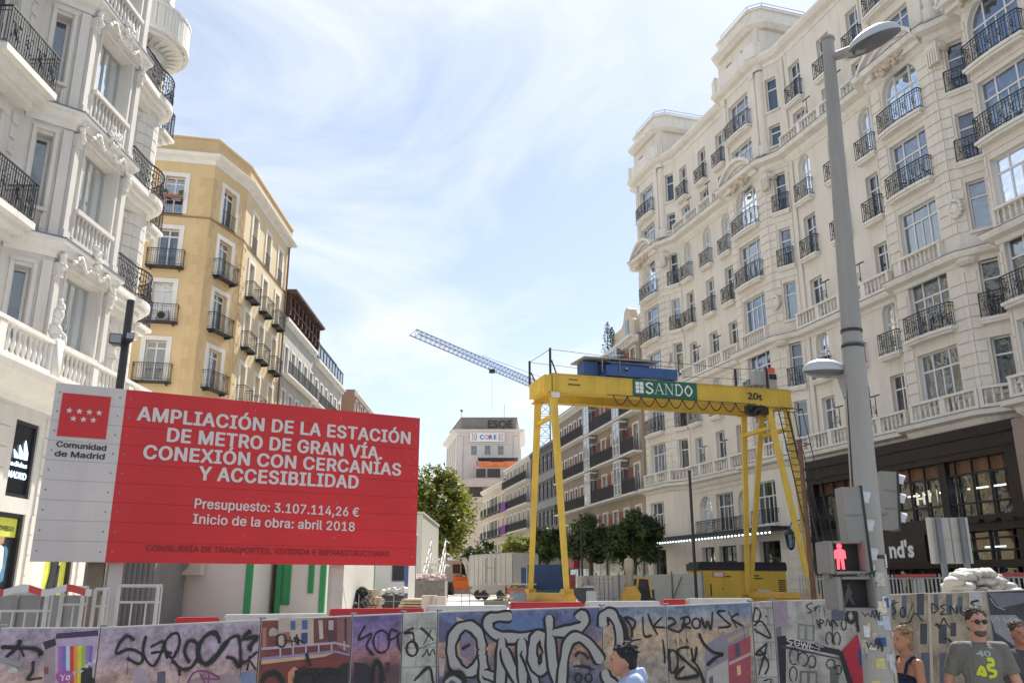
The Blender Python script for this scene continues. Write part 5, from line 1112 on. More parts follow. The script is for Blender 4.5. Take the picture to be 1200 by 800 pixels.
dR = (.219, -1.0)
def rowpt(t): return (9.3-.219*t, 60+t)
L_ = math.hypot(1, .219)
r1, g1 = row_house('apartment_house', 'cream and brick apartment house with long black balconies, adjoining the turreted building', rowpt(12.2), dR, 12.2*L_-.15, 12, 1.35, 19.8, mat('weathered_cream', (.40, .33, .26), .85, .08, 1, dirt=.3, streak=True), (5.4, 8.4, 11.3, 14.2, 17.0), 5, w=1.0, h=2.0, bal='strip', bal_mat=M_railn, panel=M_brickp, strip_proj=.7, rail_h=.95, eave=.7)
def oriels():
    M_w = M_frame_w
    for f in (8.4, 11.3, 14.2, 17.0):
        for cx in (1.25, 8.7):
            mb = MB(g1)
            for q in ((cx-.75, cx-.68), (cx-.04, cx+.04), (cx+.68, cx+.75)): mb.box(q[0], q[1], -.75, -.69, f+.02, f+2.5)
            for z in (.02, .8, 2.0, 2.44): mb.box(cx-.75, cx+.75, -.76, -.68, f+z, f+z+.07)
            mb.box(cx-.75, cx+.75, -.7, -.1, f+2.45, f+2.6)
            for sx in (cx-.75, cx+.70): mb.box(sx, sx+.05, -.69, -.08, f+1.9, f+1.97)
            o_ = wbuild(mb, 'glazed_oriel', M_w, r1); mb = MB(g1)
            mb.face([(cx-.7, -.72, f), (cx+.7, -.72, f), (cx+.7, -.72, f+2.45), (cx-.7, -.72, f+2.45)])
            mb.face([(cx-.72, -.72, f), (cx-.72, -.1, f), (cx-.72, -.1, f+2.45), (cx-.72, -.72, f+2.45)]); mb.face([(cx+.72, -.72, f), (cx+.72, -.1, f), (cx+.72, -.1, f+2.45), (cx+.72, -.72, f+2.45)])
            wbuild(mb, 'pane', M_glass_b, o_)
    mb = MB(g1)   # attic set back with a curved gable and orange dome side
    mb.box(5.5, 11.9, .4, 6, 19.95, 21.6); mb.plate([(8.6, 19.9), (11.6, 19.9), (11.6, 21.2), (11.0, 21.5), (10.6, 22.3), (10.1, 22.6), (9.6, 22.3), (9.2, 21.5), (8.6, 21.2)], .0, .6)
    wbuild(mb, 'attic', M_rowcream, r1)
    mb = MB(g1); mb.box(9.75, 10.45, -.03, -.001, 20.2, 21.5); wbuild(mb, 'attic_window', M_glass, r1)
    mb = MB(g1); mb.prism([(11.0, .8), (12.2, .8), (12.2, 5), (11.0, 5)], 21.6, 22.9); mb.prism([(11.2, 1), (12.0, 1), (12.0, 4.8), (11.2, 4.8)], 22.9, 23.5); wbuild(mb, 'dome', mat('orange_tile', (.55, .16, .06), .8, .2, 3), r1)
oriels()
def conifers():
    M_con = mat('conifer_green', (.035, .06, .028), .8, .4, 6); M_pot = mat('planter_dark', (.12, .1, .09), .8)
    for k, (x, h, lab) in enumerate(((2.2, 2.7, 'taller dark conifer in a planter on the cornice behind the crane roof'), (3.3, 1.9, 'shorter dark conifer in a planter on the cornice behind the crane roof'))):
        t = thing('conifer', lab, 'tree', g1.w(x+2.4, .3, 20), group='conifers on the cornice'); mb = MB(g1); random.seed(k)
        cx = x+2.4
        for q in range(420):
            z = random.random(); r = (1-z)**.8*.55*random.uniform(.4, 1.1)+.04; a = random.uniform(0, 2*PI)
            p = Vector((cx+r*math.cos(a), .3+r*math.sin(a), 20.4+z*h)); s = .09
            mb.face([p+Vector((random.uniform(-s, s), random.uniform(-s, s), random.uniform(-s, s))) for _ in range(3)])
        mb.fr = g1; wbuild(mb, 'crown', M_con, t)
        mb = MB(g1); mb.bar((cx, .3, 20.2), (cx, .3, 20.4+h*.8), .05, .02); wbuild(mb, 'trunk', M_dark, t)
        mb = MB(g1); mb.box(cx-.3, cx+.3, 0, .6, 19.96, 20.4); wbuild(mb, 'planter', M_pot, t)
conifers()
r2, g2 = row_house('apartment_house', 'grey apartment house with brick-red panels and a tiled roof seen through the yellow crane leg', rowpt(21.8), dR, 9.5*L_, 12, 1.35, 17.5, mat('weathered_grey', (.32, .28, .245), .85, .08, 1, dirt=.3, streak=True), (5.4, 8.4, 11.3, 14.4), 6, w=.75, h=1.8, bal='strip', bal_mat=M_railn, panel=M_brickp, roof='tile', strip_proj=.6, eave=.5)
r3, g3 = row_house('office_block', 'dark grey glazed office block between the two left legs of the yellow crane', rowpt(33), dR, 11*L_, 12, 1.35, 15.8, mat('dark_cladding', (.07, .068, .075), .5, .15, 2), (4.6, 7.6, 10.4, 13.2), 7, w=1.15, h=1.6, bal='none', surround=False, eave=.2, gl=M_shop, tm=mat('dark_trim', (.12, .12, .125), .5))
mb = MB(g3)
for f in (7.1, 9.95, 12.7): mb.box(0, 11*L_, -.1, -.004, f-.45, f+.3)
wbuild(mb, 'spandrel_band', mat('grey_spandrel', (.22, .21, .22), .5, .15, 3), r3)
r4, g4 = row_house('apartment_house', 'white apartment house with purple banners on its balconies, farther along the right side', rowpt(46), dR, 12.8*L_, 12, 1.35, 15.7, M_palerow, (5.2, 8.0, 10.7, 13.2), 6, w=.9, h=1.9, bal='strip', bal_mat=M_railn, eave=.3)
M_purp = mat('purple_cloth', (.20, .03, .28), .8)
for f in (8.0, 10.7):
    t = thing('banner', 'purple banner on the %s balcony of the far white apartment house' % ('lower' if f < 9 else 'upper'), 'banner', g4.w(1.2, -.7, f), group='purple balcony banners')
    mb = MB(g4); mb.box(.1, 2.9, -.66, -.6, f-.1, f+.95); wbuild(mb, 'cloth', M_purp, t)
r5, g5 = row_house('apartment_house', 'beige apartment house with dark green shutters beside the crown of the street tree', rowpt(61), dR, 14.9*L_, 12, 1.35, 14.6, M_beige, (5.0, 8.0, 11.0), 6, w=.95, h=2.0, bal='each', eave=.4, roof='tile')
M_gs = mat('green_shutter', (.03, .075, .06), .6)
mb = MB(g5)
for k in (2, 3):
    x = 14.9*L_*(k+.5)/6
    for f in (5, 8, 11): mb.box(x-.9, x-.5, -.09, -.062, f+.05, f+2.05); mb.box(x+.5, x+.9, -.09, -.062, f+.05, f+2.05)
wbuild(mb, 'shutter', M_gs, r5)

# shop signs / ground floor strip of the row
def row_shops():
    mb = MB(g1)
    for q in range(3): mb.box(.6+q*4, 3.8+q*4, -.12, -.003, 1.4, 4.0)
    wbuild(mb, 'shop_window', M_shop, r1)
    mb = MB(g1); mb.box(.5, 11.5, -.9, -.1, 4.05, 4.5); wbuild(mb, 'shop_fascia', mat('grey_fascia', (.22, .23, .26), .5), r1)
    mb = MB(g2); mb.box(2, 6, -.5, -.1, 3.5, 4.6); wbuild(mb, 'shop_sign', mat('red_sign', (.45, .03, .06), .5), r2)
    mb = MB(g2)
    for q in range(3): mb.box(.6+q*3, 3+q*3, -.12, -.003, 1.4, 3.4)
    wbuild(mb, 'shop_window', M_shop, r2)
row_shops()

# ================================================================== TOWER WITH BANNER, far end
def tower():
    root = thing('tower_block', 'pale classical tower block with a CORE banner closing the far end of the street', 'building', (-4, 157, 1.35))
    M_t = mat('tower_stone', (.58, .55, .52), .85, .05, .4, dirt=.25, streak=True); M_td = mat('tower_roof_band', (.20, .18, .165), .8, .1, 1)
    P = [(-12.6, 166), (-9.6, 150), (1.2, 150), (1.6, 166)]
    for i in range(3):
        a = Vector(P[i]); b = Vector(P[i+1]); L = (b-a).length; fr = Frame((a.x, a.y, 0), (b-a).xy); mb = MB(fr)
        xs = [2.9, 5.3, 7.6] if i == 1 else [3, 6, 9, 12]
        holes = [(x-.5, x+.5, f, f+1.6) for x in xs for f in ((24.1, 19, 16) if i == 1 else (18, 15))]
        wall(mb, 0, L, 1.3, 28.4, holes, 0, .4)
        if i == 1: mb.box(2.0, 9.2, -.25, -.002, 26.0, 26.25); 
        for q in ((.0, .9), (L-.9, L)): mb.box(q[0], q[1], -.2, -.003, 10, 27.4)
        if i == 0:
            for q in (3.2, 6.2, 9.4, 12): mb.box(q, q+.8, -.2, -.003, 10, 27.4)
        wbuild(mb, 'wall', M_t, root)
        for x in xs:
            for f in ((24.1, 19, 16) if i == 1 else (18, 15)): add_window(root, fr, x, f, 1.0, 1.6, .3, lights=2, transom=.6, fmat=M_frame_grey)
    mb = MB(); sweep(mb, P, [(-.3, 27.5), (.1, 27.5), (.2, 27.9), (.9, 28.2), (1.0, 28.5), (-.3, 28.7)]); wbuild(mb, 'cornice', M_t, root)
    mb = MB(); mb.prism([(-12.2, 166), (-9.0, 150.3), (.8, 150.3), (1.4, 166)], 28.7, 30.7); mb.prism([(-12.3, 166), (-9.1, 150.2), (.9, 150.2), (1.5, 166)], 30.7, 30.85); wbuild(mb, 'roof', M_td, root)
    mb = MB(); mb.prism([(-11.6, 165), (-8.8, 151.2), (.5, 151.2), (.8, 165)], 1.3, 28.6); wbuild(mb, 'unlit_core', M_dark, root)
    fr = Frame((-9.6, 150, 0), (1, 0))
    mb = MB(fr); put_text(mb, 'ESOE', 5.3, 29.0, 1.35, width=4.4, y=.15, bold=.03); wbuild(mb, 'lettering', mat('sign_dark', (.04, .04, .045), .6), root)
    # banner (hangs on the tower)
    t = thing('wall_banner', 'white CORE banner with coloured round brackets high on the tower', 'banner', fr.w(5.2, -.3, 26.4))
    mb = MB(fr); mb.box(2.2, 8.3, -.36, -.28, 26.35, 28.1); wbuild(mb, 'cloth', mat('banner_white', (.72, .75, .78), .7), t)
    mb = MB(fr)
    for q, (ch, c) in enumerate(zip('CORE', (0, 1, 0, 0))): put_text(mb, ch, 3.9+q*.82, 26.85, .75, y=-.38, bold=.04, mi=c)
    for sx, x in ((1, 3.0), (-1, 7.6)):
        for k, c in ((0, 0), (1, 2), (2, 1)):
            ribbon(mb, [(x-sx*.3*k+sx*(.28*math.cos(a)), 27.2+.75*math.sin(a)) for a in [(-1+q*.25) for q in range(9)]], .13, -.38, c)
    wbuild(mb, 'lettering', [mat('banner_blue', (.04, .12, .40), .6), mat('banner_pink', (.6, .2, .25), .6), mat('banner_orange', (.75, .30, .08), .6)], t)
    # masts on the roof
    mb = MB(); mb.bar((-1.4, 152, 30.8), (-1.4, 152, 33.6), .05, n=4); mb.bar((-9.6, 160, 30.8), (-9.6, 160, 34), .06, n=4); mb.ball((-9.6, 160, 34), .3, .3, .3); wbuild(mb, 'mast', M_zinc, root)
tower()
def terrace_block():
    root = thing('modern_block', 'stepped grey concrete block with terraces and an orange fascia in front of the tower', 'building', (-5, 140, 1.35))
    M_c = mat('pale_concrete', (.50, .44, .40), .85, .08, 1, dirt=.2); M_g = mat('dark_glazing', (.05, .035, .035), .3, .2, 1)
    mb = MB()
    def bx(u0, u1, v0, v1, Y, dep, zb=None):
        x0 = xat(u0, v1, Y); x1 = xat(u1, v1, Y); z1 = zat(v0, Y); z0 = zat(v1, Y) if zb is None else zb; mb.box(x0, x1, Y, Y+dep, z0, z1)
    bx(557, 612, 546, 560, 142, 7); bx(549, 612, 560, 563, 138, 11); bx(549, 558, 536, 562, 143, 6); bx(536, 612, 562, 570, 136, 13); bx(534, 612, 582, 588, 134, 15); bx(536, 549, 570, 582, 137, 10); bx(565, 612, 563, 584, 137, 10)
    bx(534, 612, 588, 700, 135, 14, 1.3)
    wbuild(mb, 'wall', M_c, root)
    mb = MB(); bx(558, 569, 549, 559, 141.9, .1); bx(571, 586, 549, 559, 141.9, .1); bx(549, 565, 569, 584, 136.5, 9); wbuild(mb, 'window', M_g, root)
    mb = MB(); bx(561, 607, 541, 546, 141.5, 1.0); wbuild(mb, 'fascia', mat('orange_fascia', (.75, .16, .03), .6, .3, 1.5), root)
    mb = MB(); bx(560, 607, 536, 537.4, 145, 3); bx(575, 590, 538, 541, 143, 1); wbuild(mb, 'canopy', M_iron, root)
terrace_block()
# low roofs filling behind the row, and the far end of the left side
# ================================================================== YELLOW GANTRY CRANE
M_cy = mat('crane_yellow', (.66, .44, .06), .55, .10, 1.2, .15, 20, dirt=.5, streak=True)
M_cy2 = mat('crane_yellow_dull', (.52, .30, .04), .6, .12, 3, dirt=.35)
M_blue = mat('hoist_blue', (.035, .09, .26), .5, .1, 3)
M_steel = mat('dull_steel', (.22, .22, .22), .5, .15, 4, metal=.4)
M_blackp = mat('black_paint', (.025, .025, .028), .5, .15, 4)
GZ = 1.35
def serif(mb, x0, z, h, p):
    """SANDO in upright roman capitals with thick and thin strokes"""
    y = -.064; T = .075; t = .028; w = p*.8
    def st(pts, ww, k): ribbon(mb, [(x0+a, z+b) for a, b in pts], ww, y-.0004*k, smooth=len(pts) > 2)
    def ft(cx, zz, ww=.15): st([(cx-ww/2, zz), (cx+ww/2, zz)], .022, 3)
    s = h/2; c = w*.5
    st([(c+.13, h*.80), (c+.02, h*.97), (c-.12, h*.82), (c-.06, h*.60), (c+.08, h*.42), (c+.12, h*.2), (c-.02, h*.03), (c-.14, h*.2)], .062, 1); st([(c+.135, h*.95), (c+.135, h*.72)], .02, 2); st([(c-.145, h*.28), (c-.145, h*.03)], .02, 2)
    c = p+w*.5; st([(c-.17, .0), (c-.01, h)], t, 1); st([(c-.01, h), (c+.15, 0)], T, 2); st([(c-.12, h*.33), (c+.09, h*.33)], t, 1); ft(c-.17, .011, .12); ft(c+.15, .011)
    c = 2*p+w*.5; st([(c-.13, .0), (c-.13, h)], t, 1); st([(c-.14, h), (c+.13, .02)], T, 2); st([(c+.13, .0), (c+.13, h)], t, 1); ft(c-.13, .011, .12); ft(c-.15, h-.011, .12); ft(c+.13, h-.011, .12)
    c = 3*p+w*.5; st([(c-.11, .0), (c-.11, h)], T, 1); st([(c-.12, h-.014), (c+.04, h*.95), (c+.145, h*.5), (c+.04, h*.05), (c-.12, .014)], .05, 2); ft(c-.12, .011); ft(c-.12, h-.011)
    c = 4*p+w*.5; st([(c+.0, h*.98), (c-.145, h*.5), (c, h*.02), (c+.145, h*.5), (c, h*.98)], .056, 1)
def crane():
    o = at(646, 438, 30); s = Vector((.959, .283)); fr = Frame((o.x, 30, 0), s)
    t = thing('gantry_crane', 'yellow gantry crane marked SANDO and 20t straddling the works in front of the buildings', 'crane', fr.w(4.8, 1, GZ))
    zt = o.z; zb = zt-.64; L = 9.95; gauge = 1.75
    for k, y in enumerate((0, gauge)):
        mb = MB(fr); mb.box(0, L, y, y+.34, zb, zt); mb.box(-.02, L+.02, y-.03, y+.37, zt, zt+.025); mb.box(-.02, L+.02, y-.03, y+.37, zb-.025, zb)
        for q in range(1, 7):
            if not 3 < L*q/7 < 6.1: mb.box(L*q/7-.012, L*q/7+.012, y-.012, y, zb, zt)
        wbuild(mb, 'girder', M_cy, t)
        mb = MB(fr)
        for x in (.15, L*.5, L-.2):
            for q in range(5): mb.ball((x+.0, y-.012, zb+.08+q*.12), .016, .012, .016, 6, 4); mb.ball((x+.1, y-.012, zb+.08+q*.12), .016, .012, .016, 6, 4)
        wbuild(mb, 'bolts', M_cy2, t)
        mb = MB(fr); mb.bar((0, y+.17, zt+.06), (L, y+.17, zt+.06), .035, n=4); wbuild(mb, 'rail', M_steel, t)
    for x in (-.28, L-.3):
        mb = MB(fr); mb.box(x, x+.36, .34, gauge, zb+.04, zt-.04); mb.box(x+.02, x+.34, -.0, .34, zb-.0+.001, zt-.03) if x < 0 else None
        wbuild(mb, 'end_beam', M_cy, t)
    ys0, ys1 = -.95, 3.0; zbm = GZ+.42
    def leg(x0, y0, x1, y1, w0=.19, w1=.13):
        mb = MB(); mb.bar(fr.w(x1, y1, zbm), fr.w(x0, y0, zb), w1, w0, 4); wbuild(mb, 'leg', M_cy, t)
        mb = MB(fr); mb.box(x0-.2, x0+.2, y0-.2, y0+.2, zb-.07, zb-.025); mb.box(x1-.18, x1+.18, y1-.18, y1+.18, zbm-.06, zbm); wbuild(mb, 'flange', M_cy2, t)
    leg(.12, .17, .12, ys0); leg(.12, gauge+.17, .12, ys1)
    for x0 in (L-.98, L-.15):
        xb_ = L-.62+(.06 if x0 > L-.5 else -.06); leg(x0, .17, xb_+.12, ys0, .15, .11); leg(x0, gauge+.17, xb_-.06, ys1, .15, .11)
    for x in (.12, L-.98, L-.15):
        mb = MB(); mb.bar(fr.w(x, -.05, zb-.85), fr.w(x, gauge+.35, zb-.85), .1, n=4); wbuild(mb, 'brace', M_cy, t)
    mb = MB(); mb.bar(fr.w(.12, ys0-.3, GZ+.3), fr.w(.12, ys1+.3, GZ+.3), .2, n=14); wbuild(mb, 'bogie_beam', M_cy2, t); mb = MB(); mb.bar(fr.w(L-.55, ys0-.3, GZ+.3), fr.w(L-.65, ys1+.3, GZ+.3), .2, n=8); wbuild(mb, 'bogie_beam', M_cy2, t)
    for x in (.12, L-.6):
        for y in (ys0, ys1):
            mb = MB(); c = fr.w(x, y, GZ+.16); mb.bar(c-fr.d*.08, c+fr.d*.08, .16, n=14); wbuild(mb, 'wheel', M_steel, t)
            mb = MB(fr); mb.box(x-.14, x+.14, y-.25, y+.25, GZ+.2, GZ+.62); wbuild(mb, 'bogie', M_cy2, t)
    # festoon cable under the front girder
    mb = MB(fr)
    x = 2.35
    pts = []
    while x < 8.0:
        w = .56
        pts += [(x+w*q/8, -.1, zb-.02-.34*math.sin(PI*q/8)**.8) for q in range(9)]
        x += w
    mb.tube(pts, .022, 5); mb.bar((2.1, -.1, zb-.01), (8.3, -.1, zb-.01), .015, n=4)
    wbuild(mb, 'festoon_cable', M_blackp, t)
    mb = MB(fr)
    random.seed(3)
    for q in range(14):
        a = random.uniform(0, 6); mb.tube([(8.25+.25*math.cos(a+k), -.05+.1*math.sin(k), zb-.25+.2*math.sin(a+k*1.3)) for k in range(6)], .03, 4)
    mb.box(8.0, 8.9, .02, .3, zb-.35, zb-.03)
    wbuild(mb, 'cable_bundle', M_blackp, t)
    # sign on the girder
    xs0, _ = fr.to(741, 450); xs1, _ = fr.to(816, 460)
    mb = MB(fr); mb.box(xs0, xs1, -.06, -.032, zb+.02, zt+.02); sp = wbuild(mb, 'name_board', mat('sign_green', (.015, .13, .075), .5, .05, 3), t)
    mb = MB(fr); cx = xs0+.1
    for i in range(2):
        for j in range(3): mb.box(cx+i*.17, cx+i*.17+.145, -.066, -.061, zb+.14+j*.145, zb+.265+j*.145)
    serif(mb, xs0+.5, zb+.14, .42, (xs1-xs0-.62)/5); wbuild(mb, 'lettering', mat('letter_white', (.8, .8, .8), .5, 0), sp)
    x20, _ = fr.to(884, 461)
    mb = MB(fr); put_text(mb, '20t', x20, zb+.2, .27, width=.66, y=-.035, bold=.02, align='c')
    x1, z1 = fr.to(666, 444); mb.box(x1, x1+.35, -.036, -.032, z1-.03, z1); mb.box(x1-.02, x1+.45, -.036, -.032, z1-.22, z1-.18)
    wbuild(mb, 'marking', M_blackp, t)
    mb = MB(fr); mb.box(-.02, .3, -.04, -.032, zb-.22, zb-.03, 0); wbuild(mb, 'plate', mat('plate_white', (.7, .65, .65), .5), t)
    # cable posts and guide wires on top
    P = [(0.0, .1, 1.0), (-.2, gauge+.2, .95), (7.6, .1, .75), (9.0, .1, .85), (9.3, gauge, .8)]
    mb = MB(fr)
    for x, y, h in P: pm = MB(fr); pm.box(x-.035, x+.035, y-.035, y+.035, zt, zt+h); wbuild(pm, 'post', M_blackp, t)
    mb.bar((0.05, .1, zt+.55), (.25, .1, zt), .03, n=4); mb.bar((-.15, gauge+.2, zt+.5), (.1, gauge+.2, zt), .03, n=4)
    wbuild(mb, 'post_stay', M_blackp, t)
    mb = MB(fr); mb.tube([(0, .1, zt+.95), (2, .1, zt+.86), (4, .1, zt+.82), (7.6, .1, zt+.75), (9.0, .1, zt+.85)], .01, 4); mb.tube([(-.2, gauge+.2, zt+.9), (2, gauge+.2, zt+.8), (5, gauge+.2, zt+.76), (9.3, gauge, zt+.8)], .01, 4); mb.bar((0, .1, zt+.95), (-.2, gauge+.2, zt+.9), .01, n=4)
    wbuild(mb, 'wire', M_blackp, t)
    # hoist trolley: blue deck, blue winch housing and a thin grey roof
    xa, _ = fr.to(712, 435, 0); xb, _ = fr.to(795, 445, 0)
    mb = MB(fr); mb.box(xa, xb, -.0+.05, .22, zt+.12, zt+.52); mb.box(xa, xb, gauge+.1, gauge+.3, zt+.12, zt+.48); mb.box(xa+.02, xa+.22, .22, gauge+.1, zt+.12, zt+.4); mb.box(xb-.24, xb-.02, .22, gauge+.1, zt+.12, zt+.4); wbuild(mb, 'trolley_frame', M_blue, t)
    mb = MB(fr); mb.box(xa-.15, xa+1.9, .9, gauge, zt+.4, zt+.78); mb.bar((xa+.3, .55, zt+.55), (xa+1.9, .55, zt+.5), .22, n=14); mb.box(xa-.7, xa-.15, .6, 1.3, zt+.25, zt+.75); wbuild(mb, 'winch', M_blue, t)
    xr, _ = fr.to(690, 420, .3); mb = MB(fr)
    A = [(xa-.8, .3, zt+.80), (xb-.6, .3, zt+.83), (xb-.6, gauge, zt+.9), (xa-.8, gauge, zt+.86)]
    mb.face(A); mb.face([(x, y, z+.06) for x, y, z in A])
    for i in range(4):
        p, q = A[i], A[(i+1) % 4]; mb.face([p, q, (q[0], q[1], q[2]+.06), (p[0], p[1], p[2]+.06)])
    wbuild(mb, 'trolley_roof', mat('roof_sheet', (.33, .32, .30), .6, .1, 3, dirt=.3), t)
    mb = MB(fr)
    for x, y in ((xa-.1, .25), (xa+2.1, .3), (xa-.1, gauge), (xa+2.1, gauge)): mb.bar((x, y, zt+.3), (x, y, zt+.82), .03, n=4)
    mb.bar((xa, .0, zt+.62), (xb-.2, .0, zt+.6), .02, n=4); mb.bar((xa+.5, 0, zt+.2), (xa+.5, 0, zt+.8), .02, n=4)
    wbuild(mb, 'trolley_post', M_steel, t)
    for q in range(2):
        mb = MB(fr); x = xb+.08-q*2.2; c = Vector((x, .0, zt+.36)); mb.ball(tuple(c), .06, .06, .06); wbuild(mb, 'lamp', M_blackp, t)
    # control box with orange cap at the right end, mesh guard
    mb = MB(fr); mb.box(L-.75, L-.38, .3, .7, zt+.05, zt+.75, 0); mb.box(L-.72, L-.4, .26, .3, zt+.5, zt+.7, 2); mb.box(L-.7, L-.42, .32, .66, zt+.76, zt+.98, 1); mb.box(L-1.4, L-.8, .3, .6, zt+.25, zt+.8, 3)
    wbuild(mb, 'control_box', [mat('box_beige', (.45, .42, .36), .6), mat('beacon_orange', (.75, .14, .06), .5), M_blackp, mat('box_grey', (.4, .39, .38), .6)], t)
    # ladder with cage on the right side
    def lp(k, off, out): 
        z = zb-.2-(zb-.2-GZ-.4)*k; y = ys0*k*1.0+.17*(1-k)
        return fr.w(L-.62+.32*k+off, y-.16, z)+fr.d*out
    mb = MB()
    for off in (0, .42): mb.tube([lp(k/10, off, 0) for k in range(11)], .025, 4)
    for k in range(26): mb.bar(lp(k/26, 0, 0), lp(k/26, .42, 0), .015, n=4)
    for k in (0, .2, .4, .6, .8):
        a = lp(k, 0, 0); b = lp(k, .42, 0); o1 = a-fr.i*.6+fr.d*-.1; o2 = b-fr.i*.6+fr.d*.25
        mb.tube([a, o1, o2, b+fr.d*.25, b], .018, 4)
    for off in (-.05, .65): mb.tube([lp(k/10, off, 0)-fr.i*.58 for k in range(9)], .018, 4)
    mb.tube([lp(k/10, .68, 0) for k in range(9)], .018, 4)
    wbuild(mb, 'ladder', M_blackp, t)
    return fr, t
FC, _cr = crane()

# power pack standing at the crane's right foot
def powerpack():
    Y = 37.6; x0 = xat(822, 690, Y); x1 = xat(922, 690, Y+1.2); fr = Frame((x0, Y, 0), (x1-x0, .9)); L = math.hypot(x1-x0, .9)
    t = thing('generator', 'long yellow generator cabinet with a black lid at the right foot of the crane', 'generator', fr.w(L/2, .6, GZ))
    zt = zat(668, Y); zl = zat(659, Y)
    mb = MB(fr); mb.box(0, L*.48, 0, 1.3, GZ+.1, zt); mb.box(L*.48, L, .12, 1.3, GZ+.1, zt); wbuild(mb, 'cabinet', M_cy, t, bevel=.015)
    mb = MB(fr); mb.box(-.04, L+.04, .1, 1.36, zt, zl-.02); mb.box(.02, L-.02, .06, 1.2, zl-.02, zl+.05); mb.box(0, L, .1, 1.2, GZ, GZ+.1); wbuild(mb, 'lid', M_blackp, t)
    mb = MB(fr)
    for k in range(9): mb.box(L-.42, L-.08, .105, .119, GZ+.2+k*.09, GZ+.245+k*.09)
    for a, b in ((L*.28, .08), (L*.62, -.0), (L*.62, .12)): mb.box(a, a+.25 if b else a+.4, -.01 if a < L*.48 else .11, .0 if a < L*.48 else .119, zt-.25+b-.1, zt-.2+b-.1)
    mb.box(L*.1, L*.115, -.008, 0, GZ+.3, GZ+.8); mb.ball((L*.24, -.01, GZ+.6), .03, .02, .03)
    wbuild(mb, 'louvre', M_blackp, t)
    mb = MB(fr); mb.box(L*.13, L*.27, -.012, 0, zt-.28, zt-.03, 0); mb.box(L*.66, L*.8, .108, .119, GZ+.38, GZ+.56, 1); wbuild(mb, 'notice_plate', [mat('notice_red', (.6, .18, .15), .5), mat('notice_white', (.6, .6, .6), .5)], t)
    mb = MB(fr); mb.box(L*.15, L*.25, -.016, -.0125, zt-.24, zt-.08); wbuild(mb, 'notice_label', mat('notice_pale', (.65, .62, .6), .5), t)
powerpack()

# ------------------------------------------------------------------ blue tower crane, far away
def tower_crane():
    Y = 112; M_tc = mat('tower_crane_blue', (.13, .23, .42), .5, .1, 1)
    t = thing('tower_crane', 'slender blue tower crane with a long lattice jib behind the yellow gantry', 'crane', (xat(638, 520, Y), Y, 1.35))
    cx = xat(638, 520, Y); a = .8
    mb = MB(); z = 1.35; top = zat(447, Y)
    for sx in (-a, a):
        for sy in (-a, a): mb.bar((cx+sx, Y+sy, z), (cx+sx, Y+sy, top), .09, n=4)
    k = 0
    while z < top-1.4:
        for (p, q) in (((-a, -a), (a, -a)), ((a, -a), (a, a)), ((-a, a), (-a, -a)), ((a, a), (-a, a))):
            if k % 2: p, q = q, p
            mb.bar((cx+p[0], Y+p[1], z), (cx+q[0], Y+q[1], z+1.5), .05, n=4); mb.bar((cx+p[0], Y+p[1], z), (cx+q[0], Y+q[1], z), .04, n=4)
        z += 1.5; k += 1
    wbuild(mb, 'mast', M_tc, t)
    # jib: from the mast head toward the upper left and toward the viewer
    A = Vector((cx, Y, zat(458, Y))); Y2 = 82; B = at(485, 392, Y2); B.z = at(485, 392, Y2).z
    d = (B-A); n = 34; side = Vector((d.y, -d.x, 0)).normalized()*.5; up = Vector((0, 0, 1.0))
    mb = MB()
    lo1 = [A+d*i/n+side for i in range(n+1)]; lo2 = [A+d*i/n-side for i in range(n+1)]; hi = [A+d*(i+.5)/n+up*(1-.35*i/n) for i in range(n)]
    mb.bar(lo1[0], lo1[-1], .06, n=4); mb.bar(lo2[0], lo2[-1], .06, n=4); mb.bar(hi[0], hi[-1], .055, n=4)
    for i in range(n):
        for l in (lo1, lo2): mb.bar(l[i], hi[i], .028, n=3); mb.bar(hi[i], l[i+1], .028, n=3)
        mb.bar(lo1[i], lo2[i+1], .022, n=3); mb.bar(lo1[i], lo2[i], .022, n=3)
    wbuild(mb, 'jib', M_tc, t)
    mb = MB(); hd = A+Vector((0, 0, 1.8)); mb.bar(A, hd, .2, .05, 4); mb.bar(hd, A+d*.55+up, .03, n=4); mb.bar(A, A-d*.25, .25, n=4); mb.bar(hd, A-d*.25, .03, n=4); wbuild(mb, 'head', M_tc, t)
    mb = MB(); c = A+d*.47; mb.box(c.x-.35, c.x+.35, c.y-.35, c.y+.35, c.z-.5, c.z-.15); mb.bar((c.x, c.y, c.z-.5), (c.x, c.y, c.z-5), .012, n=4); wbuild(mb, 'trolley', M_blackp, t)
tower_crane()

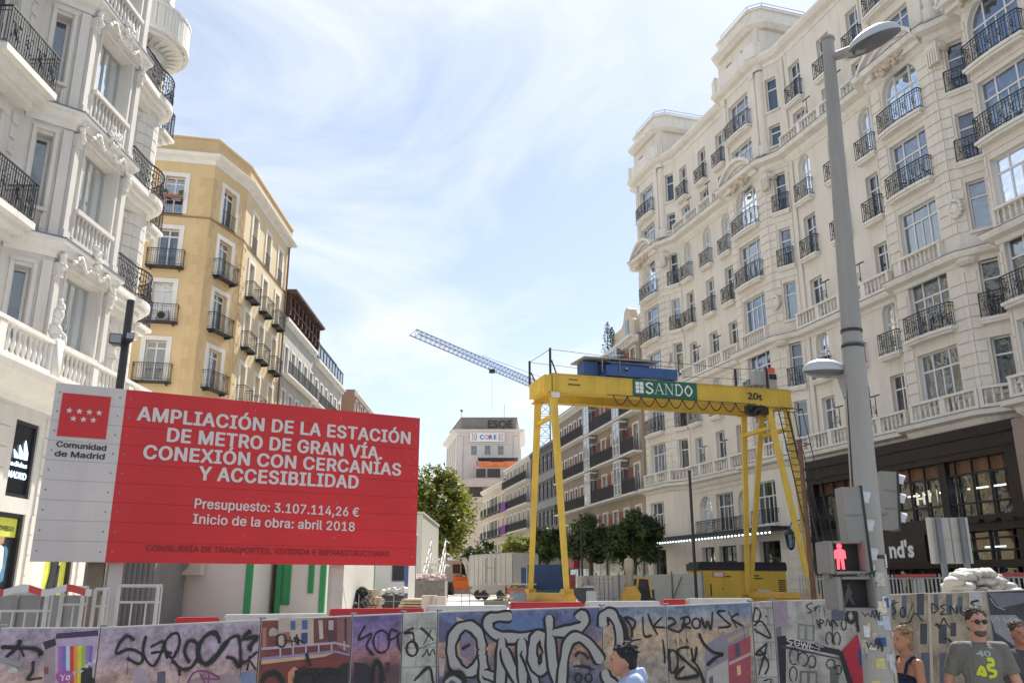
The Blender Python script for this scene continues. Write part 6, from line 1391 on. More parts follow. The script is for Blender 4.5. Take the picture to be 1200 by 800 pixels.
# ================================================================== LAMP POST, SIGNALS
M_post = mat('post_grey', (.36, .345, .32), .6, .08, 1.2, .2, 20, dirt=.4, streak=True)
M_sig = mat('signal_grey', (.25, .24, .225), .6, .08, 3, .1, 30)
M_head = mat('lamp_head_silver', (.50, .51, .52), .45, .05, 3, metal=.3)
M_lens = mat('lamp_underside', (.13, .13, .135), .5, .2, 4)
def lamppost():
    Y = 8.0; pb = at(1022, 760, Y); pt = at(970, 48, Y)
    t = thing('street_lamp', 'tall grey tapered street lamp plastered with stickers, carrying two bowl-shaped lamp heads', 'street lamp', (pb.x, Y, 0))
    b = Vector((pb.x, Y, 0)); tp = Vector((pt.x, Y, pt.z))
    def P(k): return b+(tp-b)*k
    mb = MB(); mb.bar(P(0), P(.30), .145, .132, 24); mb.bar(P(.301), P(.56), .130, .104, 24); mb.bar(P(.561), P(1), .098, .062, 24); mb.bar(P(1), P(1.004), .075, .072, 16)
    wbuild(mb, 'pole', M_post, t, smooth=False)
    mb = MB()
    for k, r in ((.555, .108), (.575, .104), (.30, .137)): mb.bar(P(k), P(k+.004), r, n=18)
    mb.tube([P(.31+.03*q)+Vector((-.127+.005*q, -.03, 0)) for q in range(9)], .012, 5)
    wbuild(mb, 'band', M_blackp, t)
    # heads: (centre pixel, arm start fraction)
    def head(c, arm0, L, hh, sgn, tiltz, nm='lamp_head'):
        o = Vector(c); mb = MB()
        prof = [(math.cos(a), math.sin(a)) for a in [R(x) for x in range(0, 91, 10)]]
        n = 24; rows_ = []
        for (cr_, sz) in prof:
            ring = []
            for i in range(n):
                a = 2*PI*i/n; x = math.cos(a)*cr_*L; y = math.sin(a)*cr_*L*.62
                taper = 1-.25*(x*sgn/L)
                ring.append(mb.P((o.x+x, o.y+y*taper, o.z+sz*hh+x*tiltz)))
            rows_.append(ring)
        for q in range(len(rows_)-1):
            for i in range(n): j = (i+1) % n; mb.f.append([rows_[q][i], rows_[q][j], rows_[q+1][j], rows_[q+1][i]]); mb.m.append(0)
        h_ = wbuild(mb, nm, M_head, t, smooth=True)
        mb = MB(); ring = []
        for k_, dz in ((1.0, 0), (.97, -.03), (.6, -.1), (.2, -.13)):
            ring.append([mb.P((o.x+math.cos(2*PI*i/n)*L*k_, o.y+math.sin(2*PI*i/n)*L*.62*k_*(1-.25*math.cos(2*PI*i/n)*sgn*k_), o.z+dz*hh*3+math.cos(2*PI*i/n)*L*k_*tiltz)) for i in range(n)])
        for q in range(3):
            for i in range(n): j = (i+1) % n; mb.f.append([ring[q][i], ring[q][j], ring[q+1][j], ring[q+1][i]]); mb.m.append(0)
        mb.f.append(ring[3]); mb.m.append(0)
        c_ = wbuild(mb, 'lens', M_lens, h_, smooth=True)
        mb = MB(); e = o-Vector((sgn*L*.8, 0, sgn*L*.8*tiltz)); mb.bar(arm0, e, .045, .06, 10); mb.bar(e, e+Vector((sgn*L*.5, 0, sgn*L*.5*tiltz+hh*.25)), .06, .1, 10); wbuild(mb, 'arm', M_post, t)
    c1 = at(1024, 46, Y-.15); head((c1.x, Y-.15, c1.z-.03), P(.972), .30, .17, 1, .46)
    c2 = at(966, 436, Y+.1); head((c2.x, Y+.1, c2.z), P(.492)+Vector((-.08, 0, 0)), .215, .13, -1, -.03)
    # stickers
    random.seed(11)
    cols = [(.6, .58, .54), (.5, .5, .5), (.65, .62, .5), (.45, .52, .6), (.6, .42, .33), (.7, .7, .7), (.3, .32, .33), (.55, .5, .42), (.03, .09, .3), (.55, .5, .2)]
    ms = [mat('sticker_%d' % i, c, .6, .25, 30) for i, c in enumerate(cols)]
    for q in range(58):
        a = random.uniform(-2.9, -.25); z = random.uniform(.7, 2.35); w = random.uniform(.03, .09); h = random.uniform(.03, .12); mb = MB(); r = .147-.004*z
        cxz = b+(tp-b)*(z/tp.z)
        c = random.randrange(10); ns = 4; r += random.uniform(0, .004)
        cols_ = []
        for i in range(ns+1):
            aa = a+(w/r)*(i/ns-.5); cols_.append((mb.P((cxz.x+r*math.cos(aa), cxz.y+r*math.sin(aa), z-h/2)), mb.P((cxz.x+r*math.cos(aa), cxz.y+r*math.sin(aa), z+h/2))))
        for i in range(ns): mb.f.append([cols_[i][0], cols_[i+1][0], cols_[i+1][1], cols_[i][1]]); mb.m.append(0)
        wbuild(mb, 'sticker', ms[c], t)
    mb = MB(); r = .15
    for (z0, amp) in ((2.2, .03), (2.1, .035), (1.85, .03), (1.6, .04)):
        pts = []
        for i in range(14):
            aa = -2.3+1.1*i/13; pts.append((pb.x+r*math.cos(aa), Y+r*math.sin(aa), z0+amp*math.sin(i*2.1)+.02*math.cos(i*3.7)))
        mb.tube(pts, .005, 4)
    wbuild(mb, 'scribble', M_blackp, t)
    return b, tp
LPb, LPt = lamppost()

def signal(label, uc_top, uc_bot, w, Y, visor_dir=1):
    """back of a three-lamp vehicle signal seen from behind"""
    T = at(*uc_top, Y); B = at(*uc_bot, Y); t = thing('traffic_light', label, 'traffic light', (B.x, Y, B.z), group='traffic lights on the lamp post')
    ax = (T-B); H = ax.length; u = ax.normalized(); s = Vector((u.z, 0, -u.x)); w_m = w
    def P(a, y, c): return B+s*a+Vector((0, y, 0))+u*c
    def bx(mb, a0, a1, y0, y1, c0, c1):
        q = [mb.P(P(*p)) for p in ((a0, y0, c0), (a1, y0, c0), (a1, y1, c0), (a0, y1, c0), (a0, y0, c1), (a1, y0, c1), (a1, y1, c1), (a0, y1, c1))]
        for f in ((3, 2, 1, 0), (4, 5, 6, 7), (0, 1, 5, 4), (1, 2, 6, 5), (2, 3, 7, 6), (3, 0, 4, 7)): mb.f.append([q[k] for k in f]); mb.m.append(0)
    mb = MB(); bx(mb, -w_m/2, w_m/2, -.06, .1, 0, H)
    bx(mb, -w_m/2+.02, w_m/2-.02, -.068, -.061, H*.345, H*.352); bx(mb, -w_m/2+.02, w_m/2-.02, -.068, -.061, H*.66, H*.667)
    wbuild(mb, 'housing', M_sig, t, bevel=.008)
    mb = MB(); bx(mb, w_m/2-.01, w_m/2+.008, -.07, .12, -.01, H+.01); bx(mb, -w_m/2, -w_m/2+.035, .1, .16, H*.1, H*.9); wbuild(mb, 'seam', M_blackp, t)
    for k in range(3):
        c = H*(k+.55)/3; mb = MB(); n = 10; L = .105; r = .085
        A = []; Bq = []
        for i in range(n+1):
            a = -.3+(PI+.6)*i/n
            A.append(mb.P(P(w_m/2+.004, .03+r*math.cos(a), c+r*math.sin(a)))); Bq.append(mb.P(P(w_m/2+L*(.55+.45*math.sin(max(0, min(PI, a)))), .03+r*.92*math.cos(a), c-.01+r*.92*math.sin(a))))
        for i in range(n): mb.f.append([A[i], A[i+1], Bq[i+1], Bq[i]]); mb.m.append(0)
        wbuild(mb, 'visor', mat('visor_pale', (.58, .58, .6), .5, .05, 5), t, smooth=True)
        mb = MB(); mb.bar(P(w_m/2-.005, .03, c), P(w_m/2+.02, .03, c), .075, n=14); wbuild(mb, 'lens', M_blackp, t)
    return t
s1 = signal('larger grey traffic light seen from behind, between the lamp post and the red figure', (1001-7, 571), (1007, 671), .175, 7.55)
s2 = signal('smaller grey traffic light seen from behind, right of the lamp post', (1039, 553), (1042, 620), .16, 8.4)
def brackets():
    mb = MB(); p = at(1007, 640, 7.55); mb.bar((p.x, 7.6, p.z), (LPb.x, 8, p.z), .03, n=8); p = at(1000, 590, 7.55); mb.bar((p.x, 7.6, p.z), (LPb.x+.01, 8, p.z), .03, n=8); wbuild(mb, 'bracket', M_sig, s1)
    mb = MB(); p = at(1041, 600, 8.4); mb.bar((p.x, 8.4, p.z), (LPb.x, 8, p.z), .03, n=8); wbuild(mb, 'bracket', M_sig, s2)
brackets()
def ped_signal():
    Y = 7.3; a = at(960, 634, Y); b = at(1008, 668, Y); c = at(1010, 702, Y)
    t = thing('pedestrian_signal', 'grey pedestrian signal with a lit red standing figure, left of the lamp post', 'pedestrian signal', (a.x+.2, Y, c.z))
    W = .30; H = .26
    def unit(x0, zt, k):
        mb = MB(); x1 = x0+W; zb = zt-H
        mb.box(x0, x1, Y, Y+.2, zb, zt); mb.box(x0, x0+.045, Y-.10, Y, zb, zt); mb.box(x0+.045, x1, Y-.1, Y, zb, zb+.02)
        mb.box(x0+.045, x1-.02, Y-.12, Y, zt-.02, zt)
        mb.prism([(x1-.02, Y-.16), (x1, Y-.16), (x1, Y), (x1-.02, Y)], zb+.02, zt-.0)
        wbuild(mb, 'housing', M_sig, t, bevel=.006)
        mb = MB(); mb.box(x0+.05, x1-.025, Y-.012, Y-.002, zb+.025, zt-.025); sc = wbuild(mb, 'screen', mat('signal_face', (.018, .016, .018), .6, .2, 30), t)
        mb = MB(); cx = x0+.125; fr = Frame((0, Y-.016, 0), (1, 0)); mb.fr = fr
        if k == 0:
            z0 = zb+.035; s = .205
            mb.plate([(cx+.022*math.cos(q*PI/5), z0+s*.91+.022*math.sin(q*PI/5)) for q in range(10)], -.003, 0)
            mb.plate([(cx-.045, z0+s*.72), (cx-.02, z0+s*.80), (cx+.02, z0+s*.80), (cx+.045, z0+s*.72), (cx+.048, z0+s*.42), (cx+.03, z0+s*.42), (cx+.026, z0+s*.6), (cx-.026, z0+s*.6), (cx-.03, z0+s*.42), (cx-.048, z0+s*.42)], -.003, 0)
            mb.plate([(cx-.026, z0+s*.6), (cx+.026, z0+s*.6), (cx+.03, z0+.0), (cx+.008, z0), (cx+.002, z0+s*.4), (cx-.006, z0+s*.4), (cx-.012, z0), (cx-.034, z0)], -.0028, 0)
            wbuild(mb, 'red_figure', mat('red_figure_lit', (.5, .02, .03), .5, 0, emit=(1, .06, .08), emit_s=1.5), sc)
        else:
            z0 = zb+.04; s = .16
            mb.plate([(cx+.014*math.cos(q*PI/5), z0+s*.95+.014*math.sin(q*PI/5)) for q in range(10)], -.003, 0)
            mb.plate([(cx-.03, z0+s*.55), (cx-.008, z0+s*.85), (cx+.015, z0+s*.85), (cx+.03, z0+s*.55), (cx+.012, z0+s*.45), (cx+.045, z0), (cx+.02, z0), (cx-.002, z0+s*.35), (cx-.03, z0), (cx-.05, z0)], -.003, 0)
            wbuild(mb, 'walking_figure', mat('walk_figure_off', (.09, .09, .09), .6), sc)
    unit(a.x+.03, a.z+.0, 0); unit(a.x+.07, a.z-.285, 1)
    mb = MB(); mb.bar((a.x+.3, Y+.12, a.z-.29), (LPb.x, 8, a.z-.29), .03, n=8); mb.box(a.x+.06, a.x+.3, Y+.02, Y+.16, a.z-.3, a.z-.25); wbuild(mb, 'bracket', M_sig, t)
ped_signal()
# ================================================================== GROUND
M_dust = mat('dusty_concrete', (.60, .56, .50), .9, .1, .7, .3, 12, dirt=.3)
M_asph = mat('asphalt', (.055, .055, .057), .9, .15, 2, .4, 60)
M_pave = mat('granite_paving', (.30, .29, .27), .8, .1, 2, .2, 30, dirt=.2)
def ground():
    mb = MB()
    xs = [-900, -60, -20, 0, 20, 60, 900]; ys = [-60, 9.9, 12.5, 14.0, 200, 1500]; zs = [0, 0, 1.0, 1.35, 1.35, 1.35]
    for i in range(len(xs)-1):
        for j in range(len(ys)-1):
            mb.face([(xs[i], ys[j], zs[j]), (xs[i+1], ys[j], zs[j]), (xs[i+1], ys[j+1], zs[j+1]), (xs[i], ys[j+1], zs[j+1])])
    o = mb.build('ground', M_dust); tag(o, kind='structure')
    mb = MB(); mb.box(-60, 60, 2.6, 10.8, -.2, .12); mb.box(-60, 60, 2.45, 2.6, -.2, .125); o = mb.build('pavement', M_pave); tag(o, kind='structure')
    mb = MB(); mb.face([(-90, -50, .004), (90, -50, .004), (90, 2.44, .004), (-90, 2.44, .004)]); o = mb.build('road', M_asph); tag(o, kind='structure')
    mb = MB(); mb.box(-6.2, .6, 17.6, 26, 1.2, 1.50); o = mb.build('concrete_slab', mat('fresh_concrete', (.66, .64, .60), .9, .05, 1, .2, 20)); tag(o, kind='structure')
    mb = MB(); mb.box(11.5, 30, 24, 90, 1.2, 1.42); o = mb.build('side_pavement', M_pave); tag(o, kind='structure')
ground()

# ================================================================== BIG SITE SIGN
def big_sign():
    bl = at(35, 655, 9.5); br = at(487, 664, 11.66); fr = Frame((bl.x, bl.y, 0), (br-bl).xy); L = (br-bl).xy.length
    z0 = (bl.z+br.z)/2; z1 = (zat(446, 9.5)+zat(491, 11.66))/2
    t = thing('information_sign', 'large red and white construction sign about a metro station extension, on posts', 'sign', fr.w(L/2, .1, .6))
    M_w = mat('sign_white', (.56, .53, .51), .5, .05, 1.5, .8, 1.6, dirt=.22, streak=True); M_r = mat('sign_red', (.52, .014, .018), .42, .07, 1.2, .8, 1.6, dirt=.16, streak=True)
    xb = fr.to(136, 555)[0]; nb = 9; bh = (z1-z0)/nb
    for nm, xa, xc, m in (('white_panel', 0, xb, M_w), ('red_panel', xb+.001, L, M_r)):
        mb = MB(fr)
        for k in range(nb):
            mb.box(xa, xc, 0, .035, z0+k*bh+.003, z0+(k+1)*bh-.003); mb.box(xa, xc, .006, .03, z0+k*bh-.003, z0+k*bh+.003)
        wbuild(mb, nm, m, t)
    mb = MB(fr)
    for k in range(nb):
        for x in (.05, xb-.06, xb+.06, L*.5, L*.75, L-.05): mb.ball((x, 0, z0+(k+.5)*bh), .011, .006, .011, 6, 4)
    wbuild(mb, 'rivets', M_steel, t)
    mb = MB(fr)
    for x in (.02, L-.06): mb.box(x, x+.04, .036, .07, z0, z1)
    for z in (z0+.2, z0+1.0, z1-.25): mb.box(0, L, .04, .08, z, z+.06)
    wbuild(mb, 'back_frame', M_steel, t)
    for u in (110, 134, 398): 
        x = fr.to(u, 690)[0]; wd = .075 if u != 110 else .085
        mb = MB(fr); mb.box(x-wd, x+wd, .1, .26, .3, z1-.1); wbuild(mb, 'post', mat('post_timber', (.17, .14, .10), .8, .2, 5) if u == 110 else mat('post_galvanised', (.42, .41, .38), .5, .1, 4), t)
    def line(mb, body, p0, p1, cap, bold, dy=-.004, mi=0, sp=0):
        a = fr.to(*p0); b = fr.to(*p1); h0 = fr.to(p0[0], p0[1]-cap)[1]-a[1]
        put_sans(mb, body, a[0], a[1], h0, b[0]-a[0], y=dy, bold=bold, mi=mi, slope=(b[1]-a[1])/(b[0]-a[0]), spacing=sp)
    M_l = mat('sign_letters', (.62, .58, .56), .5, 0)
    mb = MB(fr)
    line(mb, 'AMPLIACIÓN DE LA ESTACIÓN', (161, 492), (480, 520), 16, .062, sp=14)
    line(mb, 'DE METRO DE GRAN VÍA.', (196, 517), (447, 538), 16, .062, sp=14)
    line(mb, 'CONEXIÓN CON CERCANÍAS', (168, 537), (469, 557), 16, .062, sp=14)
    line(mb, 'Y ACCESIBILIDAD', (233, 562), (419, 572), 16, .062, sp=14)
    line(mb, 'Presupuesto: 3.107.114,26 €', (228, 595), (420, 605), 11.3, .04, sp=6)
    line(mb, 'Inicio de la obra: abril 2018', (226, 613), (415, 622), 11.3, .04, sp=6)
    wbuild(mb, 'lettering', M_l, t)
    mb = MB(fr); line(mb, 'CONSEJERÍA DE TRANSPORTES, VIVIENDA E INFRAESTRUCTURAS', (171, 645), (456, 652), 7.0, .02); wbuild(mb, 'small_lettering', mat('sign_dark_red', (.16, .01, .015), .5, 0), t)
    mb = MB(fr); line(mb, 'Comunidad', (66, 523), (124, 528), 6.6, .055); line(mb, 'de Madrid', (64, 534), (122, 538), 6.6, .055); wbuild(mb, 'black_lettering', M_blackp, t)
    a = fr.to(72, 460); b = fr.to(130, 465); c = fr.to(124, 514); d = fr.to(68, 511)
    xL = (a[0]+d[0])/2; xR = (b[0]+c[0])/2; zT = (a[1]+b[1])/2; zB = (c[1]+d[1])/2
    mb = MB(fr); mb.box(xL, xR, -.006, -.001, zB, zT); e = wbuild(mb, 'emblem', M_r, t)
    mb = MB(fr); w = xR-xL; h = zT-zB
    def star(cx, cz, r):
        c = len(mb.v); mb.P((cx, -.009, cz)); 
        for q in range(10):
            rr = r if q % 2 == 0 else r*.42; an = PI/2+q*PI/5; mb.P((cx+rr*math.cos(an), -.009, cz+rr*math.sin(an)))
        for q in range(10): mb.f.append([c, c+1+q, c+1+(q+1) % 10]); mb.m.append(0)
    for q in range(4): star(xL+w*(.18+.205*q), zB+h*.60, w*.075)
    for q in range(3): star(xL+w*(.285+.205*q), zB+h*.42, w*.075)
    wbuild(mb, 'stars', M_l, e)
    return fr
big_sign()

# dark lighting mast with two floodlights
def mast():
    Y = 13.2; a = at(152, 352, Y); x = at(146, 410, Y).x
    t = thing('lighting_mast', 'slim black mast with two floodlights between the white building and the ochre one', 'lamp post', (x, Y, 1.2))
    mb = MB(); mb.bar((x, Y, 1.1), (x, Y, a.z), .07, .06, 10); wbuild(mb, 'pole', M_blackp, t)
    for u, v, s in ((136, 397, .75), (153, 394, .5)):
        c = at(u, v, Y-.2); mb = MB(); fr = Frame((c.x, c.y, c.z), (1, .35)); mb.fr = fr
        q = .12*s
        mb.prism([(-q*1.1, -.05), (q*1.0, -.05), (q*.6, .12), (-q*.6, .12)], -q, q*.9); wbuild(mb, 'floodlight', M_blackp, t, bevel=.01)
        mb = MB(); mb.fr = fr; mb.box(-q*.9, q*.85, -.058, -.051, -q*.8, q*.7); wbuild(mb, 'floodlight_glass', mat('flood_glass', (.28, .30, .33), .2, .1, 5), t)
        mb = MB(); mb.bar((c.x, c.y+.05, c.z-.05), (x, Y, c.z-.1), .025, n=6); wbuild(mb, 'arm', M_blackp, t)
mast()

# ================================================================== GRAFFITI FENCE
ST = [(-70, 6.8, 737), (0, 7.0, 735), (118, 7.35, 734.5), (190, 7.6, 732), (306, 7.95, 725.5), (413, 8.3, 720.5), (472, 8.5, 718), (513, 8.64, 716), (600, 8.8, 713), (705, 9.0, 710), (780, 9.15, 709), (880, 9.35, 705), (905, 9.4, 703.5), (1010, 9.55, 701), (1040, 9.6, 696), (1155, 9.75, 692), (1290, 9.9, 686)]
def interp(u, k):
    for i in range(len(ST)-1):
        if ST[i][0] <= u <= ST[i+1][0]:
            t = (u-ST[i][0])/(ST[i+1][0]-ST[i][0]); return ST[i][k]+t*(ST[i+1][k]-ST[i][k])
    return ST[-1][k]
def sunset(name, cols, z0=1.15, z1=1.95, scale=1.6, ns=.28):
    """a printed sky picture: colours run up the panel, broken by cloud shapes"""
    if name in MATS: return MATS[name]
    m = bpy.data.materials.new(name); m.use_nodes = True; nt = m.node_tree; N = nt.nodes; L = nt.links; b = N['Principled BSDF']; b.inputs['Roughness'].default_value = .5
    g = N.new('ShaderNodeNewGeometry'); s = N.new('ShaderNodeSeparateXYZ'); L.new(g.outputs['Position'], s.inputs[0])
    mr = N.new('ShaderNodeMapRange'); mr.inputs[1].default_value = z0; mr.inputs[2].default_value = z1; L.new(s.outputs['Z'], mr.inputs[0])
    mp = N.new('ShaderNodeMapping'); mp.inputs['Scale'].default_value = (1, 1, 3.5); L.new(g.outputs['Position'], mp.inputs['Vector'])
    nz = N.new('ShaderNodeTexNoise'); nz.inputs['Scale'].default_value = scale; nz.inputs['Detail'].default_value = 6; L.new(mp.outputs['Vector'], nz.inputs['Vector'])
    a = N.new('ShaderNodeMath'); a.operation = 'MULTIPLY_ADD'; L.new(nz.outputs['Fac'], a.inputs[0]); a.inputs[1].default_value = ns*2; L.new(mr.outputs[0], a.inputs[2])
    sb = N.new('ShaderNodeMath'); sb.operation = 'SUBTRACT'; L.new(a.outputs[0], sb.inputs[0]); sb.inputs[1].default_value = ns
    cr = N.new('ShaderNodeValToRGB'); L.new(sb.outputs[0], cr.inputs[0]); e = cr.color_ramp.elements
    while len(e) < len(cols): e.new(.5)
    for i, c in enumerate(cols): e[i].position = i/(len(cols)-1); e[i].color = (*c, 1)
    n4 = N.new('ShaderNodeTexNoise'); n4.inputs['Scale'].default_value = 22; n4.inputs['Detail'].default_value = 8; L.new(g.outputs['Position'], n4.inputs['Vector'])
    r4 = N.new('ShaderNodeValToRGB'); r4.color_ramp.elements[0].position = .25; r4.color_ramp.elements[0].color = (.6, .6, .62, 1); r4.color_ramp.elements[1].position = .6; L.new(n4.outputs['Fac'], r4.inputs[0])
    mx = N.new('ShaderNodeMix'); mx.data_type = 'RGBA'; mx.blend_type = 'MULTIPLY'; mx.inputs['Factor'].default_value = 1; L.new(cr.outputs['Color'], mx.inputs['A']); L.new(r4.outputs['Color'], mx.inputs['B'])
    L.new(mx.outputs['Result'], b.inputs['Base Color'])
    MATS[name] = m; return m
M_fr = mat('fence_frame', (.48, .46, .44), .6, .1, 4, dirt=.2)
M_tile = brickmat('printed_white_tile', (.50, .49, .45), (.47, .46, .43), (.33, .33, .31), .34, .17)
M_ink = mat('spray_black', (.012, .012, .014), .5, .3, 9); M_silv = mat('spray_silver', (.36, .355, .35), .4, .1, 3, metal=.2); M_wh = mat('spray_white', (.6, .58, .58), .6); M_gy = mat('spray_grey', (.25, .26, .26), .6)
PINK = sunset('print_pink_sky', [(.42, .33, .36), (.62, .42, .36), (.50, .38, .47), (.46, .40, .50), (.52, .48, .53)])
PURP = sunset('print_purple_sky', [(.10, .05, .08), (.42, .20, .20), (.32, .20, .40), (.18, .14, .38), (.24, .20, .46)], z0=1.3)
DUSK = sunset('print_dusk_sky', [(.15, .14, .22), (.26, .24, .34), (.62, .36, .22), (.16, .18, .34), (.14, .18, .36), (.40, .38, .42)], z0=1.2)
GOLD = sunset('print_gold_sky', [(.42, .36, .30), (.62, .47, .33), (.60, .44, .30), (.34, .38, .46), (.14, .24, .44)], z0=1.35)
BRKP = mat('print_brick', (.20, .055, .045), .5, .25, 8); FACP = mat('print_pale_facade', (.46, .45, .42), .5, .12, 4); BEIP = mat('print_beige_facade', (.42, .35, .25), .5, .12, 4); DKP = mat('print_dark', (.05, .048, .06), .5, .4, 4)
M_paper = mat('torn_paper_white', (.5, .49, .46), .8, .2, 30); M_paper2 = mat('torn_paper_ochre', (.38, .33, .27), .8, .3, 30)
def pc(rgb):
    k = 'ink_%02x%02x%02x' % tuple(int(c*255) for c in rgb)
    return mat(k, rgb, .5, .12, 14)

def mistmat(name, rgb, dens=.45):
    m = bpy.data.materials.new(name); m.use_nodes = True; nt = m.node_tree; N = nt.nodes; L = nt.links; b = N['Principled BSDF']; b.inputs['Base Color'].default_value = (*rgb, 1); b.inputs['Roughness'].default_value = .7
    g = N.new('ShaderNodeNewGeometry'); n = N.new('ShaderNodeTexNoise'); n.inputs['Scale'].default_value = 140; n.inputs['Detail'].default_value = 2; L.new(g.outputs['Position'], n.inputs['Vector'])
    n2 = N.new('ShaderNodeTexNoise'); n2.inputs['Scale'].default_value = 7; L.new(g.outputs['Position'], n2.inputs['Vector'])
    a_ = N.new('ShaderNodeMath'); a_.operation = 'MULTIPLY'; L.new(n.outputs['Fac'], a_.inputs[0]); L.new(n2.outputs['Fac'], a_.inputs[1])
    r = N.new('ShaderNodeMapRange'); r.inputs[1].default_value = .2; r.inputs[2].default_value = .42; r.inputs[4].default_value = dens*1.6; L.new(a_.outputs[0], r.inputs[0]); L.new(r.outputs[0], b.inputs['Alpha'])
    return m
M_mist = mistmat('spray_mist', (.03, .03, .035)); M_grime = mistmat('grime', (.10, .085, .07), .3)
class Panel:
    def __init__(s, u0, u1, face, label):
        s.u0, s.u1 = u0, u1; Y0, Y1 = interp(u0, 1), interp(u1, 1); v0, v1 = interp(u0, 2), interp(u1, 2)
        a = at(u0, v0, Y0); b = at(u1, v1, Y1); s.fr = Frame((a.x, a.y, 0), (b-a).xy); s.L = (b-a).xy.length; s.za, s.zb = a.z, b.z
        s.t = thing('fence_panel', label, 'fence panel', (a.x, a.y, .12), s.fr.rz, group='hoarding panels with graffiti')
        mb = MB(s.fr); mb.plate([(.006, .14), (s.L-.006, .14), (s.L-.006, s.zb), (.006, s.za)], .0, .03); wbuild(mb, 'board', M_fr, s.t)
        mb = MB(s.fr); mb.face([(.01, -.002, .2), (s.L-.01, -.002, .2), (s.L-.01, -.002, s.zb-.012), (.01, -.002, s.za-.012)]); wbuild(mb, 'print', face, s.t)
        mb = MB(s.fr); mb.box(.0, .05, .03, .09, .13, s.za+.02); mb.box(s.L/2, s.L/2+.05, .03, .09, .13, (s.za+s.zb)/2-.02); wbuild(mb, 'post', M_steel, s.t)
        s.lay = 0
        mb = MB(s.fr); random.seed(int(u0)+99)     # grime and torn paper left on the board
        zt_ = min(s.za, s.zb)-.02; y = -.0021
        mb.face([(.012, y, .25), (s.L-.012, y, .25), (s.L-.012, y, s.zb-.013), (.012, y, s.za-.013)]); wbuild(mb, 'grime', M_grime, s.t)
        for q in range(int(s.L*3.2)):
            cx = random.uniform(.08, max(.09, s.L-.08)); cz = random.uniform(.9, zt_-.06); w = random.uniform(.02, .055); h = random.uniform(.02, .05); mb = MB(s.fr)
            mb.face([(min(s.L-.012, max(.012, cx+w*math.cos(t_)*random.uniform(.6, 1.2))), -.00225-.00001*q, cz+h*math.sin(t_)*random.uniform(.7, 1.1)) for t_ in [k_*PI/4+.2 for k_ in range(8)]]); wbuild(mb, 'torn_paper', random.choice((M_paper, M_paper2)), s.t)
    def P(s, u, v, y): x, z = s.fr.to(u, v, y); return x, z
    def shapes(s, name, items):
        """flat printed pieces: (rgb, [pixels]) one mesh, later ones on top"""
        ms = []; mb = MB(s.fr)
        for rgb, pts in items:
            m = pc(rgb)
            if m not in ms: ms.append(m)
            s.lay += 1; y = -.0024-.00035*s.lay
            q = [s.P(u, v, y) for u, v in pts]; q = [(min(max(x, .01), s.L-.01), z) for x, z in q]
            mb.face([(x, y, z) for x, z in q], ms.index(m))
        wbuild(mb, name, ms, s.t)
    def bubble(s, items, wo, wi):
        mo = MB(s.fr); mi_ = MB(s.fr); s.lay += 2; y = -.0024-.00035*s.lay
        for k, pts in enumerate(items):
            q = [s.P(u, v, y) for u, v in pts]; q = [(min(max(x, .01), s.L-.01), min(z, s.za+(s.zb-s.za)*x/s.L-.01-wo*.45)) for x, z in q]
            ribbon(mo, q, wo, y-.0008*k); ribbon(mi_, q, wi, y-.0008*k-.0004)
        s.lay += 3*len(items); wbuild(mo, 'graffiti_outline', M_ink, s.t); wbuild(mi_, 'graffiti_fill', M_silv, s.t)
    def strokes(s, name, m, items, w, sm=True, clip=True):
        mb = MB(s.fr); halo = MB(s.fr); s.lay += 3; y = -.0024-.00035*s.lay
        for k, pts in enumerate(items):
            ww = w
            if isinstance(pts, tuple) and isinstance(pts[0], (int, float)): ww, pts = pts
            if m is M_ink and name == 'graffiti': ww *= 1.3
            q = [s.P(u, v, y) for u, v in pts]
            if clip: q = [(min(max(x, .01), s.L-.01), min(z, s.za+(s.zb-s.za)*x/s.L-.01)) for x, z in q]
            ribbon(mb, q, ww, y-.0001*k, smooth=sm)
            if m is M_ink and name == 'graffiti':
                ribbon(halo, q, ww*1.9, y+.0003-.00001*k, smooth=sm)
                if random.random() < .45:
                    p = random.choice(q); ln = random.uniform(.05, .22); ribbon(mb, [(p[0], p[1]), (p[0]+.002, p[1]-ln)], .006, y-.0001*k-.00005, smooth=False)
        wbuild(mb, name, m, s.t)
        if halo.v: wbuild(halo, 'overspray', M_mist, s.t)
def G(sc, ox, oy, pts): return [(ox+x/sc, oy+y/sc) for x, y in pts]
def A_(*p): return G(4.615, 0, 700, p)
def B_(*p): return G(4, 220, 700, p)
def C_(*p): return G(5, 500, 700, p)
def D_(*p): return G(5.4545, 700, 680, p)
def E_(*p): return G(5.714, 900, 660, p)
def F_(*p): return G(5, 1020, 640, p)
def ell(f, cx, cy, rx, ry, a0=0, a1=360, n=10): return f(*[(cx+rx*math.cos(R(a0+(a1-a0)*i/n)), cy+ry*math.sin(R(a0+(a1-a0)*i/n))) for i in range(n+1)])
BOT = 860
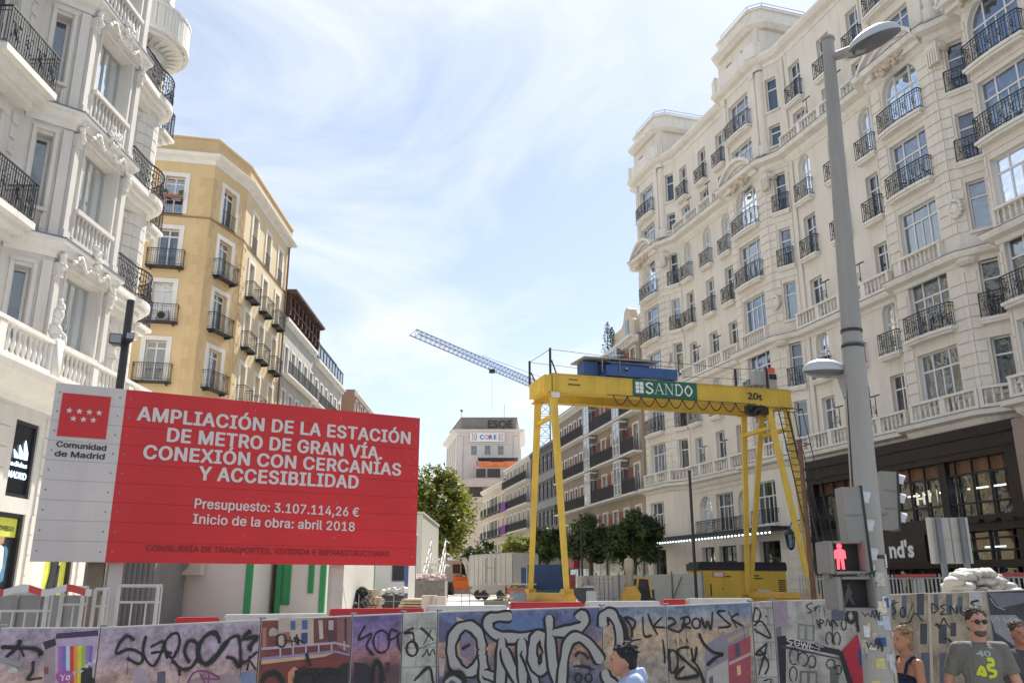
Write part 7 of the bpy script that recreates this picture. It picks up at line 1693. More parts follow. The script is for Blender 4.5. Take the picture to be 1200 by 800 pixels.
def fence():
    p = Panel(-70, 0, PINK, 'fence panel with pink sky print at the far left edge')
    p = Panel(0, 118, PINK, 'fence panel printed with a rainbow-striped house, leftmost in full view')
    p.shapes('printed_house', [((.33, .24, .27), A_((240, 270), (300, 200), (300, 500), (235, 500))), ((.42, .33, .45), A_((298, 215), (545, 205), (545, 800), (298, 800))), ((.06, .035, .09), A_((305, 192), (530, 175), (530, 205), (300, 222))),
        ((.03, .03, .04), A_((232, 238), (298, 218), (305, 255), (245, 280)))]+
        [(c, A_((315+k*21, 262-k*.5), (336+k*21, 262-k*.5), (336+k*21, 800), (315+k*21, 800))) for k, c in enumerate([(.35, .12, .38), (.13, .14, .42), (.45, .5, .6), (.5, .04, .05), (.62, .28, .04), (.60, .52, .06), (.25, .45, .06), (.35, .15, .40), (.12, .14, .42), (.5, .3, .4), (.58, .45, .05), (.58, .33, .05)])]+
        [((.35, .08, .30), ell(A_, 350, 425, 50, 35)), ((.02, .02, .025), A_((440, 380), (500, 375), (520, 500), (520, 800), (420, 800))), ((.22, .08, .05), A_((240, 375), (262, 375), (262, 410), (240, 412)))])
    p.strokes('graffiti', M_ink, [(.022, A_((5, 265), (100, 270), (190, 275), (225, 300), (205, 308))), (.02, A_((110, 225), (90, 270), (30, 322))), A_((110, 270), (130, 318)), (.012, A_((180, 340), (175, 400), (150, 440), (230, 432))), (.022, A_((480, 440), (540, 445), (570, 470)))], .016)
    p.strokes('grey_tag', M_gy, [(.04, A_((5, 332), (60, 345), (120, 362)))], .03)
    p.strokes('white_tag', M_wh, [A_((325, 415), (340, 430), (335, 450)), A_((352, 412), (340, 430)), A_((360, 425), (375, 420), (372, 440), (358, 438), (360, 425)), A_((395, 395), (405, 420)), A_((395, 410), (425, 390)), A_((430, 380), (435, 400), (450, 390)), A_((455, 375), (465, 360), (470, 378), (480, 350), (490, 365)), A_((495, 345), (500, 362)), A_((515, 330), (505, 345), (520, 350), (530, 335), (515, 330)), A_((545, 300), (530, 315), (545, 328)), A_((555, 295), (560, 315))], .01)
    p = Panel(118, 306, PINK, 'fence panel with pink sunset print and a long looping black tag')
    p.shapes('printed_skyline', [((.36, .28, .34), A_((720, 460), (730, 400), (760, 370), (790, 400), (805, 460), (805, 700), (715, 700))), ((.30, .22, .24), B_((60, 370), (180, 355), (240, 362), (330, 330), (345, 345), (345, 600), (0, 600), (0, 385))), ((.10, .10, .14), A_((850, 400), (895, 395), (895, 600), (850, 600))), ((.16, .20, .32), B_((245, 350), (290, 340), (335, 350), (335, 420), (250, 420)))])
    S = .016
    p.strokes('graffiti', M_ink, [(.017, A_((725, 232), (690, 205), (650, 240), (630, 298), (700, 278), (760, 300), (772, 335), (745, 356), (685, 325))), A_((790, 203), (775, 300), (832, 367), (888, 240), (812, 268)), A_((815, 300), (880, 290), (930, 300)),
        A_((905, 330), (890, 250), (925, 200), (962, 195), (970, 250), (935, 325), (905, 300)), (.018, A_((930, 335), (985, 385), (1040, 370), (1075, 300), (1060, 240), (1020, 235), (998, 290), (1025, 352))),
        (.02, A_((1192, 225), (1150, 188), (1095, 225), (1075, 305), (1110, 358), (1165, 330), (1240, 225))), (.019, B_((150, 215), (135, 168), (95, 168), (50, 225), (50, 290), (85, 306), (130, 270), (180, 205), (232, 178), (246, 225), (245, 322), (215, 285), (178, 277))),
        (.02, B_((295, 150), (262, 192), (325, 183), (290, 232), (302, 246))), (.018, B_((345, 250), (270, 300), (250, 295))), B_((290, 270), (278, 340)), B_((290, 292), (325, 338)), (.035, A_((970, 380), (970, 420)))], S)
    p.strokes('purple_tag', pc((.20, .05, .16)), [B_((0, 400), (30, 350), (90, 345), (150, 380), (60, 375)), (.03, B_((60, 355), (80, 400))), (.02, B_((100, 350), (95, 420)))], .016)
    p.strokes('grey_tag', M_gy, [A_((990, 180), (1000, 210), (1030, 175), (1035, 215), (1060, 180), (1070, 215), (1100, 165), (1105, 200))], .008)
    p = Panel(306, 413, BRKP, 'fence panel printed with a red brick house and white balcony')
    p.shapes('printed_house', [((.44, .36, .30), B_((425, 95), (590, 95), (590, 220), (425, 225))), ((.07, .11, .26), B_((482, 108), (505, 108), (505, 150), (482, 150))), ((.07, .11, .26), B_((535, 104), (562, 104), (562, 148), (535, 148))), ((.04, .06, .18), B_((532, 165), (562, 162), (562, 212), (532, 214))), ((.30, .12, .08), B_((450, 160), (480, 160), (480, 215), (450, 215))),
        ((.45, .38, .36), B_((612, 105), (632, 105), (636, 190), (618, 195))), ((.35, .16, .13), B_((350, 140), (368, 138), (368, 230), (350, 232))), ((.08, .04, .05), B_((655, 100), (685, 98), (690, 215), (660, 215))), ((.42, .35, .38), B_((660, 105), (683, 105), (683, 150), (660, 150))),
        ((.22, .10, .10), B_((700, 95), (780, 90), (780, 260), (700, 230))), ((.05, .03, .04), B_((735, 95), (745, 95), (745, 225), (735, 222))),
        ((.42, .32, .42), B_((345, 232), (690, 205), (780, 222), (780, 232), (690, 216), (345, 245))), ((.25, .2, .42), B_((345, 280), (690, 245), (780, 262), (780, 272), (690, 256), (345, 292))), ((.50, .34, .22), B_((345, 292), (640, 262), (690, 256), (640, 276), (345, 312))), ((.17, .04, .035), B_((345, 313), (780, 270), (780, 600), (345, 600))), ((.48, .22, .12), B_((470, 350), (500, 320), (530, 350), (530, 500), (470, 500))),
        ((.02, .018, .02), B_((500, 340), (600, 325), (700, 330), (720, 310), (780, 300), (780, 600), (520, 600)))]+[((.42, .33, .40), B_((430+k*60, 228-k*5), (438+k*60, 227-k*5), (438+k*60, 275-k*6), (430+k*60, 276-k*6))) for k in range(6)])
    p.strokes('graffiti', M_ink, [ell(B_, 440, 200, 22, 30), B_((455, 200), (520, 205)), B_((480, 180), (490, 225)), B_((510, 170), (520, 220), (500, 185), (550, 215)), (.03, B_((555, 258), (575, 318))), (.03, B_((345, 400), (370, 360), (420, 355), (450, 400))), (.03, B_((500, 400), (530, 345), (590, 350), (610, 400))), (.025, B_((600, 400), (660, 340), (720, 360)))], .009)
    p = Panel(413, 472, PURP, 'fence panel printed with a purple sky and dark arches')
    p.shapes('printed_skyline', [((.025, .02, .03), B_((780, 300), (830, 305), (860, 330), (870, 600), (780, 600))), ((.10, .06, .06), B_((930, 350), (1010, 325), (1010, 600), (930, 600))), ((.05, .03, .04), B_((925, 300), (948, 300), (948, 350), (930, 350)))])
    p.strokes('graffiti', M_ink, [(.015, B_((832, 128), (800, 196), (862, 168), (838, 225), (872, 268))), ell(B_, 908, 205, 38, 52), B_((985, 158), (952, 152), (945, 196), (985, 178)), B_((1000, 160), (985, 180), (990, 235), (1008, 243)), (.03, B_((862, 400), (870, 330), (890, 300), (905, 330), (908, 400)))], .014)
    p = Panel(472, 513, M_tile, 'narrow white tiled fence panel between the purple print and the silver lettering')
    p.strokes('graffiti', M_ink, [B_((1058, 140), (1015, 165), (1055, 165), (1062, 210), (1080, 250)), ell(B_, 1052, 238, 26, 34), B_((1090, 140), (1122, 165), (1152, 200)), B_((1142, 150), (1105, 220)), (.006, B_((1085, 238), (1165, 208))), (.008, B_((1098, 275), (1112, 262), (1122, 240), (1132, 270), (1150, 240), (1160, 268))), (.018, B_((1060, 390), (1130, 325), (1150, 400), (1160, 420)))], .014)
    p = Panel(513, 705, DUSK, 'fence panel with big silver and black bubble graffiti letters on a dusk print')
    p.shapes('printed_clouds', [((.55, .33, .22), C_((170, 110), (200, 120), (240, 145), (180, 140))), ((.10, .10, .20), C_((70, 130), (150, 150), (120, 260), (75, 260))), ((.60, .34, .2), C_((360, 420), (405, 425), (400, 450), (370, 452))), ((.40, .30, .28), C_((70, 350), (110, 360), (100, 460), (75, 460))), ((.20, .17, .24), C_((190, 220), (270, 200), (290, 380), (200, 340))), ((.10, .16, .32), C_((430, 120), (680, 110), (680, 190), (470, 200)))])
    W = (ell(C_, 235, 300, 92, 138), C_((325, 330), (335, 420), (340, 480), (400, 490)), C_((330, 440), (440, 480), (520, 520)), C_((500, 95), (420, 92), (362, 130), (372, 190), (440, 228), (560, 232), (700, 205)), C_((440, 235), (438, 350), (430, 520)), C_((450, 290), (490, 400), (560, 520)), C_((555, 235), (560, 380), (565, 520)), C_((575, 300), (620, 420), (640, 520)), ell(C_, 660, 320, 42, 105), C_((715, 75), (725, 250), (740, 400), (770, 520)), C_((735, 205), (820, 195), (900, 172), (925, 130), (905, 98), (880, 125)), C_((790, 520), (800, 390), (830, 260), (890, 230), (960, 280), (1025, 380)))
    p.bubble(W, .128, .078)
    p.strokes('graffiti', M_ink, [(.03, C_((205, 300), (255, 272))), (.03, C_((110, 500), (130, 445), (200, 440), (225, 500))), (.015, C_((870, 345), (890, 320), (925, 330), (950, 360))), (.012, C_((860, 400), (950, 405), (960, 440))), (.02, C_((930, 405), (985, 420))), (.012, ell(C_, 890, 470, 20, 25)), (.012, ell(C_, 950, 470, 20, 25))], .012)
    p.strokes('silver_highlight', M_silv, [C_((110, 500), (150, 470), (200, 500))], .035)
    p = Panel(705, 780, GOLD, 'fence panel with the tail of the silver lettering on a golden sky print')
    W = (C_((1120, 520), (1060, 480), (1030, 420)), C_((1028, 170), (1032, 110), (1060, 88), (1090, 100), (1128, 190), (1130, 330), (1100, 400)))
    p.bubble(W, .125, .075)
    p.strokes('graffiti', M_ink, [(.025, C_((1130, 100), (1170, 190), (1175, 240), (1200, 250))), D_((168, 232), (215, 290), (222, 362)), D_((165, 235), (200, 235), (242, 262), (225, 318)), D_((290, 228), (300, 350), (350, 346)), (.018, D_((185, 390), (280, 372))), D_((322, 208), (350, 280), (388, 348)), D_((412, 235), (365, 290), (436, 298)), D_((418, 372), (430, 470), (430, 530))], .015)
    p = Panel(780, 880, GOLD, 'fence panel with black handwriting over a golden sky and printed red house')
    p.shapes('printed_house', [((.24, .22, .27), D_((690, 420), (790, 340), (800, 320), (810, 320), (815, 345), (970, 280), (975, 600), (690, 800))), ((.38, .30, .24), D_((830, 370), (960, 300), (960, 330), (835, 400))), ((.33, .07, .10), D_((835, 420), (980, 350), (985, 900), (850, 900))), ((.42, .38, .36), D_((700, 580), (835, 500), (850, 900), (700, 900))), ((.06, .07, .13), D_((880, 405), (908, 395), (912, 478), (885, 488))), ((.65, .45, .2), D_((892, 545), (915, 538), (918, 598), (895, 605))), ((.42, .36, .33), D_((840, 520), (980, 455), (980, 475), (842, 540))), ((.10, .10, .10), D_((715, 620), (740, 605), (742, 700), (718, 700)))])
    p.strokes('graffiti', M_ink, [D_((450, 242), (478, 240), (500, 268), (452, 300), (522, 330)), D_((560, 225), (545, 300), (520, 332)), D_((528, 245), (582, 232), (590, 268), (545, 285), (602, 302)), ell(D_, 632, 272, 26, 32), D_((665, 232), (690, 302), (705, 260), (727, 312), (736, 195)), D_((822, 192), (768, 200), (812, 248), (850, 288), (772, 300)), D_((838, 195), (892, 302)), D_((905, 208), (858, 242), (935, 290)),
        ell(D_, 412, 505, 30, 72), ell(D_, 482, 515, 34, 72), (.02, D_((590, 425), (528, 432), (520, 470), (600, 545), (645, 600), (520, 625), (505, 600), (560, 545))), (.018, D_((600, 428), (618, 520), (636, 420))), (.018, D_((600, 500), (650, 560), (685, 660))), (.022, D_((650, 335), (680, 400), (740, 455), (800, 470), (760, 490), (700, 540))), (.01, D_((498, 370), (505, 402))), (.01, D_((532, 365), (545, 400))), (.01, D_((570, 365), (578, 392)))], .014)
    p = Panel(880, 905, M_tile, 'narrow white tiled fence panel with black tags right of the printed red house')
    p.strokes('graffiti', M_ink, [D_((1010, 168), (985, 250), (1030, 255), (1042, 200), (1010, 168)), D_((982, 290), (1050, 260), (1108, 362), (1030, 330), (985, 305)), (.02, D_((1075, 220), (1085, 232))), D_((1085, 398), (1000, 470), (1085, 462)), D_((1085, 398), (1060, 500), (1030, 605)), D_((1040, 440), (1095, 530), (1070, 600)), (.01, D_((1060, 640), (1115, 630), (1080, 700)))], .013)
    p = Panel(905, 1010, FACP, 'fence panel printed with a pale facade, black iron bracket and red lantern corner')
    p.shapes('printed_facade', [((.30, .24, .30), E_((30, 250), (130, 250), (130, 420), (30, 430))), ((.16, .16, .19), E_((30, 430), (90, 420), (90, 1000), (30, 1000))), ((.20, .21, .19), E_((198, 398), (312, 410), (312, 520), (198, 505))), ((.36, .36, .32), E_((210, 415), (245, 418), (245, 505), (210, 500))), ((.36, .36, .32), E_((262, 420), (298, 424), (298, 512), (262, 508))), ((.14, .15, .13), E_((212, 715), (330, 720), (330, 1000), (212, 1000))), ((.34, .34, .3), E_((226, 730), (262, 732), (262, 1000), (226, 1000))), ((.34, .34, .3), E_((280, 732), (318, 734), (318, 1000), (280, 1000))), ((.12, .13, .12), E_((415, 690), (470, 690), (480, 1000), (420, 1000))),
        ((.02, .02, .03), E_((62, 490), (120, 480), (120, 1000), (62, 1000))), ((.02, .02, .03), E_((70, 488), (480, 575), (490, 615), (70, 530))), ((.05, .05, .07), E_((90, 545), (480, 632), (480, 640), (90, 562))), ((.40, .02, .04), E_((485, 590), (600, 470), (640, 640), (690, 1000), (600, 1000))), ((.02, .02, .03), E_((470, 590), (500, 585), (640, 1000), (590, 1000))), ((.03, .05, .22), E_((600, 560), (655, 600), (650, 690), (612, 680))), ((.10, .10, .14), ell(E_, 470, 335, 45, 48))])
    p.strokes('printed_scroll', M_ink, [ell(E_, 175, 620, 30, 55, 60, 380), ell(E_, 235, 640, 35, 45, 160, 460), ell(E_, 295, 655, 25, 40, 180, 500), ell(E_, 170, 740, 25, 50, 100, 420), ell(E_, 420, 670, 28, 30, 100, 420), ell(E_, 470, 710, 22, 30, 180, 500), ell(E_, 410, 500, 22, 40, 100, 400), ell(E_, 462, 505, 22, 45, 120, 420), (.02, E_((430, 400), (435, 540)))], .011)
    p.strokes('graffiti', M_ink, [E_((300, 262), (258, 282), (292, 318), (262, 332)), E_((305, 300), (330, 285), (310, 320)), E_((340, 270), (345, 325)), E_((325, 285), (365, 282)), E_((375, 285), (378, 320)), E_((325, 370), (350, 435), (345, 375), (375, 385), (350, 405)), E_((385, 420), (400, 370), (418, 420)), E_((425, 420), (430, 375), (455, 400), (470, 420)), ell(E_, 508, 408, 16, 36), (.028, ell(E_, 555, 350, 28, 42)), (.028, E_((590, 320), (600, 420), (620, 450)))], .008)
    p.strokes('white_tag', M_wh, [E_((160, 500), (128, 512), (160, 535), (128, 550)), ell(E_, 195, 530, 17, 20), E_((222, 515), (232, 560), (245, 530), (258, 568), (270, 525)), E_((285, 530), (280, 575), (310, 582)), E_((282, 552), (300, 556)), E_((320, 545), (372, 560)), E_((345, 550), (335, 600)), E_((125, 515), (350, 572))], .012)
    p = Panel(1010, 1040, M_tile, 'narrow fence panel half hidden behind the stickered lamp post')
    p = Panel(1040, 1155, BEIP, 'fence panel printed with a beige facade of dark windows behind the walkers')
    dk = (.055, .06, .075); bl = (.10, .12, .15)
    p.shapes('printed_windows', [(c, F_((a, b), (a+w, b), (a+w, b+h), (a, b+h))) for a, b, w, h, c in ((125, 310, 22, 120, bl), (185, 285, 28, 130, bl), (272, 275, 42, 125, dk), (292, 450, 40, 120, dk), (212, 485, 36, 110, dk), (372, 280, 26, 90, bl), (445, 280, 34, 122, bl), (512, 290, 28, 100, bl), (402, 455, 45, 112, dk), (470, 445, 32, 80, dk), (300, 620, 45, 180, bl), (410, 620, 40, 180, bl), (130, 500, 30, 90, dk))]+[((.5, .43, .33), F_((335, 270), (350, 270), (375, 900), (355, 900))), ((.30, .23, .16), F_((240, 275), (262, 275), (290, 900), (268, 900))), ((.45, .44, .42), F_((575, 265), (650, 265), (660, 345), (580, 350)))])
    p.strokes('graffiti', M_ink, [F_((165, 325), (125, 340), (150, 380), (130, 400)), ell(F_, 190, 385, 14, 28), F_((250, 330), (215, 430)), F_((170, 455), (230, 440), (260, 390), (310, 440)), F_((360, 330), (365, 388), (400, 360), (358, 330)), F_((440, 340), (412, 350), (435, 370), (412, 395), (445, 395)), F_((470, 395), (468, 345), (505, 392), (505, 345)), F_((530, 345), (535, 395), (560, 393)), (.016, F_((635, 315), (590, 330), (635, 365), (600, 395))), F_((380, 465), (395, 450), (400, 475), (430, 420), (440, 440), (470, 475)), F_((430, 540), (455, 540), (480, 565))], .009)
    p = Panel(1155, 1290, DKP, 'dark printed fence panel at the right edge behind the grey-shirted man')
    p.shapes('printed_crowd', [((.25, .26, .28), F_((700, 400), (850, 400), (900, 450), (900, 620), (730, 500))), ((.14, .15, .18), F_((690, 270), (900, 270), (900, 330), (760, 360)))])
    p.strokes('graffiti', M_wh, [F_((700, 410), (720, 440), (740, 410), (760, 440)), F_((770, 410), (800, 440), (830, 410)), F_((700, 300), (740, 350), (790, 370))], .006)
fence()

# red and white road barriers standing behind the fence, showing above it
M_bred = mat('barrier_red', (.45, .02, .03), .5, .1, 3, dirt=.1); M_bwh = mat('barrier_white', (.55, .54, .52), .5, .08, 3, dirt=.25)
def barriers():
    segs = [(205, 258, 'r', 'left of the white one under the cabin'), (262, 384, 'w', 'below the white site cabins'), (386, 496, 'r', 'under the right half of the big sign'), (499, 594, 'w', 'below the bright concrete slab'), (597, 683, 'r', 'at the foot of the left crane legs'), (686, 772, 'w', 'below the stacked blocks'), (775, 802, 'r', 'short one below the parasol'), (804, 880, 'w', 'below the generator cabinet')]
    for a, b, c, where in segs:
        Ya = interp(a, 1)+.5; Yb = interp(b, 1)+.5; va = interp(a, 2)-(7 if c == 'r' else 6); vb = interp(b, 2)-(7 if c == 'r' else 6)
        p = at(a, va, Ya); q = at(b, vb, Yb); fr = Frame((p.x, p.y, 0), (q-p).xy); L = (q-p).xy.length; h = (p.z+q.z)/2
        h0, h1 = p.z, q.z
        t = thing('road_barrier', '%s plastic road barrier behind the fence, %s' % ('red' if c == 'r' else 'white', where), 'barrier', (p.x, p.y, .12), group='plastic road barriers')
        M_ = M_bred if c == 'r' else M_bwh
        n = max(1, round(L/.95)); 
        for k in range(n):
            x0 = L*k/n+.008; x1 = L*(k+1)/n-.008; za = h0+(h1-h0)*(k+.5)/n
            mb = MB(fr); mb.prism([(x0, -.06), (x1, -.06), (x1, .06), (x0, .06)], za-.6, za); mb.prism([(x0, -.2), (x1, -.2), (x1, .2), (x0, .2)], .12, za-.62); wbuild(mb, 'barrier_block', M_, t, bevel=.012)
barriers()

# ================================================================== SITE CABINS AND STREET CLUTTER
M_cab = mat('cabin_white', (.52, .51, .47), .6, .03, 1.5, dirt=.1); M_green = mat('trim_green', (.02, .22, .08), .5, .08, 3); M_bl = mat('trim_blue', (.05, .09, .20), .5, .08, 3)
def cabin(label, x0, x1, Y0, Y1, h, trim, wins=(), group='site cabins', corr=True):
    t = thing('site_cabin', label, 'cabin', ((x0+x1)/2, (Y0+Y1)/2, 1.35), group=group); z0 = 1.42; z1 = z0+h
    mb = MB(); mb.box(x0, x1, Y0, Y1, z0, z1)
    if corr:
        for k in range(int((x1-x0)/.9)): mb.box(x0+.5+k*.9, x0+.515+k*.9, Y0-.004, Y0-.001, z0+.1, z1-.1)
    wbuild(mb, 'shell', M_cab, t)
    for x in (x0-.01, x1-.09):
        for y in (Y0-.02, Y1-.08): mb = MB(); mb.box(x, x+.1, y, y+.1, z0-.05, z1+.02); wbuild(mb, 'corner_post', trim, t)
    mb = MB(); mb.box(x0-.04, x1+.04, Y0-.05, Y1+.05, z1+.021, z1+.1); mb.box(x0, x1, Y0, Y1, 1.35, z0); wbuild(mb, 'roof', M_cab, t)
    for (a, b, c, d, kind) in wins:
        mb = MB(); mb.box(a, b, Y0-.03, Y0-.002, c, d); mb.box(a+.04, b-.04, Y0-.05, Y0-.031, c+.04, d-.04, 1); wbuild(mb, 'window', [trim, M_dark if kind else trim], t)
    return t
c1 = cabin('big white site cabin with green corner posts under the left part of the red sign', -6.05, -4.42, 15, 17.3, 2.5, M_green)
t = thing('air_conditioner', 'beige wall air conditioner on the front of the green-cornered site cabin', 'air conditioner', (-5.45, 14.9, 2.4))
mb = MB(); mb.box(-5.72, -5.2, 14.75, 14.98, 2.26, 2.65); wbuild(mb, 'casing', mat('ac_beige', (.42, .40, .36), .6), t)
mb = MB(); mb.bar((-5.55, 14.74, 2.46), (-5.55, 14.75, 2.46), .15, n=16); wbuild(mb, 'fan_grille', M_steel, t)
c2 = cabin('white site cabin with two narrow green windows, right of the air-conditioned one', -4.3, -3.42, 16.2, 22, 2.5, M_green, ((-4.2, -4.04, 1.75, 2.9, 0), (-3.72, -3.62, 1.95, 2.9, 0)), corr=False)
c3 = cabin('far white site cabin with blue corner posts behind the stacked timber', -4.5, -3.12, 26.5, 28.6, 2.2, M_bl, ((-3.6, -3.2, 2.2, 2.95, 1),))
c4 = cabin('tall pale double-stacked site cabin with an outside stair, right edge of the sign', -4.2, -3.45, 33.5, 41, 3.3, M_cab, ((-3.95, -3.75, 3.6, 4.0, 1),), corr=False)
def stair():
    mb = MB(); x = -3.4
    for k in range(8): mb.box(x, x+.6, 33.8+k*.4, 34.1+k*.4, 1.6+k*.18, 1.63+k*.18)
    for xx in (x, x+.6):
        for z in (0, .5, 1.0): mb.bar((xx, 33.8, 1.5+z), (xx, 37, 2.9+z), .03, n=4)
        for k in range(5): mb.bar((xx, 33.8+k*.8, 1.4+k*.35), (xx, 33.8+k*.8, 2.6+k*.35), .025, n=4)
    mb.box(x, x+.65, 37, 39, 2.9, 2.95)
    for z in (3.4, 3.9): mb.bar((x+.62, 37, z), (x+.62, 39, z), .03, n=4); mb.bar((x, 33.9, z-1), (x+.6, 33.9, z-1), .03, n=4)
    wbuild(mb, 'stair', mat('stair_white', (.62, .6, .58), .5), c4)
stair()
def ladder_white():
    t = thing('step_ladder', 'white step ladder leaning open between the cabins and the timber', 'ladder', (-3.3, 17.5, 1.4)); mb = MB()
    a = at(377, 662, 17.5); 
    for dx, dx2 in ((0, -.05), (.26, .3)): mb.bar((a.x+dx2*1.0+.05, 17.5, 1.45), (a.x+.1+dx*.6, 17.5, 3.0), .022, n=4)
    for k in range(7): z = 1.6+k*.2; mb.bar((a.x+.0+.012*k, 17.5, z), (a.x+.34-.012*k, 17.5, z), .015, n=4)
    mb.bar((a.x+.5, 17.9, 1.45), (a.x+.25, 17.5, 3.0), .02, n=4); mb.bar((a.x+.15, 17.9, 1.45), (a.x+.12, 17.5, 3.0), .02, n=4)
    wbuild(mb, 'ladder_frame', mat('aluminium_pale', (.6, .6, .58), .4, .05, 4, metal=.3), t)
ladder_white()
def grey_screens():
    t = thing('hoarding', 'low grey screen added as shaded background behind the white crowd barriers at the lower left', 'hoarding', (-7, 11.6, 1)); mb = MB(); a = at(-60, 697, 11.6); b = at(128, 697, 11.6); mb.box(a.x, b.x, 11.6, 11.64, .7, a.z)  # added grey screen, hides sunlit ground with the tone of shade
    for k in range(7): x = a.x+(b.x-a.x)*k/7; mb.box(x, x+.03, 11.57, 11.599, .7, a.z+.02)
    wbuild(mb, 'sheet', mat('shade_screen_grey', (.22, .225, .225), .7, .12, 3, dirt=.3), t)
    Y = 13.6; a = at(126, 660, Y); b = at(182, 660, Y); t = thing('shade_wall_box', 'dark grey box added as a shaded wall between the sign posts and the green-cornered cabin', 'container', (a.x+.4, Y, 1.3)); mb = MB(); mb.box(a.x, b.x, Y, Y+1.3, 1.25, 2.8)  # added dark box in place of a shaded grey wall
    for k in range(9): x = a.x+(b.x-a.x)*(k+.3)/9; mb.box(x, x+.035, Y-.02, Y-.001, 1.3, 2.7)
    wbuild(mb, 'body', mat('shade_wall_dark', (.15, .15, .15), .6, .12, 3, dirt=.2), t)
grey_screens()
def rails():
    """pedestrian guard barriers at the left, behind the fence"""
    M_gr = mat('barrier_rail_white', (.52, .52, .50), .5, .08, 5)
    k = 0
    for (u0, u1, vt, Y) in ((-40, 62, 695, 9.0), (74, 104, 688, 9.2), (112, 128, 690, 9.3), (140, 190, 686, 9.6)):
        k += 1; a = at(u0, vt, Y); b = at(u1, vt, Y+.1); h = a.z
        lab = ('white tubular crowd barrier at the lower left edge below the poster', 'white crowd barrier between the wooden post and the poster', 'short white crowd barrier seen between the two sign posts', 'dark-backed white crowd barrier beside the green cabin corner')[k-1]
        t = thing('crowd_barrier', lab, 'barrier', (a.x, Y, 1.0), group='crowd barriers'); mb = MB()
        mb.bar((a.x, Y, h), (b.x, Y+.1, h), .02, n=6); mb.bar((a.x, Y, h-.17), (b.x, Y+.1, h-.17), .014, n=6); mb.bar((a.x, Y, h-.95), (b.x, Y+.1, h-.95), .016, n=6)
        n = max(2, int((b.x-a.x)/.11))
        for q in range(n+1): x = a.x+(b.x-a.x)*q/n; mb.bar((x, Y+.1*q/n, h-.95), (x, Y+.1*q/n, h-(.17 if q % n else 0)), .010, n=5)
        for x in (a.x, b.x): mb.bar((x, Y, .5), (x, Y, h), .02, n=6)
        wbuild(mb, 'rail', M_gr, t)
    a = at(0, 688, 8.9); t = thing('barrier_tape', 'red and white warning tape sagging over the left crowd barriers', 'tape', (a.x, 8.9, 1.9)); mb = MB(); n = 16
    pts = [at(-10+118*i/n, 687+3*math.sin(i*.9), 8.9) for i in range(n+1)]
    for i in range(n):
        p, q = pts[i], pts[i+1]; mb.face([p, q, (q.x, q.y, q.z-.07), (p.x, p.y, p.z-.07)], 0 if (i//2) % 3 == 0 or i in (13, 14) else 1)
    wbuild(mb, 'strip', [mat('tape_red', (.5, .05, .05), .5), mat('tape_white', (.55, .55, .53), .5)], t)
rails()
M_wood = mat('timber', (.42, .30, .18), .8, .2, 4, .3, 30); M_block = mat('concrete_block', (.38, .35, .34), .9, .12, 4, .4, 20)
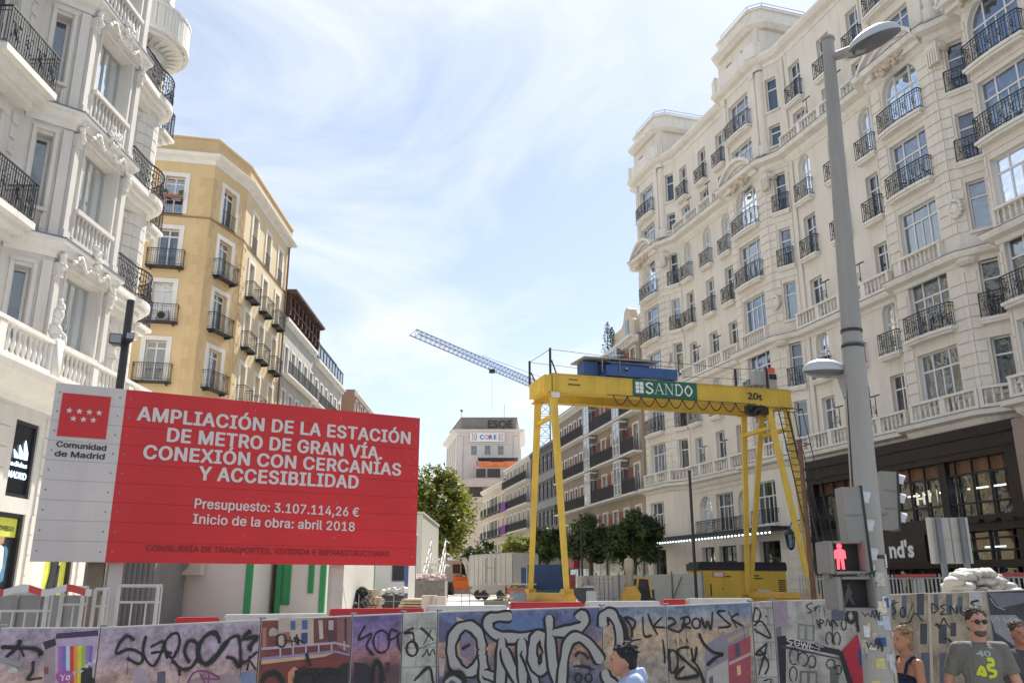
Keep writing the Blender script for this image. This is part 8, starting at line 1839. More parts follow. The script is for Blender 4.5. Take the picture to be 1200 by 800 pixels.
def clutter():
    # pipes and planks
    t = thing('timber_stack', 'pile of round timber poles and planks beside the sign post', 'timber', (-2.9, 20, 1.5)); random.seed(5)
    for k in range(13):
        mb = MB(); r, c = divmod(k, 5); p = at(424+c*5.2+r*2.5, 703-r*6.0, 20); p.z = 1.58+r*.17; mb.bar((p.x, 20, p.z), (p.x-.9-random.uniform(0, .2), 21.6, p.z+random.uniform(.0, .12)), .085, n=9); wbuild(mb, 'pole', mat('debarked_pole', (.42, .33, .22), .8, .2, 4), t)
    mb = MB()
    for k in range(5): mb.box(-2.55+k*.03, -1.75+k*.05, 19.6, 21.4, 1.52+k*.06, 1.56+k*.06)
    wbuild(mb, 'plank', M_wood, t)
    t = thing('cable_heap', 'heap of black hoses and coils left of the timber poles', 'hoses', (-3.4, 19, 1.4)); mb = MB()
    for k in range(9): mb.tube([(-3.3+.14*math.cos(a/2+k), 19.3+.2*math.sin(a/2+k)+k*.05, 1.55+.05*k+.1*math.sin(a+k)) for a in range(12)], .035, 5)
    wbuild(mb, 'hose', M_blackp, t)
    t = thing('plastic_pallet', 'dark crate of white bags right of the timber poles', 'crate', (-2.6, 22.5, 1.4)); mb = MB(); p = at(460, 700, 22.5)
    mb.box(p.x-.25, p.x+.3, 22.3, 22.8, 1.5, 1.85); wbuild(mb, 'crate', M_blackp, t)
    mb = MB(); 
    for k in range(6): mb.ball((p.x-.2+.1*k, 22.5, 1.92+.03*(k % 3)), .1, .12, .08, 8, 6, jit=.2)
    wbuild(mb, 'bag', M_bwh, t)
    # wire gabion of rubble
    Y = 30; a = at(481, 697, Y); b = at(521, 697, Y); zt = zat(680, Y)
    t = thing('rubble_basket', 'wire basket heaped with pinkish rubble below the outside stair', 'basket', ((a.x+b.x)/2, Y, 1.4)); mb = MB()
    mb.box(a.x, b.x, Y, Y+1.2, 1.4, zt); wbuild(mb, 'basket', mat('gabion_fill', (.28, .24, .20), .9, .35, 8, .8, 8), t); mb = MB(); n = 16
    for k in range(n+1): x = a.x+(b.x-a.x)*k/n; mb.bar((x, Y-.02, 1.38), (x, Y-.02, zt+.03), .013, n=4)
    for k in range(6): z = 1.4+(zt-1.4)*k/5; mb.bar((a.x, Y-.03, z), (b.x, Y-.03, z), .012, n=4)
    wbuild(mb, 'wire', M_steel, t); mb = MB(); random.seed(2)
    for k in range(46): mb.ball((random.uniform(a.x+.1, b.x-.1), Y+random.uniform(.1, 1.1), zt+random.uniform(-.03, .16)), random.uniform(.07, .17), .12, random.uniform(.06, .13), 6, 4, jit=.3)
    wbuild(mb, 'rubble', mat('rubble_pink', (.55, .42, .38), .9, .2, 5), t)
    # green bin / person-sized bottle bank
    Y = 40; c = at(520, 692, Y); t = thing('gas_cylinder', 'tall green gas bottle standing beside the rubble basket', 'cylinder', (c.x, Y, 1.35)); mb = MB(); zt = zat(673, Y)
    mb.lathe(c.x, Y, [(0, 1.35), (.16, 1.35), (.19, 1.45), (.19, zt-.45), (.12, zt-.25), (.05, zt-.2), (.05, zt), (0, zt)], 12); wbuild(mb, 'bottle', mat('bottle_green', (.02, .13, .07), .5), t, smooth=True)
    # paper-wrapped boxes in front of slab
    Y = 15.2; a = at(494, 700, Y); b = at(521, 712, Y)
    t = thing('wrapped_crate', 'small plywood crate with a brown lath, at the left end of the bright slab', 'crate', (a.x+.2, Y, 1.36)); zt = zat(697, Y)
    mb = MB(); mb.box(a.x, a.x+.24, Y, Y+.3, 1.35, zt); mb.box(a.x+.25, a.x+.41, Y+.02, Y+.3, 1.35, zt-.02); wbuild(mb, 'box', mat('ply_pale', (.5, .46, .4), .8, .1, 5), t); mb = MB(); mb.bar((a.x+.13, Y-.02, 1.5), (a.x+.18, Y-.02, zt-.02), .02, n=4); wbuild(mb, 'lath', M_wood, t)
    # wire mesh fence standing on the slab edge
    t = thing('wire_guard', 'thin wire guard fence along the front edge of the bright concrete slab', 'fence', (-1.0, 17, 1.4)); mb = MB()
    for u in (420, 444, 461, 541, 550, 574, 592): p = at(u, 712, 17); mb.bar((p.x, 17, 1.35), (p.x, 17, zat(690 if u > 500 else 697, 17)), .011, n=4)
    p = at(440, 704, 17); q = at(606, 704, 17); mb.bar((p.x, 17, p.z), (q.x, 17, q.z), .008, n=4); p = at(520, 698, 17); mb.bar((p.x, 17, p.z), (q.x, 17, p.z), .008, n=4); wbuild(mb, 'wire', M_steel, t)
    # orange telehandler
    Y = 70; c = at(541, 697, Y); t = thing('telehandler', 'small orange telehandler with a raised white boom far down the works', 'telehandler', (c.x, Y, 1.35)); M_or = mat('machine_orange', (.75, .17, .02), .5, .1, 3)
    x = c.x; mb = MB(); mb.box(x-.75, x+.75, Y, Y+3, 1.9, 2.75); mb.box(x-.6, x+.6, Y-.3, Y, 1.7, 2.5); wbuild(mb, 'body', M_or, t, bevel=.08)
    for sx in (-.95, .95):
        for y in (Y+.4, Y+2.6): mb = MB(); mb.bar((x+sx-.17, y, 1.85), (x+sx+.17, y, 1.85), .5, n=16); wbuild(mb, 'wheel', M_blackp, t); mb = MB(); mb.bar((x+sx-.19, y, 1.85), (x+sx+.19, y, 1.85), .24, n=12); wbuild(mb, 'rim', mat('rim_pale', (.55, .5, .45), .5), t)
    mb = MB(); mb.box(x-.9, x-.1, Y+.8, Y+2.2, 2.75, 3.85); mb.box(x-.95, x-.05, Y+.7, Y+2.3, 3.85, 3.95); wbuild(mb, 'cab', mat('cab_tan', (.45, .30, .2), .5, .3, 1), t)
    mb = MB(); mb.box(x-.8, x-.2, Y+.79, Y+.8, 3.0, 3.7); wbuild(mb, 'windscreen', M_dark, t)
    mb = MB(); mb.bar((x+.7, Y+2, 2.9), (x+.25, Y-2.0, 4.0), .22, n=4); mb.bar((x+.55, Y, 2.5), (x+.3, Y-1.9, 3.9), .1, n=6); wbuild(mb, 'boom', M_bwh, t)
    # grey container
    Y = 46; a = at(548, 696, Y); b = at(601, 696, 42); c = at(623, 696, 43.5); t = thing('container', 'long pale grey transport container behind the left crane legs', 'container', (b.x, 43, 1.35)); zt = zat(645, 43); M_co = mat('container_grey', (.40, .39, .36), .6, .06, 1.5, dirt=.25)
    ax = Vector((a.x, Y)); bx = Vector((b.x, 42)); dx = Vector((c.x+.4, 43.9)); ex = ax+(dx-bx)
    mb = MB(); mb.prism([ax, bx, dx, ex], 2.0, zt-.1); mb.prism([ax+(bx-ax)*.06, ax+(bx-ax)*.96, dx+(ax-bx)*.05, ex+(bx-ax)*.06], 1.65, 2.0); wbuild(mb, 'body', M_co, t, bevel=.08)
    fr = Frame((ax.x, ax.y, 0), bx-ax); L = (bx-ax).length; mb = MB(fr)
    mb.box(L*.42, L*.43, -.03, -.001, 2.2, zt-.3); mb.box(L*.62, L*.63, -.03, -.001, 2.2, zt-.3); mb.box(L*.43, L*.62, -.03, -.001, 2.9, 2.93)
    for k in range(9): mb.box(L*(.05+.1*k), L*(.05+.1*k)+.02, -.012, -.001, 2.1, zt-.2)
    wbuild(mb, 'rib', M_steel, t)
    fr = Frame((bx.x, bx.y, 0), dx-bx); mb = MB(fr); mb.box(.7, 1.1, -.02, -.001, 1.9, 2.9); wbuild(mb, 'door', M_bl, t)
    mb = MB()
    for p in (ax+(bx-ax)*.25, ax+(bx-ax)*.4, ax+(bx-ax)*.75): mb.bar((p.x, p.y-.1, 1.65), (p.x, p.y+.2, 1.6), .22, n=12)
    wbuild(mb, 'wheel', M_blackp, t)
    # hoarding behind
    t = thing('hoarding', 'far grey sheet hoarding closing the works under the green tree', 'hoarding', (-5, 78, 1.35)); mb = MB(); mb.box(-9, -2.2, 78, 78.1, 1.35, zat(656, 78)); mb.box(-9, -2.2, 77.97, 77.999, 3, 3.08); wbuild(mb, 'sheet', mat('hoarding_grey', (.36, .36, .37), .6, .05, 1), t)
    # blue container
    Y = 38; a = at(627, 700, Y); b = at(656, 700, Y); t = thing('container', 'blue ribbed container between the left crane legs', 'container', ((a.x+b.x)/2, Y, 1.35)); mb = MB(); zt = zat(661, Y)
    mb.box(a.x-.3, b.x+.2, Y, Y+2.2, 1.4, zt); 
    for k in range(13): mb.box(a.x-.25+k*.12, a.x-.19+k*.12, Y-.03, Y-.001, 1.5, zt-.08)
    wbuild(mb, 'body', mat('container_blue', (.03, .065, .17), .5, .1, 2, dirt=.2), t)
    # clutter in the crane's left foot: tray, debris, steel sheets
    Y = 27; a = at(567, 708, Y); b = at(596, 708, Y); t = thing('mortar_tub', 'low grey tub with yellow timber offcuts at the end of the bright slab', 'tub', (a.x+.4, Y, 1.35)); mb = MB(); mb.prism([(a.x, Y), (b.x, Y), (b.x, Y+.7), (a.x, Y+.7)], 1.35, 1.62); wbuild(mb, 'tub', mat('tub_grey', (.2, .2, .19), .7), t); mb = MB()
    for k in range(7): mb.bar((a.x+.05+.09*k, Y+.1, 1.62+.02*k), (a.x+.5+.06*k, Y+.6, 1.7), .03, n=4)
    wbuild(mb, 'offcut', mat('offcut_yellow', (.5, .38, .2), .8, .2, 6), t)
    Y = 37; a = at(592, 700, Y); t = thing('site_trolley', 'rusty orange site trolley loaded with bags in front of the pale container', 'trolley', (a.x+.5, Y, 1.35)); mb = MB(); mb.box(a.x, a.x+1.15, Y, Y+.9, 1.75, 2.0); mb.box(a.x, a.x+.06, Y, Y+.9, 1.4, 2.1); mb.box(a.x+1.1, a.x+1.15, Y, Y+.9, 1.4, 2.1); mb.box(a.x+.1, a.x+1.0, Y+.1, Y+.8, 1.45, 1.6); wbuild(mb, 'frame', mat('rusty_orange', (.38, .14, .07), .8, .3, 6), t); mb = MB(); mb.ball((a.x+.4, Y+.3, 2.0), .22, .2, .12, jit=.15); mb.ball((a.x+.3, Y+.1, 1.62), .14, .14, .12, jit=.15); mb.box(a.x-.3, a.x+1.3, Y+.1, Y+.7, 2.1, 2.16); wbuild(mb, 'bag', mat('bag_pale', (.5, .45, .38), .9, .15, 6), t)
    Y = 31; a = at(598, 705, Y); b = at(617, 705, Y); t = thing('steel_tank', 'grey-blue steel tank left of the crane foot', 'tank', (a.x+.3, Y, 1.35)); mb = MB(); mb.box(a.x, b.x, Y, Y+.6, 1.36, zat(693, Y)); wbuild(mb, 'tank', mat('tank_grey', (.22, .24, .27), .5, .1, 4), t, bevel=.03)
    Y = 35; a = at(625, 700, Y); t = thing('sheet_stack', 'stack of pale blue sheets under green netting between the crane legs', 'stack', (a.x+.6, Y, 1.35)); mb = MB(); 
    for k in range(4): mb.box(a.x, a.x+1.5, Y, Y+1.2, 1.4+.08*k, 1.46+.08*k)
    wbuild(mb, 'sheet', mat('sheet_blue', (.36, .47, .52), .6), t); mb = MB(); mb.box(a.x, a.x+2.3, Y+.3, Y+1.4, 1.72, 1.9); mb.ball((a.x+2.2, Y+.5, 1.75), .4, .3, .22, jit=.1); wbuild(mb, 'netting', mat('net_green', (.05, .11, .06), .8, .4, 8), t)
    Y = 42; a = at(662, 696, Y); t = thing('brick_pallet', 'red slatted pallet box between the crane leg and the stacked blocks', 'pallet', (a.x+.3, Y, 1.35)); mb = MB(); mb.box(a.x, a.x+.5, Y, Y+.8, 1.4, zat(673, Y)); 
    for k in range(7): mb.box(a.x-.01, a.x+.51, Y-.02, Y-.001, 1.45+k*.13, 1.5+k*.13)
    wbuild(mb, 'box', mat('pallet_red', (.30, .07, .06), .8, .15, 4), t)
    # stacked blocks
    Y = 30; x0 = at(698, 700, Y).x; x1 = at(724, 700, Y).x; t = thing('block_stack', 'tall stack of pale grey paving blocks on pallets, right of the crane leg', 'stack', ((x0+x1)/2, Y, 1.35)); random.seed(9); zt = zat(674, Y); n = 8
    for k in range(n):
        mb = MB(); z = 1.45+(zt-1.45)*k/n
        for q in range(5): xa = x0+(x1-x0)*q/5; mb.box(xa+.01, xa+(x1-x0)/5-.01, Y+random.uniform(0, .03), Y+.7, z, z+(zt-1.45)/n-.02)
        wbuild(mb, 'block_course', M_block, t)
    mb = MB(); mb.box(x0-.03, x1+.03, Y-.02, Y+.75, 1.36, 1.44); wbuild(mb, 'pallet', M_wood, t)
    a = at(692, 702, 28); t = thing('plastic_box', 'small pale plastic box left of the stacked paving blocks', 'box', (a.x, 28, 1.35)); mb = MB(); mb.box(a.x-.1, a.x+.2, 28, 28.4, 1.36, zat(692, 28)); wbuild(mb, 'box', mat('box_pale_grey', (.36, .38, .4), .6), t, bevel=.02)
    # tipping skip (dark)
    Y = 33; a = at(676, 700, Y); t = thing('skip', 'dark grey tipping skip behind the paving blocks', 'skip', (a.x, Y, 1.35)); mb = MB(); mb.prism([(a.x-.3, Y), (a.x+.5, Y), (a.x+.5, Y+.9), (a.x-.3, Y+.9)], 1.65, 2.0); mb.plate([(a.x-.35, 2.0), (a.x+.65, 2.0), (a.x+.65, 1.95), (a.x+.45, 1.4), (a.x+.3, 1.4)], Y-.02, Y+.95); wbuild(mb, 'hopper', mat('skip_dark', (.10, .10, .12), .6, .2, 3), t)
    # yellow digger bucket machine
    Y = 29; a = at(747, 703, Y); t = thing('mini_dumper', 'small black and yellow dumper beside the folded parasol', 'dumper', (a.x, Y, 1.35)); mb = MB(); x = a.x
    mb.prism([(x-.05, Y+.2), (x+.6, Y+.2), (x+.6, Y+1.3), (x-.05, Y+1.3)], 1.55, 1.95); mb.box(x+.02, x+.45, Y+.3, Y+.9, 1.95, 2.3)
    for k in range(4): mb.box(x+.0, x+.5, Y+.18, Y+.199, 1.65+k*.08, 1.69+k*.08)
    wbuild(mb, 'body', M_blackp, t, bevel=.03); mb = MB(); mb.plate([(x-.45, 1.6), (x+.05, 1.5), (x+.1, 1.8), (x-.05, 2.05), (x-.3, 2.0)], Y, Y+.8); wbuild(mb, 'bucket', M_cy2, t, bevel=.03); mb = MB(); mb.bar((x-.02, Y+.15, 1.8), (x+.08, Y+.15, 2.35), .04, n=4); mb.bar((x+.5, Y+.15, 1.6), (x+.42, Y+.15, 2.3), .035, n=4); mb.bar((x+.05, Y+.15, 2.33), (x+.44, Y+.15, 2.3), .035, n=4); wbuild(mb, 'roll_bar', M_cy2, t)
    for sx in (0, .5): mb = MB(); mb.bar((x+sx, Y+.1, 1.53), (x+sx, Y+.3, 1.53), .17, n=14); wbuild(mb, 'wheel', M_blackp, t)
    Y = 30.5; a = at(738, 690, Y); t = thing('parasol', 'closed beige cafe parasol standing before the dark shopfronts', 'parasol', (a.x, Y, 1.35)); mb = MB(); zt = zat(653, Y); n = 14
    rings = []
    for z, r in ((zt, .02), (zt-.05, .13), (zt-.3, .15), (zt-.6, .11), (zt-.75, .09), (zt-1.0, .17), (zt-1.25, .15)):
        rings.append([mb.P((a.x+r*(1+.25*math.cos(q*PI))*math.cos(2*PI*q/n), Y+r*(1+.25*math.cos(q*PI))*math.sin(2*PI*q/n), z)) for q in range(n)])
    for i in range(len(rings)-1):
        for q in range(n): j = (q+1) % n; mb.f.append([rings[i][q], rings[i][j], rings[i+1][j], rings[i+1][q]]); mb.m.append(0)
    wbuild(mb, 'canopy', mat('parasol_canvas', (.48, .42, .28), .9, .1, 5), t, smooth=True); mb = MB(); mb.bar((a.x, Y, 1.35), (a.x, Y, zt+.05), .03, n=8); wbuild(mb, 'pole', M_wood, t)
    # loose site materials
    random.seed(31); M_bag = mat('big_bag', (.50, .49, .46), .85, .12, 5, .4, 14)
    for k, (u, Y, w, lab) in enumerate(((690, 36, .7, 'white bulk bag behind the small pale plastic box'), (664, 33, .55, 'grubby white bulk bag beside the front leg of the crane'))):
        p = at(u, 705, Y); t = thing('bulk_bag', lab, 'bag', (p.x, Y, 1.35), group='bulk bags in the works'); mb = MB(); n = 16
        rg = [[mb.P((p.x+r*w*(1+.1*math.sin(q*2.3+k))*math.copysign(abs(math.cos(2*PI*q/n))**.6, math.cos(2*PI*q/n)), Y+r*w*math.copysign(abs(math.sin(2*PI*q/n))**.6, math.sin(2*PI*q/n)), 1.36+z*w*random.uniform(.96, 1.04))) for q in range(n)] for z, r in ((0, .42), (.2, .52), (.6, .53), (.9, .46), (1.0, .3), (.93, .05))]
        for i in range(5):
            for q in range(n): j = (q+1) % n; mb.f.append([rg[i][q], rg[i][j], rg[i+1][j], rg[i+1][q]]); mb.m.append(0)
        wbuild(mb, 'bag', M_bag, t, smooth=True); mb = MB()
        for sx in (-.35, .35): mb.tube([(p.x+sx*w, Y-.3*w, 1.36+.9*w), (p.x+sx*w*.9, Y-.1, 1.36+1.15*w), (p.x+sx*w, Y+.3*w, 1.36+.9*w)], .02, 4)
        wbuild(mb, 'strap', M_bl, t)
    t = thing('debris_heap', 'low heap of broken rubble and offcuts between the crane legs', 'rubble', (2, 34, 1.35)); mb = MB(); p = at(612, 705, 33.5)
    for k in range(60): r = random.gauss(0, .5); mb.ball((p.x+.6+r, 33.5+random.uniform(0, .8), 1.38+max(0, .28-abs(r)*.3)*random.random()), random.uniform(.04, .13), .1, random.uniform(.03, .09), 6, 4, jit=.35)
    wbuild(mb, 'rubble', mat('rubble_grey', (.33, .29, .25), .9, .3, 6), t); mb = MB()
    for k in range(6): mb.bar((p.x+random.uniform(0, 1), 33.4, 1.45), (p.x+random.uniform(0, 1.4), 33.7, 1.75), .025, n=4)
    wbuild(mb, 'offcut', M_wood, t)
    # corrugated works fence
    A = at(676, 690, 44); B = at(826, 690, 34.5); fr = Frame((A.x, 44, 0), (B-A).xy); L = (B-A).xy.length; h = zat(670, 38)-.1
    t = thing('sheet_fence', 'pale corrugated sheet fence between the trees and the generator', 'fence', fr.w(L/2, 0, 1.35)); mb = MB(fr); n = int(L/.12)
    for k in range(n): x = L*k/n; mb.face([(x, 0, 1.35), (x+.06, -.04, 1.35), (x+.06, -.04, h), (x, 0, h)]); mb.face([(x+.06, -.04, 1.35), (x+.12, 0, 1.35), (x+.12, 0, h), (x+.06, -.04, h)])
    wbuild(mb, 'sheet', mat('sheet_pale', (.40, .41, .38), .55, .05, 2, dirt=.2), t); mb = MB(fr)
    for k in range(6): x = L*k/5-.02; mb.bar((x, -.07, 1.35), (x, -.07, h+.12), .03, n=4)
    mb.bar((L*.8, -.1, 1.5), (L*.87, -.1, h-.1), .025, n=4); mb.bar((L*.16, -.1, 1.5), (L*.12, -.1, h-.1), .025, n=4); wbuild(mb, 'post', M_steel, t)
    A = at(938, 690, 27); B = at(1240, 690, 19.0); fr = Frame((A.x, 27, 0), (B-A).xy); L = (B-A).xy.length; h = zat(673, 24)
    t = thing('bar_fence', 'pale vertical bar fence with a red top strip in front of the dark shopfront', 'fence', fr.w(L/2, 0, 1.35)); mb = MB(fr); n = int(L/.13)
    for k in range(n+1): mb.bar((L*k/n, 0, 1.2), (L*k/n, 0, h), .022, n=4)
    mb.bar((0, 0, h-.1), (L, 0, h-.1), .025, n=4); wbuild(mb, 'bars', mat('bar_grey', (.33, .33, .32), .55, .1, 4), t)
    mb = MB(fr)
    for a_, b_ in ((.33, .42), (.46, .62), (.75, .98)): mb.box(L*a_, L*b_, -.04, -.025, h-.08, h)
    wbuild(mb, 'strip', mat('strip_red', (.35, .05, .06), .6), t)
    mb = MB(fr)
    for f in (.38, .52): mb.box(L*f, L*f+.3, .03, .1, 1.3, h)
    wbuild(mb, 'panel', M_bwh, t)
    # slender poles
    for (u, v0, Y, r, lab, m) in ((814, 552, 33, .06, 'thin black pole standing before the arched windows left of the crane', M_blackp), (950, 517, 24, .075, 'brown rusty pole right of the crane ladder', mat('rusty_pole', (.14, .075, .05), .8, .2, 4)), (682, 603, 44, .05, 'thin dark pole in front of the left round tree', M_blackp)):
        p = at(u, 660, Y); t = thing('pole', lab, 'pole', (p.x, Y, 1.35), group='bare poles'); mb = MB(); mb.bar((p.x, Y, 1.35), (p.x, Y, zat(v0, Y)), r, r*.9, 8); wbuild(mb, 'shaft', m, t); mb = MB(); mb.bar((p.x, Y, zat(v0, Y)), (p.x, Y, zat(v0, Y)+.03), r*1.3, n=8); wbuild(mb, 'cap', m, t)
    # back of a road sign
    Y = 12; a = at(1086, 606, Y); b = at(1140, 660, Y); t = thing('road_sign', 'pale grey back of a rectangular sign on two posts, right of the lamp post', 'sign', ((a.x+b.x)/2, Y, .6)); mb = MB(); mb.box(a.x, b.x, Y, Y+.05, b.z, a.z); mb.box(a.x, a.x+.04, Y-.03, Y, b.z, a.z); mb.box(b.x-.04, b.x, Y-.03, Y, b.z, a.z); mb.box(a.x+.3, a.x+.31, Y-.008, Y-.001, b.z, a.z); mb.box(a.x+.04, b.x-.04, Y-.01, Y-.001, (a.z+b.z)/2, (a.z+b.z)/2+.01)
    wbuild(mb, 'plate', mat('sign_back', (.43, .42, .38), .5, .05, 3, dirt=.15), t, bevel=.004)
    for x in (a.x+.1, b.x-.13): mb = MB(); mb.box(x, x+.06, Y-.07, Y-.011, .4, a.z); wbuild(mb, 'post', mat('post_dark', (.16, .17, .19), .5), t)
    # sand bags / wrapped pallets on the right
    Y = 11; t = thing('sandbag_pallet', 'heap of white sacks and plastic-wrapped bags rising behind the fence at the right', 'sacks', (5.5, Y, .5)); random.seed(21)
    rows_ = [(1112, 1192, 693), (1108, 1186, 687), (1112, 1172, 681), (1118, 1166, 676), (1124, 1160, 672)]
    for u0, u1, v in rows_:
        n = 5
        for k in range(n):
            c = at(u0+(u1-u0)*(k+.5)/n+random.uniform(-2, 2), v, Y+random.uniform(-.2, .3)); w = (u1-u0)/n/1000*Y*.62
            mb = MB(); mb.ball(tuple(c), w, .22, .055+random.uniform(0, .02), 12, 8, jit=.16); wbuild(mb, 'sack', mat('sack_white', (.50, .48, .44), .7, .1, 6, .3, 12), t, smooth=True)
    c = at(1140, 669, Y); mb = MB(); mb.ball(tuple(c), .12, .12, .035, 10, 6, jit=.3); mb.ball((c.x-.13, c.y, c.z-.02), .08, .1, .03, 8, 6, jit=.3); wbuild(mb, 'green_sack', mat('sack_green', (.28, .33, .16), .7, .2, 8), t, smooth=True)
    mb = MB(); a = at(1112, 697, Y); b = at(1250, 697, Y); mb.box(a.x, b.x, Y-.2, Y+.6, .3, a.z-.02); wbuild(mb, 'pallet_load', mat('load_grey', (.35, .34, .32), .8, .2, 6), t)
    mb = MB(); a = at(1055, 698, 9.75); b = at(1155, 694, 9.9); mb.bar((a.x, 9.85, a.z), (b.x, 9.95, b.z), .012, n=5); wbuild(mb, 'strap', M_bred, t)
    # wall lantern on the corner building
    t = thing('wall_lantern', 'black iron wall lantern on a curly bracket at the end of the awning', 'lantern', FR.w(17.6, -1.4, 4.0)); mb = MB(FR); x, y = 17.9, -1.7
    mb.tube([(x, -.6, 4.9), (x, -1.0, 5.15), (x, -1.5, 5.1), (x, -1.7, 4.75)], .03, 5); mb.tube([(x, -.6, 4.4), (x, -1.0, 4.55), (x, -1.3, 4.95)], .02, 5)
    for k in range(2): scroll(mb, x-.1+.2*k, 4.85, .16, -1.0, .02, 1-2*k)
    wbuild(mb, 'bracket', M_iron, t); mb = MB(FR); mb.lathe(x, y, [(.06, 4.75), (.1, 4.68), (.26, 4.5), (.24, 4.46)], 6); mb.lathe(x, y, [(.17, 3.85), (.1, 3.75), (.0, 3.7)], 6)
    for k in range(6): a = 2*PI*k/6; mb.bar((x+.24*math.cos(a), y+.24*math.sin(a), 4.46), (x+.16*math.cos(a), y+.16*math.sin(a), 3.85), .015, n=4)
    wbuild(mb, 'frame', M_iron, t); mb = MB(FR); mb.lathe(x, y, [(.22, 4.45), (.15, 3.87)], 6); wbuild(mb, 'glass', M_glass, t)
clutter()

# ================================================================== TREES
def leafmat(name, rgb, tr=.35, var=.45, sc=.9):
    if name in MATS: return MATS[name]
    m = bpy.data.materials.new(name); m.use_nodes = True; nt = m.node_tree; N = nt.nodes; L = nt.links; N.remove(N['Principled BSDF']); out = N['Material Output']
    g = N.new('ShaderNodeNewGeometry'); nz = N.new('ShaderNodeTexNoise'); nz.inputs['Scale'].default_value = sc; nz.inputs['Detail'].default_value = 4; L.new(g.outputs['Position'], nz.inputs['Vector'])
    cr = N.new('ShaderNodeValToRGB'); e = cr.color_ramp.elements; e[0].position = .35; e[1].position = .68; e[0].color = (*[c*(1-var) for c in rgb], 1); e[1].color = (rgb[0]*(1+var*1.4), rgb[1]*(1+var), rgb[2]*(1+var*.3), 1); L.new(nz.outputs['Fac'], cr.inputs[0])
    d = N.new('ShaderNodeBsdfDiffuse'); t = N.new('ShaderNodeBsdfTranslucent'); gl = N.new('ShaderNodeBsdfGlossy'); gl.inputs['Roughness'].default_value = .45; gl.inputs[0].default_value = (.5, .5, .5, 1)
    L.new(cr.outputs[0], d.inputs[0]); hs = N.new('ShaderNodeHueSaturation'); hs.inputs['Value'].default_value = 1.5; hs.inputs['Hue'].default_value = .48; L.new(cr.outputs[0], hs.inputs['Color']); L.new(hs.outputs[0], t.inputs[0])
    m1 = N.new('ShaderNodeMixShader'); m1.inputs[0].default_value = tr; L.new(d.outputs[0], m1.inputs[1]); L.new(t.outputs[0], m1.inputs[2])
    m2 = N.new('ShaderNodeMixShader'); m2.inputs[0].default_value = .06; L.new(m1.outputs[0], m2.inputs[1]); L.new(gl.outputs[0], m2.inputs[2]); L.new(m2.outputs[0], out.inputs['Surface'])
    MATS[name] = m; return m
M_bark = mat('bark', (.11, .08, .055), .9, .3, 5, .6, 20)
def tree(label, x, y, z0, H, cr, cz0, n, leaf, m, seed, clumps=40, group='street trees', squash=1.0, trunk_r=.14):
    random.seed(seed); t = thing('street_tree', label, 'tree', (x, y, z0), group=group); top = z0+H; cc = Vector((x, y, (cz0+top)/2)); rz = (top-cz0)/2
    C = []
    mb = MB()
    mb.bar((x, y, z0), (x+.1, y, cz0+.3), trunk_r, trunk_r*.75, 8)
    for k in range(clumps):
        while True:
            p = Vector((random.uniform(-1, 1), random.uniform(-1, 1), random.uniform(-1, 1)))
            if .25 < p.length < 1: break
        p = p.normalized()*p.length**.5
        q = cc+Vector((p.x*cr*.86, p.y*cr*.86, p.z*rz*.86)); C.append((q, random.uniform(.2, .42)*cr*squash))
        if k % 3 == 0:
            mid = Vector((x+(q.x-x)*.35, y+(q.y-y)*.35, cz0+(q.z-cz0)*.45)); mb.tube([(x+.1, y, cz0), mid, q], .03+.03*cr/3, 4)
    wbuild(mb, 'trunk', M_bark, t)
    mb = MB()
    for k in range(n):
        c, r = random.choice(C); d = Vector((random.gauss(0, 1), random.gauss(0, 1), random.gauss(0, 1))).normalized(); p = c+d*r*random.uniform(.45, 1.05)
        a = Vector((random.gauss(0, 1), random.gauss(0, 1), random.gauss(0, .7))).normalized(); b = a.cross(d+Vector((.01, .02, .3))).normalized(); s = leaf*random.uniform(.6, 1.3)
        mb.face([p-a*s, p-b*s*.5, p+a*s, p+b*s*.5])
    wbuild(mb, 'crown', m, t)
ML1 = leafmat('leaf_light', (.15, .19, .035), .45, .4, .6); ML2 = leafmat('leaf_dark', (.05, .085, .028), .25, .5, 1.0)
tree('light green sunlit street tree rising behind the right edge of the red sign', -6.5, 60, 1.35, 8.9, 3.9, 3.4, 19000, .18, ML1, 1, 60, trunk_r=.2)
tree('green tree further back, half hidden by the red sign', -8.6, 66, 1.35, 8.8, 2.3, 4.5, 6000, .17, ML1, 2, 30, trunk_r=.2)
tree('round dark green tree in front of the shopfronts, nearest of the right-hand trees', xat(741, 630, 47), 47, 1.35, zat(597, 47)-1.35, 1.62, 3.0, 11000, .10, ML2, 3, 34, squash=.95)
tree('dark tree just left of the round one, behind a thin pole', xat(690, 630, 51), 51, 1.35, zat(603, 51)-1.35, 1.45, 3.2, 6500, .11, ML2, 4, 26, squash=.95)
tree('dark tree seen between the crane leg and the shop sign', xat(638, 630, 58), 58, 1.35, zat(614, 58)-1.35, 1.5, 3.0, 5500, .13, ML2, 5, 24, squash=.95)
tree('bushy tree showing over the pale container beside the crane leg', xat(607, 630, 66), 66, 1.35, zat(624, 66)-1.35, 1.7, 2.6, 4500, .14, ML1, 6, 26)
tree('low dark tree over the left end of the pale container', xat(570, 630, 72), 72, 1.35, zat(634, 72)-1.35, 2.0, 2.2, 4500, .15, ML2, 7, 26)

